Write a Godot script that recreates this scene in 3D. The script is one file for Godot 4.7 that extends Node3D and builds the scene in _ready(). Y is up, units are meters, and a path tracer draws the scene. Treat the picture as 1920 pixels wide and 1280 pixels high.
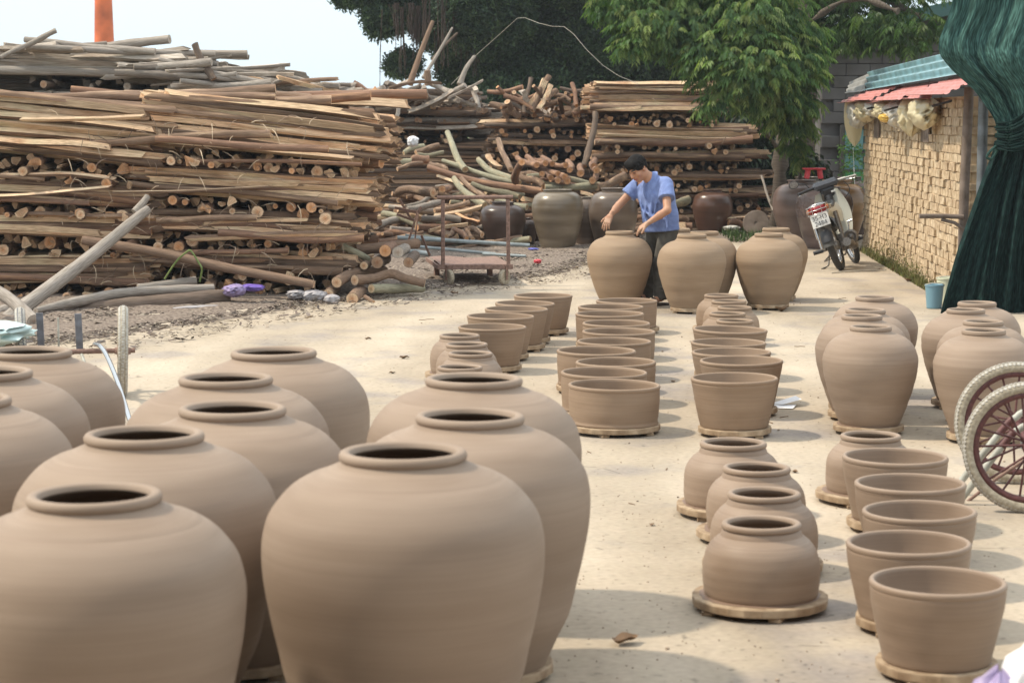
extends Node3D
# A pottery yard: raw clay jars and planters drying on a sunny concrete yard, firewood stacked behind, a potter at work.
# Units are metres, y is up; the camera stands at the origin, 1.75 m above the yard, and looks along -z.

var rng := RandomNumberGenerator.new()
var taken := {}
var M := {}
var LOGS := {}
const ORD := ["first", "second", "third", "fourth", "fifth", "sixth", "seventh", "eighth", "ninth", "tenth", "eleventh", "twelfth", "thirteenth", "fourteenth", "fifteenth", "sixteenth", "seventeenth", "eighteenth", "nineteenth", "twentieth", "twenty-first", "twenty-second", "twenty-third", "twenty-fourth", "twenty-fifth", "twenty-sixth", "twenty-seventh", "twenty-eighth", "twenty-ninth", "thirtieth", "thirty-first", "thirty-second"]


# ---------------------------------------------------------------- geometry collector
class Geo:
	var v := PackedVector3Array()
	var n := PackedVector3Array()
	var uv := PackedVector2Array()
	var c := PackedColorArray()
	var i := PackedInt32Array()
	var col := Color.WHITE

	func vert(p: Vector3, nn: Vector3, t := Vector2.ZERO) -> int:
		v.append(p)
		n.append(nn)
		uv.append(t)
		c.append(col)
		return v.size() - 1

	func tri(a: int, b: int, d: int) -> void:  # counter-clockwise seen from outside
		i.append(a)
		i.append(d)
		i.append(b)

	func quad(a: int, b: int, d: int, e: int) -> void:
		tri(a, b, d)
		tri(a, d, e)

	func face(p: Array, t: Array = []) -> void:  # a flat polygon, counter-clockwise
		var nn: Vector3 = (p[1] - p[0]).cross(p[2] - p[0]).normalized()
		if nn.length() < 0.5:
			nn = Vector3.UP
		var first := v.size()
		for k in p.size():
			vert(p[k], nn, t[k] if t.size() else Vector2(p[k].x + p[k].z, p[k].y))
		for k in range(1, p.size() - 1):
			tri(first, first + k, first + k + 1)

	# a box with chamfered edges
	func box(at: Transform3D, size: Vector3, bev := 0.0) -> void:
		var h := size / 2.0
		var b: float = minf(bev, minf(h.x, minf(h.y, h.z)) * 0.6)
		var axes := [Vector3.RIGHT, Vector3.UP, Vector3.BACK]
		for ax in 3:
			for s in [-1.0, 1.0]:
				var u: Vector3 = axes[(ax + 1) % 3]
				var w: Vector3 = axes[(ax + 2) % 3]
				var o: Vector3 = axes[ax] * s * h[ax]
				var hu: float = h[(ax + 1) % 3] - b
				var hw: float = h[(ax + 2) % 3] - b
				var q := [o - u * hu - w * hw, o + u * hu - w * hw, o + u * hu + w * hw, o - u * hu + w * hw]
				var t := [Vector2(-hu, -hw), Vector2(hu, -hw), Vector2(hu, hw), Vector2(-hu, hw)]
				if s < 0:
					q.reverse()
					t.reverse()
				face(q.map(func(p): return at * p), t)
		if b <= 0.0:
			return
		for ax in 3:
			var a1 := (ax + 1) % 3
			var a2 := (ax + 2) % 3
			for s1 in [-1.0, 1.0]:
				for s2 in [-1.0, 1.0]:
					var l: Vector3 = axes[ax] * (h[ax] - b)
					var p1: Vector3 = axes[a1] * s1 * h[a1] + axes[a2] * s2 * (h[a2] - b)
					var p2: Vector3 = axes[a1] * s1 * (h[a1] - b) + axes[a2] * s2 * h[a2]
					var q := [p1 - l, p1 + l, p2 + l, p2 - l]
					if s1 * s2 < 0:
						pass
					else:
						q.reverse()
					face(q.map(func(p): return at * p))
		for sx in [-1.0, 1.0]:
			for sy in [-1.0, 1.0]:
				for sz in [-1.0, 1.0]:
					var q := [Vector3(sx * h.x, sy * (h.y - b), sz * (h.z - b)), Vector3(sx * (h.x - b), sy * h.y, sz * (h.z - b)), Vector3(sx * (h.x - b), sy * (h.y - b), sz * h.z)]
					if sx * sy * sz < 0:
						q.reverse()
					face(q.map(func(p): return at * p))

	# a swept tube through points with a radius at each
	func tube(p: Array, r: Array, sides := 10, caps := true, flat := 1.0) -> void:
		var m := p.size()
		var up := Vector3.UP
		var t0: Vector3 = (p[1] - p[0]).normalized()
		if absf(t0.dot(up)) > 0.9:
			up = Vector3.RIGHT
		var x := t0.cross(up).normalized()
		var along := 0.0
		var first := v.size()
		for k in m:
			var t: Vector3 = (p[mini(k + 1, m - 1)] - p[maxi(k - 1, 0)]).normalized()
			x = (x - t * x.dot(t)).normalized()
			var y := t.cross(x)
			if k > 0:
				along += p[k].distance_to(p[k - 1])
			for s in sides + 1:
				var a := TAU * s / sides
				var d := x * cos(a) + y * sin(a) * flat
				vert(p[k] + d * r[k % r.size()], (x * cos(a) * flat + y * sin(a)).normalized(), Vector2(float(s) / sides, along))
		for k in m - 1:
			for s in sides:
				var a := first + k * (sides + 1) + s
				quad(a, a + 1, a + sides + 2, a + sides + 1)
		if caps:
			for e in [0, m - 1]:
				var t: Vector3 = (p[mini(e + 1, m - 1)] - p[maxi(e - 1, 0)]).normalized() * (-1.0 if e == 0 else 1.0)
				var cc := vert(p[e], t, Vector2(0.5, 0.5))
				var ring := v.size()
				for s in sides + 1:
					vert(v[first + e * (sides + 1) + s], t, Vector2(0.5 + 0.5 * cos(TAU * s / sides), 0.5 + 0.5 * sin(TAU * s / sides)))
				for s in sides:
					if e == 0:
						tri(cc, ring + s + 1, ring + s)
					else:
						tri(cc, ring + s, ring + s + 1)

	# a turned shape: profile of (radius, height) from the bottom up and over
	func lathe(prof: Array, seg := 48, oval := 0.0, turn := 0.0, at := Transform3D()) -> void:
		var m := prof.size()
		var first := v.size()
		var along := 0.0
		for k in m:
			var q: Vector2 = prof[k]
			var t: Vector2 = prof[mini(k + 1, m - 1)] - prof[maxi(k - 1, 0)]
			var nn := Vector2(t.y, -t.x).normalized()
			if k > 0:
				along += q.distance_to(prof[k - 1])
			for s in seg + 1:
				var a := TAU * s / seg
				var e := 1.0 + oval * cos(2.0 * a + turn)
				vert(at * Vector3(cos(a) * q.x * e, q.y, -sin(a) * q.x * e), at.basis * Vector3(cos(a) * nn.x, nn.y, -sin(a) * nn.x), Vector2(float(s) / seg, along))
		for k in m - 1:
			for s in seg:
				var a := first + k * (seg + 1) + s
				quad(a, a + 1, a + seg + 2, a + seg + 1)

	# rows of points joined into a smooth sheet
	func sheet(rows: Array, us := 1.0, vs := 1.0) -> void:
		var first := v.size()
		var w: int = rows[0].size()
		var h := rows.size()
		for y in h:
			for x in w:
				var dx: Vector3 = rows[y][mini(x + 1, w - 1)] - rows[y][maxi(x - 1, 0)]
				var dy: Vector3 = rows[mini(y + 1, h - 1)][x] - rows[maxi(y - 1, 0)][x]
				vert(rows[y][x], dx.cross(dy).normalized(), Vector2(us * x / (w - 1), vs * y / (h - 1)))
		for y in h - 1:
			for x in w - 1:
				var a := first + y * w + x
				quad(a, a + 1, a + w + 1, a + w)

	func mesh() -> ArrayMesh:
		var out := ArrayMesh.new()
		if v.size() == 0:
			return out
		var a := []
		a.resize(Mesh.ARRAY_MAX)
		a[Mesh.ARRAY_VERTEX] = v
		a[Mesh.ARRAY_NORMAL] = n
		a[Mesh.ARRAY_TEX_UV] = uv
		a[Mesh.ARRAY_COLOR] = c
		a[Mesh.ARRAY_INDEX] = i
		out.add_surface_from_arrays(Mesh.PRIMITIVE_TRIANGLES, a)
		return out


# ---------------------------------------------------------------- distance field meshed with surface nets (people)
class Field:
	var o: Vector3
	var h: float
	var nx: int
	var ny: int
	var nz: int
	var f := PackedFloat32Array()

	func _init(lo: Vector3, hi: Vector3, cell: float) -> void:
		o = lo
		h = cell
		nx = int((hi.x - lo.x) / cell) + 2
		ny = int((hi.y - lo.y) / cell) + 2
		nz = int((hi.z - lo.z) / cell) + 2
		f.resize(nx * ny * nz)
		f.fill(0.5)

	func span(lo: Vector3, hi: Vector3) -> Array:
		return [clampi(int((lo.x - o.x) / h), 0, nx - 1), clampi(int((hi.x - o.x) / h) + 1, 0, nx - 1), clampi(int((lo.y - o.y) / h), 0, ny - 1), clampi(int((hi.y - o.y) / h) + 1, 0, ny - 1), clampi(int((lo.z - o.z) / h), 0, nz - 1), clampi(int((hi.z - o.z) / h) + 1, 0, nz - 1)]

	func cap(a: Vector3, b: Vector3, ra: float, rb: float, k: float) -> void:
		var m := maxf(ra, rb) + k + 2.0 * h
		var s := span(a.min(b) - Vector3.ONE * m, a.max(b) + Vector3.ONE * m)
		var ab := b - a
		var l2 := maxf(ab.length_squared(), 1e-9)
		for z in range(s[4], s[5] + 1):
			for y in range(s[2], s[3] + 1):
				var at := (z * ny + y) * nx
				for x in range(s[0], s[1] + 1):
					var p := o + Vector3(x, y, z) * h - a
					var t := clampf(p.dot(ab) / l2, 0.0, 1.0)
					var d := (p - ab * t).length() - lerpf(ra, rb, t)
					var e := f[at + x]
					var q := maxf(k - absf(d - e), 0.0) / k
					f[at + x] = minf(d, e) - q * q * k * 0.25

	func ell(c: Vector3, bas: Basis, r: Vector3, k: float, carve := false) -> void:
		var m := maxf(r.x, maxf(r.y, r.z)) + k + 2.0 * h
		var s := span(c - Vector3.ONE * m, c + Vector3.ONE * m)
		var inv := bas.transposed()
		for z in range(s[4], s[5] + 1):
			for y in range(s[2], s[3] + 1):
				var at := (z * ny + y) * nx
				for x in range(s[0], s[1] + 1):
					var p := inv * (o + Vector3(x, y, z) * h - c)
					var k0 := (p / r).length()
					var k1 := (p / (r * r)).length()
					var d := k0 * (k0 - 1.0) / maxf(k1, 1e-6)
					var e := f[at + x]
					if carve:
						f[at + x] = maxf(e, -d)
					else:
						var q := maxf(k - absf(d - e), 0.0) / k
						f[at + x] = minf(d, e) - q * q * k * 0.25

	func cut(p: Vector3, nn: Vector3, lo := Vector3.ONE * -1e3, hi := Vector3.ONE * 1e3) -> void:  # keeps what lies behind the plane
		var s := span(lo, hi)
		for z in range(s[4], s[5] + 1):
			for y in range(s[2], s[3] + 1):
				var at := (z * ny + y) * nx
				for x in range(s[0], s[1] + 1):
					f[at + x] = maxf(f[at + x], (o + Vector3(x, y, z) * h - p).dot(nn))

	func mesh(geo: Geo, tint: Callable) -> void:
		var id := PackedInt32Array()
		id.resize(f.size())
		id.fill(-1)
		var far := 2.0 * h
		var sy := nx
		var sz := nx * ny
		var first := geo.v.size()
		for z in nz - 1:
			for y in ny - 1:
				for x in nx - 1:
					var b := z * sz + y * sy + x
					var f0 := f[b]
					if f0 > far or f0 < -far:
						continue
					var g := [f0, f[b + 1], f[b + sy], f[b + sy + 1], f[b + sz], f[b + sz + 1], f[b + sz + sy], f[b + sz + sy + 1]]
					var neg := 0
					for e in g:
						if e < 0.0:
							neg += 1
					if neg == 0 or neg == 8:
						continue
					var sum := Vector3.ZERO
					var cnt := 0
					for e in [[0, 1], [2, 3], [4, 5], [6, 7], [0, 2], [1, 3], [4, 6], [5, 7], [0, 4], [1, 5], [2, 6], [3, 7]]:
						var a: float = g[e[0]]
						var d: float = g[e[1]]
						if (a < 0.0) != (d < 0.0):
							var t := a / (a - d)
							var pa := Vector3(e[0] & 1, (e[0] >> 1) & 1, e[0] >> 2)
							var pb := Vector3(e[1] & 1, (e[1] >> 1) & 1, e[1] >> 2)
							sum += pa.lerp(pb, t)
							cnt += 1
					var p := o + (Vector3(x, y, z) + sum / cnt) * h
					var nn := Vector3(g[1] + g[3] + g[5] + g[7] - g[0] - g[2] - g[4] - g[6], g[2] + g[3] + g[6] + g[7] - g[0] - g[1] - g[4] - g[5], g[4] + g[5] + g[6] + g[7] - g[0] - g[1] - g[2] - g[3]).normalized()
					geo.col = tint.call(p, nn)
					id[b] = geo.vert(p, nn, Vector2(p.x + p.z, p.y))
		for z in range(1, nz - 1):
			for y in range(1, ny - 1):
				for x in range(1, nx - 1):
					var b := z * sz + y * sy + x
					if id[b] < first:
						continue
					var a := f[b] < 0.0
					if a != (f[b + 1] < 0.0):
						q4(geo, id[b], id[b - sy], id[b - sy - sz], id[b - sz], not a)
					if a != (f[b + sy] < 0.0):
						q4(geo, id[b], id[b - sz], id[b - sz - 1], id[b - 1], not a)
					if a != (f[b + sz] < 0.0):
						q4(geo, id[b], id[b - 1], id[b - 1 - sy], id[b - sy], not a)

	func q4(geo: Geo, a: int, b: int, d: int, e: int, turn: bool) -> void:
		if a < 0 or b < 0 or d < 0 or e < 0:
			return
		if turn:
			geo.quad(a, e, d, b)
		else:
			geo.quad(a, b, d, e)


# ---------------------------------------------------------------- names, tags, nodes
func numbered(called: String) -> String:
	if not taken.has(called):
		taken[called] = 0
		return called
	taken[called] += 1
	return "%s_%03d" % [called, taken[called]]


func tag(o: Node, label: String, category: String, group := "", kind := "") -> Node:
	if label:
		o.set_meta("label", label)
	if category:
		o.set_meta("category", category)
	if group:
		o.set_meta("group", group)
	if kind:
		o.set_meta("kind", kind)
	return o


func thing(called: String, label: String, category: String, at := Vector3.ZERO, turn := 0.0, group := "") -> Node3D:
	var o := Node3D.new()
	o.name = numbered(called)
	add_child(o, true)
	o.position = at
	o.rotation.y = turn
	tag(o, label, category, group)
	return o


var within := {}
func put(called: String, mesh: Mesh, mat: Material, parent: Node = null) -> MeshInstance3D:
	var o := MeshInstance3D.new()
	if parent == null:
		o.name = numbered(called)
		add_child(o, true)
	else:
		var key := "%d/%s" % [parent.get_instance_id(), called]
		within[key] = within.get(key, -1) + 1
		o.name = called if within[key] == 0 else "%s_%03d" % [called, within[key]]
		parent.add_child(o, true)
	o.mesh = mesh
	o.material_override = mat
	return o


func struct(called: String, mesh: Mesh, mat: Material) -> MeshInstance3D:
	var o := put(called, mesh, mat)
	o.set_meta("kind", "structure")
	return o


func scatter(called: String, mesh: Mesh, mat: Material, where: Array, tints: Array, parent: Node = null) -> MultiMeshInstance3D:
	var mm := MultiMesh.new()
	mm.transform_format = MultiMesh.TRANSFORM_3D
	mm.use_colors = tints.size() > 0
	mm.mesh = mesh
	mm.instance_count = where.size()
	for k in where.size():
		mm.set_instance_transform(k, where[k])
		if tints.size():
			mm.set_instance_color(k, tints[k])
	var o := MultiMeshInstance3D.new()
	o.multimesh = mm
	o.material_override = mat
	if parent == null:
		o.name = numbered(called)
		add_child(o, true)
	else:
		o.name = called
		parent.add_child(o, true)
	o.set_meta("kind", "stuff")
	return o


func R(a: float, b: float) -> float:
	return rng.randf_range(a, b)


func pick(a: Array):
	return a[rng.randi() % a.size()]


func curve(p: Array, per := 6) -> Array:  # a smooth line through the points
	var out := []
	for k in p.size() - 1:
		var a = p[maxi(k - 1, 0)]
		var b = p[k]
		var c = p[k + 1]
		var d = p[mini(k + 2, p.size() - 1)]
		for s in per:
			out.append(b.cubic_interpolate(c, a, d, float(s) / per))
	out.append(p[p.size() - 1])
	return out


func aim(a: Vector3, b: Vector3, roll := 0.0) -> Basis:  # x along a to b
	var x := (b - a).normalized()
	var y := Vector3.UP if absf(x.y) < 0.95 else Vector3.BACK
	var z := x.cross(y).normalized()
	y = z.cross(x)
	return Basis(x, y, z).rotated(x, roll)


# ---------------------------------------------------------------- textures and materials
func noise_tex(w: int, h: int, freq: float, lo: Color, hi: Color, s := 1, oct := 4, power := 1.0, kind := FastNoiseLite.TYPE_SIMPLEX_SMOOTH) -> ImageTexture:
	var fn := FastNoiseLite.new()
	fn.seed = s
	fn.noise_type = kind
	fn.frequency = freq
	fn.fractal_octaves = oct
	fn.fractal_type = FastNoiseLite.FRACTAL_FBM if oct > 1 else FastNoiseLite.FRACTAL_NONE
	var src := fn.get_seamless_image(w, h).get_data()
	var table := PackedByteArray()
	for k in 256:
		var c := lo.lerp(hi, pow(k / 255.0, power))
		table.append_array([int(c.r * 255), int(c.g * 255), int(c.b * 255)])
	var data := PackedByteArray()
	data.resize(w * h * 3)
	for k in w * h:
		var e := src[k] * 3
		data[k * 3] = table[e]
		data[k * 3 + 1] = table[e + 1]
		data[k * 3 + 2] = table[e + 2]
	return ImageTexture.create_from_image(Image.create_from_data(w, h, false, Image.FORMAT_RGB8, data))


func lin(r: float, g: float, b: float) -> Color:
	return Color(r, g, b).linear_to_srgb()


func mat(called: String, c: Color, rough := 0.8, metal := 0.0) -> StandardMaterial3D:
	var m := StandardMaterial3D.new()
	m.resource_name = called
	m.albedo_color = c
	m.roughness = rough
	m.metallic = metal
	M[called] = m
	return m


func tex(m: StandardMaterial3D, t: Texture2D, sx := 1.0, sy := 1.0) -> StandardMaterial3D:
	m.albedo_texture = t
	m.uv1_scale = Vector3(sx, sy, 1)
	return m


func bump(m: StandardMaterial3D, t: Texture2D, cm: float) -> StandardMaterial3D:
	m.heightmap_enabled = true
	m.heightmap_texture = t
	m.heightmap_scale = cm
	return m


func tri(m: StandardMaterial3D, s: float, world := false) -> StandardMaterial3D:
	m.uv1_triplanar = true
	m.uv1_world_triplanar = world
	m.uv1_scale = Vector3.ONE * s
	return m


func detail(m: StandardMaterial3D, t: Texture2D) -> StandardMaterial3D:
	m.detail_enabled = true
	m.detail_albedo = t
	m.detail_blend_mode = BaseMaterial3D.BLEND_MODE_MUL
	m.detail_uv_layer = BaseMaterial3D.DETAIL_UV_1
	return m


func make_materials() -> void:
	var g := Color(1, 1, 1)
	var smooth_streak := noise_tex(32, 768, 0.03, Color(0.95, 0.945, 0.94), g, 4, 4, 0.8)
	var streak := noise_tex(48, 1024, 0.045, Color(0.93, 0.925, 0.92), g, 3, 4, 0.8)      # throwing lines: long round the pot, short up it
	var fine := noise_tex(256, 256, 0.05, Color(0.25, 0.25, 0.25), g, 5, 4)
	var grain := noise_tex(64, 512, 0.07, Color(0.62, 0.59, 0.55), g, 7, 4, 0.7)
	var soft := noise_tex(256, 256, 0.012, Color(0.72, 0.70, 0.67), g, 9, 5, 0.9)
	var stripes := noise_tex(1024, 160, 0.11, Color(0.40, 0.42, 0.42), g, 11, 4, 1.4)
	M.fine = fine
	var blotch := noise_tex(192, 192, 0.012, Color(0.90, 0.885, 0.87), g, 15, 5, 0.9)
	var mottle := noise_tex(256, 256, 0.05, Color(0.66, 0.64, 0.62), g, 6, 4)
	# raw clay, in a few slightly different stages of drying
	for k in 4:
		var c: Color = [lin(0.320, 0.242, 0.184), lin(0.312, 0.230, 0.170), lin(0.300, 0.214, 0.149), lin(0.33, 0.238, 0.160)][k]
		var m := tex(mat("clay_%d" % k, c, [0.68, 0.56, 0.66, 0.75][k]), smooth_streak if k == 0 else streak, 1.0, 0.9)
		bump(m, m.albedo_texture, [0.02, 0.04, 0.07, 0.22][k])
		detail(m, blotch)
		m.metallic_specular = 0.4
	# kiln-glazed stoneware
	var glaze := noise_tex(128, 256, 0.012, Color(0.72, 0.69, 0.66), g, 13, 4)
	for k in 6:
		var c: Color = [lin(0.085, 0.055, 0.045), lin(0.23, 0.19, 0.14), lin(0.165, 0.125, 0.098), lin(0.145, 0.078, 0.056), lin(0.20, 0.145, 0.13), lin(0.31, 0.165, 0.06)][k]
		var m := tex(mat("glaze_%d" % k, c, 0.30), glaze, 1, 0.6)
		m.metallic_specular = 0.5
	# wood
	var w := tex(mat("wood", g, 0.9), grain, 0.6, 1.0)
	w.vertex_color_use_as_albedo = true
	bump(w, grain, 0.5)
	for k in 3:
		var t := tex(mat("wood_tone_%d" % k, [lin(1.0, 1.0, 1.0), lin(0.86, 0.83, 0.80), lin(0.68, 0.65, 0.62)][k], 0.9), grain, 0.6, 1.0)
		t.vertex_color_use_as_albedo = true
		bump(t, grain, 0.5)
	var bd := mat("board", lin(0.50, 0.39, 0.27), 0.9)
	bd.albedo_texture = noise_tex(256, 256, 0.02, Color(0.50, 0.42, 0.35), g, 17, 5, 0.55)
	bump(bd, fine, 0.10)
	tri(bd, 2.2)
	mat("slip", lin(0.20, 0.13, 0.09), 0.6)
	# the yard
	var y := mat("yard", lin(0.60, 0.525, 0.435), 0.95)
	y.albedo_texture = yard_texture()
	y.uv1_scale = Vector3(1.0 / 7.0, 1.0 / 7.0, 1)
	bump(y, noise_tex(512, 512, 0.06, Color(0, 0, 0), g, 21, 5), 0.9)
	detail(y, noise_tex(256, 256, 0.03, Color(0.80, 0.785, 0.76), g, 25, 4))
	y.detail_uv_layer = BaseMaterial3D.DETAIL_UV_2
	y.uv2_scale = Vector3(1.0 / 7.7, 1.0 / 31.0, 1)
	var so := mat("soil", lin(0.37, 0.30, 0.245), 1.0)
	so.albedo_texture = noise_tex(512, 512, 0.05, Color(0.45, 0.42, 0.40), g, 31, 5)
	so.uv1_scale = Vector3(0.8, 0.8, 1)
	bump(so, fine, 1.2)
	var ch := mat("chip", g, 0.95)
	ch.vertex_color_use_as_albedo = true
	mat("field", lin(0.16, 0.24, 0.08), 1.0)
	# leaves
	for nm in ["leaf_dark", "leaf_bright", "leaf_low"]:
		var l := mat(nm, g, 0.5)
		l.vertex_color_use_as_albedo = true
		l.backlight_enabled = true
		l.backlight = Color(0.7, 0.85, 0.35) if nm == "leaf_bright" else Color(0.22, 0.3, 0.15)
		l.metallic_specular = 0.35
	bump(tex(mat("bark", lin(0.12, 0.095, 0.075), 0.95), grain, 0.5, 1), grain, 0.8)
	mat("root", lin(0.045, 0.028, 0.022), 0.95)
	# buildings
	var cb := mat("block", lin(0.105, 0.10, 0.10), 0.95)
	cb.albedo_texture = soft
	tri(cb, 0.35, true)
	bump(cb, fine, 0.4)
	var ad := mat("adobe", lin(0.66, 0.525, 0.355), 0.97)
	ad.albedo_texture = noise_tex(256, 256, 0.03, Color(0.68, 0.64, 0.6), g, 41, 5)
	tri(ad, 1.3, true)
	bump(ad, fine, 0.8)
	var ad2 := mat("adobe_pale", lin(0.70, 0.575, 0.405), 0.97)
	ad2.albedo_texture = ad.albedo_texture
	tri(ad2, 1.1, true)
	bump(ad2, fine, 0.8)
	var ad3 := mat("adobe_brown", lin(0.61, 0.475, 0.32), 0.97)
	ad3.albedo_texture = ad.albedo_texture
	tri(ad3, 1.2, true)
	bump(ad3, fine, 0.8)
	mat("mortar", lin(0.56, 0.435, 0.285), 1.0)
	var wb := mat("sky_blocker_brick", lin(0.30, 0.15, 0.10), 0.95)  # red for warm bounce from the added unseen wall
	wb.albedo_texture = soft
	tri(wb, 0.5)
	var ms := mat("moss", g, 0.95)
	ms.vertex_color_use_as_albedo = true
	tri(tex(mat("tin_teal", lin(0.21, 0.38, 0.44), 0.45), soft), 0.7)
	tri(tex(mat("tin_red", lin(0.62, 0.24, 0.22), 0.55), soft), 0.9)
	tri(tex(mat("tin_grey", lin(0.30, 0.30, 0.29), 0.6), soft), 0.9)
	mat("roof_green", lin(0.03, 0.085, 0.08), 0.6)
	mat("bag", lin(0.66, 0.58, 0.38), 0.35)
	M.bag.backlight_enabled = true
	M.bag.backlight = Color(0.5, 0.45, 0.3)
	mat("bag_clear", lin(0.66, 0.64, 0.58), 0.3)
	M.bag_clear.backlight_enabled = true
	M.bag_clear.backlight = Color(0.5, 0.5, 0.45)
	mat("bag_yellow", lin(0.70, 0.46, 0.10), 0.4)
	mat("bag_lilac", lin(0.30, 0.24, 0.42), 0.45)
	mat("bag_purple", lin(0.16, 0.10, 0.40), 0.45)
	mat("bag_grey", lin(0.36, 0.34, 0.35), 0.5)
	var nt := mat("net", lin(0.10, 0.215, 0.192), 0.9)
	nt.metallic_specular = 0.2
	nt.albedo_texture = stripes
	nt.uv1_scale = Vector3(1, 1, 1)
	bump(nt, stripes, 0.3)
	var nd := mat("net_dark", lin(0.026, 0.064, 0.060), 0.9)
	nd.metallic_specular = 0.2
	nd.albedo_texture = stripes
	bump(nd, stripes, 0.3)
	# metal, paint, rubber, plastic
	tri(tex(mat("steel", lin(0.40, 0.40, 0.40), 0.5, 0.6), soft), 2.0)
	tri(tex(mat("post_brown", lin(0.22, 0.17, 0.14), 0.8), soft), 2.0)
	tri(tex(mat("post_grey", lin(0.19, 0.21, 0.23), 0.5, 0.3), soft), 2.0)
	var ru := mat("rust", lin(0.33, 0.21, 0.17), 0.85)
	ru.albedo_texture = mottle
	tri(ru, 1.6)
	tri(tex(mat("pvc", lin(0.30, 0.35, 0.37), 0.45), soft), 2.0)
	tri(tex(mat("dusty_rubber", lin(0.55, 0.49, 0.38), 0.9), mottle), 3.0)
	tri(tex(mat("dusty_tread", lin(0.62, 0.60, 0.55), 0.9), mottle), 3.0)
	tri(tex(mat("rubber", lin(0.045, 0.042, 0.040), 0.8), soft), 3.0)
	tri(tex(mat("maroon", lin(0.15, 0.05, 0.048), 0.6), mottle), 3.0)
	tri(tex(mat("cart_paint", lin(0.52, 0.53, 0.48), 0.5), soft), 3.0)
	tri(tex(mat("blue_steel", lin(0.22, 0.23, 0.27), 0.6, 0.2), soft), 3.0)
	mat("chrome", lin(0.55, 0.55, 0.56), 0.22, 0.95)
	tri(tex(mat("alloy", lin(0.30, 0.28, 0.26), 0.45, 0.7), mottle), 3.0)
	mat("cream_paint", lin(0.52, 0.52, 0.46), 0.3)
	M.cream_paint.clearcoat_enabled = true
	M.cream_paint.clearcoat = 0.4
	mat("black_plastic", lin(0.018, 0.018, 0.022), 0.5)
	tri(tex(mat("mud_flap", lin(0.06, 0.058, 0.056), 0.7), soft), 4.0)
	mat("slate_plastic", lin(0.045, 0.05, 0.065), 0.45)
	mat("seat_vinyl", lin(0.012, 0.012, 0.013), 0.4)
	mat("tail_red", lin(0.24, 0.012, 0.018), 0.15)
	mat("plate_white", lin(0.66, 0.67, 0.66), 0.5)
	mat("plate_ink", lin(0.03, 0.03, 0.035), 0.6)
	mat("amber", lin(0.4, 0.1, 0.01), 0.25)
	mat("red_plastic", lin(0.62, 0.055, 0.075), 0.4)
	mat("bucket_blue", lin(0.16, 0.30, 0.38), 0.45)
	mat("bucket_cream", lin(0.62, 0.64, 0.48), 0.45)
	mat("sheet_mint", lin(0.55, 0.68, 0.66), 0.4)
	mat("green_paint", lin(0.02, 0.16, 0.06), 0.5)
	mat("window_teal", lin(0.10, 0.22, 0.23), 0.25)
	mat("timber_dark", lin(0.06, 0.055, 0.05), 0.8)
	mat("orange", lin(0.78, 0.16, 0.055), 0.6)
	tri(tex(M.orange, soft), 0.4)
	mat("creeper", lin(0.16, 0.22, 0.06), 0.6)
	mat("rope", lin(0.45, 0.42, 0.36), 0.9)
	mat("dead_leaf", lin(0.17, 0.105, 0.06), 0.9)
	mat("paper", lin(0.78, 0.78, 0.80), 0.8)
	mat("cloth_white", lin(0.75, 0.74, 0.76), 0.8)
	mat("cloth_blue", lin(0.12, 0.13, 0.45), 0.8)
	# the potter
	var sk := mat("skin", g, 0.55)
	sk.vertex_color_use_as_albedo = true
	sk.subsurf_scatter_enabled = true
	sk.subsurf_scatter_strength = 0.08
	var sh := mat("shirt_blue", lin(0.20, 0.275, 0.53), 0.9)
	sh.rim_enabled = true
	sh.rim = 0.3
	bump(tex(sh, noise_tex(256, 256, 0.02, Color(0.8, 0.8, 0.84), g, 51, 3), 3, 3), fine, 0.3)
	tex(mat("trouser", lin(0.095, 0.088, 0.075), 0.9), soft, 3, 3)
	mat("hair", lin(0.012, 0.011, 0.011), 0.8)
	M.hair.metallic_specular = 0.25
	mat("sandal", lin(0.05, 0.035, 0.03), 0.7)


# worn cement: pale dust, darker cement patches, thin cracks and specks
func yard_texture() -> ImageTexture:
	var n := 1024
	var a := FastNoiseLite.new()
	a.seed = 61
	a.frequency = 0.006
	a.fractal_octaves = 5
	var b := FastNoiseLite.new()
	b.seed = 62
	b.frequency = 0.16
	b.fractal_octaves = 3
	var d := FastNoiseLite.new()
	d.seed = 63
	d.frequency = 0.011
	d.fractal_type = FastNoiseLite.FRACTAL_RIDGED
	d.fractal_octaves = 2
	var pa := a.get_seamless_image(n, n).get_data()
	var pb := b.get_seamless_image(n, n).get_data()
	var pd := d.get_seamless_image(n, n).get_data()
	var data := PackedByteArray()
	data.resize(n * n * 3)
	for k in n * n:
		var t := pa[k] / 255.0
		var s := pb[k] / 255.0
		var grey := clampf((0.40 - t) * 3.0, 0.0, 1.0) * 0.8
		var val := 0.90 + 0.10 * t - 0.10 * (1.0 - s) - 0.10 * grey
		if pd[k] > 243 and t < 0.54:
			val -= 0.15
		if s < 0.16:
			val -= 0.16
		data[k * 3] = int(255 * clampf(val, 0, 1))
		data[k * 3 + 1] = int(255 * clampf(val * (0.985 + 0.02 * grey), 0, 1))
		data[k * 3 + 2] = int(255 * clampf(val * (0.96 + 0.10 * grey), 0, 1))
	return ImageTexture.create_from_image(Image.create_from_data(n, n, false, Image.FORMAT_RGB8, data))


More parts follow.
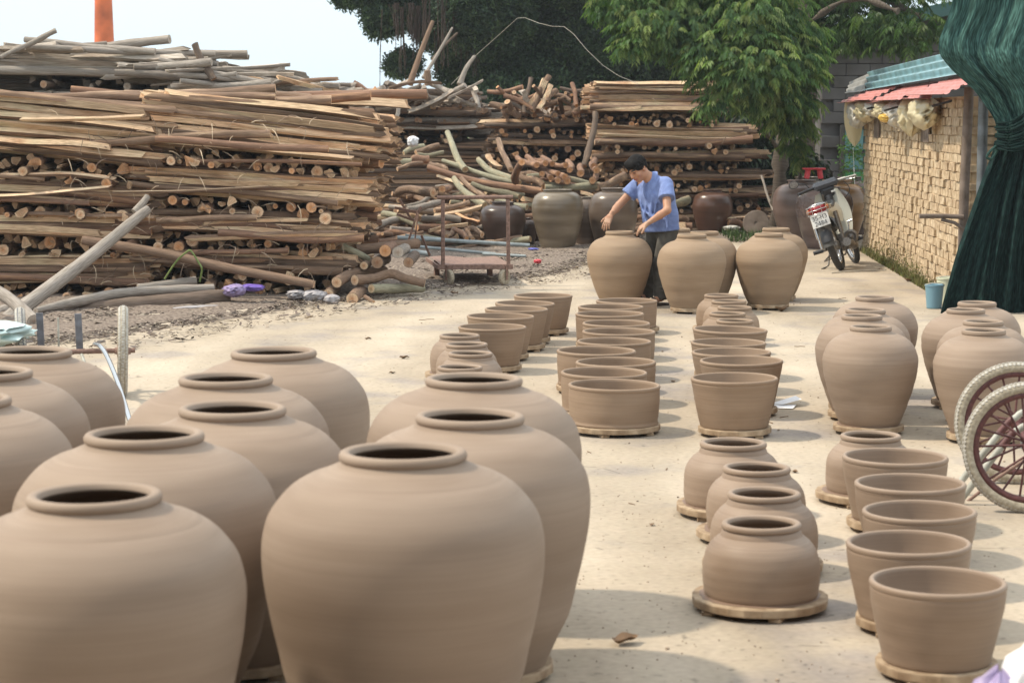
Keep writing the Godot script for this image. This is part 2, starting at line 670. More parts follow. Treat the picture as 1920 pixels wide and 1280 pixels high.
# ---------------------------------------------------------------- camera, sky, sun
func setup_view() -> void:
	var cam := Camera3D.new()
	cam.name = "camera"
	add_child(cam)
	cam.position = Vector3(0, 1.75, 0)
	cam.rotation_degrees = Vector3(-6.065, 0, 0)
	cam.near = 0.05
	cam.far = 900.0
	cam.fov = 18.18
	var lens := CameraAttributesPhysical.new()
	lens.frustum_focal_length = 75.0
	lens.frustum_focus_distance = 17.0
	lens.exposure_aperture = 6.2
	cam.attributes = lens
	var env := Environment.new()
	env.background_mode = Environment.BG_SKY
	var sky := ProceduralSkyMaterial.new()
	sky.sky_top_color = Color(0.96, 0.985, 1.0)
	sky.sky_horizon_color = Color(0.775, 0.842, 0.875)
	sky.sky_curve = 0.25
	sky.ground_horizon_color = Color(0.80, 0.78, 0.72)
	sky.ground_bottom_color = Color(0.55, 0.5, 0.42)
	sky.sky_energy_multiplier = 1.15
	var s := Sky.new()
	s.sky_material = sky
	env.sky = s
	env.tonemap_mode = Environment.TONE_MAPPER_LINEAR
	env.tonemap_exposure = 1.19
	env.sdfgi_enabled = true
	env.ssao_enabled = true
	env.ssil_enabled = true
	env.fog_enabled = true
	env.fog_density = 0.0006
	env.fog_light_color = Color(0.93, 0.96, 1.0)
	var we := WorldEnvironment.new()
	we.name = "environment"
	we.environment = env
	add_child(we)
	var sun := DirectionalLight3D.new()
	sun.name = "sun"
	sun.light_color = Color(1.0, 0.95, 0.86)
	sun.light_energy = 1.12
	sun.light_angular_distance = 3.0
	sun.shadow_enabled = true
	add_child(sun)
	sun.look_at_from_position(Vector3.ZERO, Vector3(0.76, -1.0, 0.05), Vector3.UP)


# ---------------------------------------------------------------- pots
# heights and radii in rim diameters: outer wall from the foot up, lip, inner wall from the lip down
func pot_profile(kind: String) -> Dictionary:
	var H := 1.0
	var o := []
	var lip := []
	var inn := []
	match kind:
		"clay_jar":
			H = 2.33
			var q := [[1.0, 0.64], [0.9, 0.73], [0.79, 0.835], [0.656, 0.90], [0.54, 0.953], [0.447, 0.985], [0.356, 1.0], [0.284, 0.99], [0.21, 0.944], [0.138, 0.83], [0.098, 0.72], [0.074, 0.60], [0.062, 0.525], [0.052, 0.483], [0.042, 0.452], [0.034, 0.437]]
			for e in q:
				o.append(Vector2(e[1] * 1.125, (1.0 - e[0]) * H))
			lip = [Vector2(0.488, H - 0.085), Vector2(0.505, H - 0.062), Vector2(0.508, H - 0.035), Vector2(0.494, H - 0.008), Vector2(0.465, H + 0.003), Vector2(0.43, H - 0.008), Vector2(0.413, H - 0.04)]
			inn = [Vector2(0.415, H - 0.055), Vector2(0.46, H - 0.085), Vector2(0.62, H - 0.15), Vector2(0.86, H - 0.28), Vector2(1.0, H - 0.7), Vector2(1.04, H - 0.95), Vector2(0.85, H - 1.7), Vector2(0.66, 0.1), Vector2(0.0, 0.08)]
		"coiled_jar":
			H = 2.5
			var q := [[1.0, 0.60], [0.9, 0.705], [0.75, 0.82], [0.62, 0.905], [0.5, 0.965], [0.4, 1.0], [0.31, 0.985], [0.21, 0.90], [0.14, 0.76], [0.105, 0.62], [0.088, 0.50], [0.07, 0.44], [0.05, 0.42]]
			for e in q:
				o.append(Vector2(e[1] * 1.19, (1.0 - e[0]) * H))
			lip = [Vector2(0.485, H - 0.13), Vector2(0.51, H - 0.10), Vector2(0.512, H - 0.05), Vector2(0.495, H - 0.012), Vector2(0.46, H), Vector2(0.425, H - 0.02), Vector2(0.41, H - 0.06)]
			inn = [Vector2(0.415, H - 0.075), Vector2(0.48, H - 0.13), Vector2(0.6, H - 0.22), Vector2(0.85, H - 0.45), Vector2(1.1, H - 1.0), Vector2(0.9, H - 1.8), Vector2(0.66, 0.1), Vector2(0.0, 0.08)]
		"tall_jar":
			H = 2.4
			var q := [[1.0, 0.62], [0.93, 0.69], [0.77, 0.81], [0.62, 0.91], [0.46, 0.985], [0.35, 1.0], [0.29, 0.985], [0.225, 0.935], [0.165, 0.85], [0.12, 0.745], [0.09, 0.62], [0.074, 0.52], [0.06, 0.455], [0.045, 0.425]]
			for e in q:
				o.append(Vector2(e[1] * 1.155, (1.0 - e[0]) * H))
			lip = [Vector2(0.488, H - 0.12), Vector2(0.508, H - 0.09), Vector2(0.51, H - 0.05), Vector2(0.495, H - 0.012), Vector2(0.46, H), Vector2(0.42, H - 0.015), Vector2(0.405, H - 0.06)]
			inn = [Vector2(0.41, H - 0.07), Vector2(0.48, H - 0.12), Vector2(0.6, H - 0.20), Vector2(0.85, H - 0.4), Vector2(1.08, H - 0.85), Vector2(0.85, H - 1.7), Vector2(0.66, 0.1), Vector2(0.0, 0.08)]
		"squat_jar":
			H = 0.94
			o = [Vector2(0.695, 0.0), Vector2(0.708, 0.015), Vector2(0.722, 0.065), Vector2(0.733, 0.14), Vector2(0.738, 0.24), Vector2(0.737, 0.36), Vector2(0.728, 0.46), Vector2(0.71, 0.54), Vector2(0.68, 0.61), Vector2(0.635, 0.675), Vector2(0.575, 0.728), Vector2(0.540, 0.752), Vector2(0.530, 0.757), Vector2(0.523, 0.764), Vector2(0.514, 0.79), Vector2(0.502, 0.82), Vector2(0.488, 0.845), Vector2(0.482, 0.858)]
			lip = [Vector2(0.485, 0.858), Vector2(0.50, 0.868), Vector2(0.505, 0.89), Vector2(0.50, 0.918), Vector2(0.482, 0.936), Vector2(0.455, 0.94), Vector2(0.428, 0.93), Vector2(0.414, 0.90)]
			inn = [Vector2(0.415, 0.88), Vector2(0.45, 0.83), Vector2(0.56, 0.745), Vector2(0.64, 0.66), Vector2(0.68, 0.45), Vector2(0.68, 0.2), Vector2(0.63, 0.06), Vector2(0.0, 0.05)]
		"planter":
			H = 0.56
			o = [Vector2(0.378, 0.0), Vector2(0.392, 0.01), Vector2(0.405, 0.06), Vector2(0.43, 0.18), Vector2(0.455, 0.30), Vector2(0.477, 0.42), Vector2(0.49, 0.49), Vector2(0.492, 0.515)]
			lip = [Vector2(0.492, 0.515), Vector2(0.50, 0.53), Vector2(0.50, 0.548), Vector2(0.49, 0.559), Vector2(0.478, 0.561), Vector2(0.466, 0.555), Vector2(0.461, 0.54)]
			inn = [Vector2(0.458, 0.52), Vector2(0.44, 0.42), Vector2(0.40, 0.2), Vector2(0.36, 0.06), Vector2(0.33, 0.035), Vector2(0.0, 0.03)]
		"basin":
			H = 0.43
			o = [Vector2(0.478, 0.0), Vector2(0.484, 0.012), Vector2(0.48, 0.03), Vector2(0.478, 0.045), Vector2(0.484, 0.10), Vector2(0.49, 0.2), Vector2(0.494, 0.3), Vector2(0.494, 0.36), Vector2(0.493, 0.385)]
			lip = [Vector2(0.493, 0.385), Vector2(0.50, 0.40), Vector2(0.50, 0.418), Vector2(0.49, 0.429), Vector2(0.478, 0.431), Vector2(0.466, 0.425), Vector2(0.461, 0.41)]
			inn = [Vector2(0.459, 0.39), Vector2(0.46, 0.25), Vector2(0.45, 0.08), Vector2(0.43, 0.04), Vector2(0.0, 0.03)]
		"bowl_planter":
			H = 0.60
			o = [Vector2(0.385, 0.0), Vector2(0.395, 0.012), Vector2(0.408, 0.07), Vector2(0.432, 0.17), Vector2(0.458, 0.28), Vector2(0.479, 0.38), Vector2(0.492, 0.47), Vector2(0.497, 0.53), Vector2(0.496, 0.55)]
			lip = [Vector2(0.496, 0.55), Vector2(0.503, 0.565), Vector2(0.503, 0.585), Vector2(0.494, 0.598), Vector2(0.48, 0.602), Vector2(0.465, 0.596), Vector2(0.459, 0.58)]
			inn = [Vector2(0.456, 0.56), Vector2(0.445, 0.42), Vector2(0.41, 0.22), Vector2(0.37, 0.07), Vector2(0.34, 0.04), Vector2(0.0, 0.035)]
		"glazed_round":  # dark storage jar, D = rim
			H = 1.75
			var q := [[1.0, 0.66], [0.85, 0.78], [0.65, 0.91], [0.48, 0.985], [0.36, 1.0], [0.26, 0.975], [0.17, 0.90], [0.11, 0.78], [0.075, 0.62], [0.06, 0.5]]
			for e in q:
				o.append(Vector2(e[1] * 1.0, (1.0 - e[0]) * H))
			lip = [Vector2(0.47, H - 0.10), Vector2(0.465, H - 0.05), Vector2(0.50, H - 0.03), Vector2(0.51, H - 0.012), Vector2(0.49, H), Vector2(0.43, H - 0.01), Vector2(0.42, H - 0.05)]
			inn = [Vector2(0.42, H - 0.12), Vector2(0.8, H - 0.3), Vector2(0.94, H - 0.7), Vector2(0.6, 0.1), Vector2(0.0, 0.08)]
		"glazed_tall":
			H = 2.0
			var q := [[1.0, 0.62], [0.88, 0.71], [0.7, 0.835], [0.5, 0.945], [0.36, 0.995], [0.27, 1.0], [0.19, 0.97], [0.12, 0.89], [0.07, 0.77], [0.045, 0.64], [0.033, 0.54]]
			for e in q:
				o.append(Vector2(e[1] * 0.86, (1.0 - e[0]) * H))
			lip = [Vector2(0.47, H - 0.065), Vector2(0.465, H - 0.035), Vector2(0.495, H - 0.022), Vector2(0.503, H - 0.01), Vector2(0.49, H), Vector2(0.44, H - 0.008), Vector2(0.43, H - 0.04)]
			inn = [Vector2(0.43, H - 0.1), Vector2(0.7, H - 0.2), Vector2(0.82, H - 0.6), Vector2(0.5, 0.1), Vector2(0.0, 0.08)]
	return {"o": o, "lip": lip, "inn": inn}


var pot_mesh := {}
func pot_parts(kind: String, variant: int) -> Array:
	var key := "%s%d" % [kind, variant]
	if not pot_mesh.has(key):
		var p := pot_profile(kind)
		var r2 := RandomNumberGenerator.new()
		r2.seed = hash(kind) % 1000 + variant * 77
		var o: Array = curve(p.o, 5)
		var foot: Vector2 = o[0]
		o.push_front(Vector2(0.0, foot.y))
		o.insert(1, Vector2(foot.x - 0.004, foot.y))
		var ph := r2.randf() * 6.0
		for k in range(3, o.size() - 4):  # the hand of the thrower: faint swellings
			o[k].x *= 1.0 + (0.0008 if kind == "clay_jar" else 0.003) * sin(o[k].y * 16.0 + ph) + (0.0 if kind == "clay_jar" else 0.0015) * sin(o[k].y * 47.0 + ph * 2.0)
		var oval: float = {"basin": 0.017, "planter": 0.013, "bowl_planter": 0.010}.get(kind, 0.006)
		var tw := r2.randf() * TAU
		var a := Geo.new()
		a.lathe(o, 72, oval, tw)
		var inner: Array = [p.lip[-1]] + p.inn
		a.lathe(curve(inner, 4), 72, oval, tw)
		var b := Geo.new()
		b.lathe(curve(p.lip, 3), 72, oval, tw)
		pot_mesh[key] = [a.mesh(), b.mesh()]
	return pot_mesh[key]


const BOARD_TOP := 0.05
func pot(kind: String, x: float, z: float, d: float, clay: String, label: String, group: String, category := "jar", stand := 0.0, tilt := 0.0, tall := 1.0) -> Node3D:
	var y := BOARD_TOP if stand > 0.0 else 0.0
	var o := thing(kind, label, category, Vector3(x, y, z), 0.0, group)
	var ms := pot_parts(kind, rng.randi() % 5)
	put("body", ms[0], M[clay], o)
	put("rim", ms[1], M[clay], o)
	o.basis = Basis(Vector3.FORWARD, tilt + R(-0.010, 0.010)) * Basis(Vector3.UP, R(0, TAU)) * Basis.from_scale(Vector3(d, d * tall, d))
	if stand > 0.0:
		ware_board(x + R(-0.006, 0.006), z + R(-0.006, 0.006), stand * d * R(0.98, 1.06), "pale round wooden board under the " + label.get_slice(",", 0), label)
	return o


var board_n := 0
func ware_board(x: float, z: float, r: float, label: String, of_pot: String) -> void:
	board_n += 1
	var where := of_pot.get_slice(",", 1).strip_edges() if of_pot.contains(",") else of_pot
	var o := thing("ware_board", ("board under the " + of_pot.get_slice(",", 0).replace("big raw ", "").replace("tall raw ", "tall ").replace("wide-mouthed ", "") + ", " + where), "board", Vector3(x, 0, z), R(-0.5, 0.5), "wooden boards under the drying pots")
	var g := Geo.new()
	var n := 26
	var ring := []
	for k in n:
		var a := TAU * k / n
		var e := r * (1.0 + R(-0.016, 0.014) + 0.012 * sin(a * 2.0 + r * 90.0))
		ring.append(Vector2(cos(a) * e, -sin(a) * e))
	var lo := 0.020
	var hi := BOARD_TOP - 0.0005
	var c := 0.004
	var pts := []
	for yy in [[lo, 1.0 - c], [lo + c, 1.0], [hi - c, 1.0], [hi, 1.0 - 0.012]]:
		var row := []
		for k in n + 1:
			row.append(Vector3(ring[k % n].x * yy[1], yy[0], ring[k % n].y * yy[1]))
		pts.append(row)
	for j in 3:
		for k in n:
			g.face([pts[j][k], pts[j][k + 1], pts[j + 1][k + 1], pts[j + 1][k]])
	var top := []
	var bot := []
	for k in n:
		top.append(pts[3][k])
		bot.push_front(pts[0][k])
	g.face(top)
	g.face(bot)
	put("disc", g.mesh(), M.board, o)
	# slip and trimmings that ran down on to the board
	var sm := Geo.new()
	var foot := r / 1.19 if r > 0.0 else 0.1
	var rows := [[], []]
	for k in 41:
		var a := TAU * k / 40
		var out := foot * (1.015 + 0.055 * absf(sin(k * 1.7) * sin(k * 0.43 + r * 50.0)) + R(0.0, 0.02))
		if k == 40:
			out = Vector2(rows[0][0].x, rows[0][0].z).length()
		rows[0].append(Vector3(cos(a) * minf(out, r * 0.975), hi + 0.0008, -sin(a) * minf(out, r * 0.975)))
		rows[1].append(Vector3(cos(a) * foot * 0.9, hi + 0.006, -sin(a) * foot * 0.9))
	sm.sheet([rows[0], rows[1]])
	put("clay_smear", sm.mesh(), M.slip, o)
	for s in [-1.0, 1.0]:
		var b := Geo.new()
		b.box(Transform3D(Basis(), Vector3(s * r * 0.5, 0.0085, 0)), Vector3(0.045, 0.017, r * 1.62), 0.003)
		put("cleat", b.mesh(), M.board, o)


func gpot(kind: String, x: float, z: float, d: float, tall: float, clay: String, label: String, group: String) -> Node3D:
	return pot(kind, x, z, d, clay, label, group, "jar", 0.0, 0.0, tall)


func build_pots() -> void:
	var gl := "big raw clay jars in the near corner of the yard"
	pot("clay_jar", -1.032, -5.222, 0.3294, "clay_0", "big raw clay jar, nearest of the left line, cut by the lower corner", gl, "jar", 0.78)
	pot("clay_jar", -1.062, -6.093, 0.3385, "clay_0", "big raw clay jar, second nearest in the left line, just behind the corner jar", gl, "jar", 0.78)
	pot("clay_jar", -0.888, -6.678, 0.3360, "clay_0", "big raw clay jar, third in the left line", gl, "jar", 0.78)
	pot("clay_jar", -1.020, -7.534, 0.3320, "clay_0", "big raw clay jar, fourth in the left line, mostly hidden by the third", gl, "jar", 0.78)
	pot("clay_jar", -0.932, -8.332, 0.3343, "clay_0", "big raw clay jar, farthest of the left line on open pale ground", gl, "jar", 0.78)
	pot("clay_jar", -1.918, -8.379, 0.3330, "clay_0", "big raw clay jar, standing before the cart with upright flat bars", gl, "jar", 0.78)
	pot("clay_jar", -1.923, -7.699, 0.3334, "clay_0", "big raw clay jar, at the left edge before the jar by the cart", gl, "jar", 0.78)
	pot("clay_jar", -1.815, -6.904, 0.3359, "clay_0", "big raw clay jar, half out at the left edge, only a slip of rim", gl, "jar", 0.78)
	pot("clay_jar", -0.295, -5.716, 0.3417, "clay_0", "big raw clay jar, largest and whole in front at the middle", gl, "jar", 0.78)
	pot("clay_jar", -0.134, -6.544, 0.3336, "clay_0", "big raw clay jar, directly behind the largest middle jar", gl, "jar", 0.78)
	pot("clay_jar", -0.137, -7.424, 0.3366, "clay_0", "big raw clay jar, farthest of the three in the middle line", gl, "jar", 0.78)

	var gs := "squat wide-mouthed jars drying in rows"
	pot("squat_jar", 0.888, -7.464, 0.2802, "clay_1", "squat wide-mouthed clay jar, nearest in the row right of centre, on a muddy round board", gs, "jar", 0.84)
	pot("squat_jar", 0.970, -8.077, 0.2783, "clay_1", "squat wide-mouthed clay jar, second in the row right of centre", gs, "jar", 0.84)
	pot("squat_jar", 1.008, -8.685, 0.2768, "clay_1", "squat wide-mouthed clay jar, third in the row right of centre", gs, "jar", 0.84)
	pot("squat_jar", 0.972, -9.272, 0.2905, "clay_1", "squat wide-mouthed clay jar, fourth in that row, just before a tapered planter", gs, "jar", 0.84)
	pot("squat_jar", 1.631, -9.590, 0.2737, "clay_1", "squat wide-mouthed clay jar, alone behind the line of bowl planters", gs, "jar", 0.84)
	pot("squat_jar", 1.690, -17.147, 0.2753, "clay_2", "squat wide-mouthed clay jar, farthest in the far group before the potter's jars", gs, "jar", 0.84)
	pot("squat_jar", 1.700, -16.627, 0.2728, "clay_2", "squat wide-mouthed clay jar, second farthest in the far group", gs, "jar", 0.84)
	pot("squat_jar", 1.697, -16.197, 0.2626, "clay_2", "squat wide-mouthed clay jar, middle one of the five in the far group", gs, "jar", 0.84)
	pot("squat_jar", 1.585, -15.611, 0.2704, "clay_2", "squat wide-mouthed clay jar, second nearest in the far group", gs, "jar", 0.84)
	pot("squat_jar", 1.587, -15.118, 0.2642, "clay_2", "squat wide-mouthed clay jar, nearest of the far group behind tapered planters", gs, "jar", 0.84)
	pot("squat_jar", -0.349, -14.087, 0.2655, "clay_1", "squat wide-mouthed clay jar, farthest of four peeping over the big middle jars", gs, "jar", 0.84)
	pot("squat_jar", -0.287, -13.513, 0.2684, "clay_1", "squat wide-mouthed clay jar, second farthest of four behind the big middle jars", gs, "jar", 0.84)
	pot("squat_jar", -0.256, -12.971, 0.2708, "clay_1", "squat wide-mouthed clay jar, third farthest of four behind the big middle jars", gs, "jar", 0.84)
	pot("squat_jar", -0.304, -12.328, 0.2607, "clay_1", "squat wide-mouthed clay jar, nearest of four with only its rim showing", gs, "jar", 0.84)

	var gb := "straight-sided clay basins in the middle row"
	var bl := ["nearest in the middle row and seen whole", "second nearest in the middle row", "third nearest in the middle row", "fourth nearest in the middle row", "fifth in the middle row", "sixth in the middle row", "seventh in the middle row", "third farthest in the middle row", "second farthest in the middle row", "farthest in the middle row, beside the first potter's jar"]
	var bp := [[0.565, -11.721, 0.5049], [0.532, -12.285, 0.5091], [0.632, -12.873, 0.4924], [0.534, -13.437, 0.5069], [0.677, -14.062, 0.4914], [0.738, -14.655, 0.5045], [0.751, -15.286, 0.4953], [0.735, -15.951, 0.5086], [0.771, -16.561, 0.5029], [0.927, -17.154, 0.4949]]
	for k in bp.size():
		pot("basin", bp[k][0], bp[k][1], bp[k][2], "clay_2", "straight-sided clay basin, " + bl[k], gb, "planter", 0.505, R(-0.012, 0.012))

	var gp := "tapered clay planters in rows"
	var pl := ["nearest in its row right of centre", "second nearest in its row right of centre, beside white paper", "third in its row right of centre", "fourth in its row right of centre", "farthest in its row right of centre, before squat jars"]
	var pp := [[1.222, -11.609, 0.4813], [1.345, -12.404, 0.4888], [1.339, -12.919, 0.4767], [1.373, -13.468, 0.4774], [1.451, -14.159, 0.4995]]
	for k in pp.size():
		pot("planter", pp[k][0], pp[k][1], pp[k][2], "clay_2", "tapered clay planter, " + pl[k], gp, "planter", 0.43, [0.0, 0.0, 0.004, 0.014, 0.02][k])
	pl = ["nearest in the short row left of centre, beside squat jars", "second in the short row left of centre", "middle one in the short row left of centre", "fourth in the short row left of centre", "farthest in the short row left of centre"]
	pp = [[-0.135, -14.523, 0.4670], [-0.084, -15.228, 0.4795], [0.032, -15.860, 0.4697], [0.096, -16.357, 0.4667], [0.250, -17.032, 0.4716]]
	for k in pp.size():
		pot("planter", pp[k][0], pp[k][1], pp[k][2], "clay_2", "tapered clay planter, " + pl[k], gp, "planter", 0.43, R(0.0, 0.012))

	var gr := "rounded bowl planters in the right row"
	pl = ["nearest in the right row, at the lower right corner", "second nearest in the right row", "middle one in the right row", "second farthest in the right row, beside the cart wheel", "farthest in the right row, before a squat jar"]
	pp = [[1.332, -6.550, 0.4250], [1.355, -7.158, 0.4235], [1.506, -7.757, 0.4197], [1.574, -8.308, 0.4333], [1.621, -8.924, 0.4438]]
	for k in pp.size():
		pot("bowl_planter", pp[k][0], pp[k][1], pp[k][2], "clay_1", "rounded clay bowl planter, " + pl[k], gr, "planter", 0.44)

	var gt := "tall raw clay jars on the right"
	pl = ["nearest of the four left of the wheels", "second nearest of the four left of the wheels", "third nearest of the four left of the wheels", "farthest of the four left of the wheels", "nearest of the right-hand group, behind the cart wheels", "second nearest of the right-hand group behind the wheels", "at the left of the right-hand group, before the bucket", "farthest of the right-hand group, close to the net"]
	pp = [[1.980, -11.696, 0.2262], [2.023, -12.235, 0.2304], [2.086, -12.553, 0.2332], [2.280, -13.346, 0.2360], [2.537, -11.378, 0.2316], [2.680, -12.056, 0.2241], [2.725, -12.722, 0.2267], [2.859, -13.043, 0.2324]]
	for k in pp.size():
		pot("tall_jar", pp[k][0], pp[k][1], pp[k][2], "clay_0", "tall raw clay jar, " + pl[k], gt, "jar", 0.85)

	var gm := "coil-marked clay jars the potter is finishing"
	pot("coiled_jar", 0.995, -19.606, 0.2549, "clay_3", "coil-marked clay jar, under the potter's hands", gm, "jar", 0.74)
	pot("coiled_jar", 1.598, -18.910, 0.2587, "clay_3", "coil-marked clay jar, in front just right of the potter", gm, "jar", 0.74)
	pot("coiled_jar", 1.759, -19.438, 0.2576, "clay_3", "coil-marked clay jar, half hidden behind the jar right of the potter", gm, "jar", 0.74)
	pot("coiled_jar", 2.328, -19.272, 0.2545, "clay_3", "coil-marked clay jar, standing clear in front left of the motorcycle", gm, "jar", 0.74)
	pot("coiled_jar", 2.495, -20.160, 0.2550, "clay_3", "coil-marked clay jar, behind the jar left of the motorcycle", gm, "jar", 0.74)
	pot("coiled_jar", 1.593, -20.494, 0.2459, "clay_3", "coil-marked clay jar, behind the potter with only its rim showing", gm, "jar", 0.74)

	var gg := "glazed storage jars along the woodpiles"
	gpot("glazed_round", -0.127, -28.200, 0.3047, 1.142, "glaze_0", "dark brown glazed jar, round and shiny, behind the rusty trolley", gg)
	gpot("glazed_tall", 0.600, -27.886, 0.3903, 1.001, "glaze_1", "tall olive-grey glazed jar, largest of the row left of the potter", gg)
	gpot("glazed_tall", 0.998, -28.495, 0.2638, 1.252, "glaze_2", "narrow grey-brown glazed jar, partly behind the tall olive one", gg)
	gpot("glazed_round", 1.341, -28.211, 0.3222, 1.403, "glaze_2", "large brown glazed jar, just behind the potter's reaching arm", gg)
	gpot("glazed_round", 0.179, -28.568, 0.1566, 1.387, "glaze_0", "small dark glazed jar, low between two bigger ones", gg)
	gpot("glazed_round", 2.057, -31.394, 0.1955, 1.310, "glaze_2", "small brown glazed jar, almost hidden behind the potter's back", gg)
	gpot("glazed_round", 2.957, -31.452, 0.2932, 1.281, "glaze_3", "red-brown glazed jar, standing alone before the far log stack", gg)
	gpot("glazed_round", 3.990, -29.424, 0.3940, 1.247, "glaze_4", "big purple-brown glazed jar, left of the motorcycle mirror", gg)
	var rj := gpot("glazed_tall", 4.118, -28.131, 0.4381, 0.922, "glaze_4", "purple-brown glazed jar, with a raised relief, directly behind the motorcycle", gg)
	gpot("glazed_round", 4.559, -29.928, 0.4081, 1.182, "glaze_5", "big ochre glazed jar, with a dark foot, right of the motorcycle", gg)
	gpot("glazed_round", 4.977, -31.492, 0.3597, 1.341, "glaze_0", "dark glazed jar, behind the ochre one by the brick wall", gg)
	gpot("glazed_round", 4.271, -30.939, 0.3534, 1.391, "glaze_2", "brown glazed jar, behind the purple one under the red stool", gg)
	# the raised cloud-like relief on that jar: strands of clay laid on its wall
	rj.basis = Basis.from_scale(rj.basis.get_scale())
	var ms := pot_profile("glazed_tall")
	var wall: Array = ms.o
	for k in 9:
		var g := Geo.new()
		var a0 := R(2.9, 4.1)
		var y0 := R(0.85, 1.65)
		var pts := []
		for s in 9:
			var yy := clampf(y0 + 0.10 * sin(s * 1.3 + k) + 0.02 * s, 0.3, 1.85)
			var rr := 0.8
			for q in wall.size() - 1:
				if wall[q].y <= yy and wall[q + 1].y >= yy:
					rr = lerpf(wall[q].x, wall[q + 1].x, (yy - wall[q].y) / maxf(wall[q + 1].y - wall[q].y, 1e-4))
			var aa := a0 + 0.07 * s + 0.06 * cos(s * 1.7 + k)
			pts.append(Vector3(cos(aa) * rr, yy, -sin(aa) * rr))
		g.tube(curve(pts, 3), [0.016], 6)
		put("relief", g.mesh(), M.glaze_4, rj)


# ---------------------------------------------------------------- firewood
# bark, split face, heart: linear colours
const PAL := {
	"fresh": [Color(0.30, 0.20, 0.14), Color(1.0, 0.725, 0.49), Color(0.66, 0.31, 0.14)],
	"grey": [Color(0.42, 0.375, 0.335), Color(0.66, 0.59, 0.52), Color(0.44, 0.33, 0.25)],
	"red": [Color(0.32, 0.19, 0.13), Color(0.85, 0.50, 0.28), Color(0.66, 0.28, 0.10)],
	"green": [Color(0.40, 0.385, 0.28), Color(0.78, 0.60, 0.38), Color(0.50, 0.28, 0.12)],
	"dark": [Color(0.19, 0.14, 0.11), Color(0.50, 0.34, 0.23), Color(0.38, 0.18, 0.09)],
}


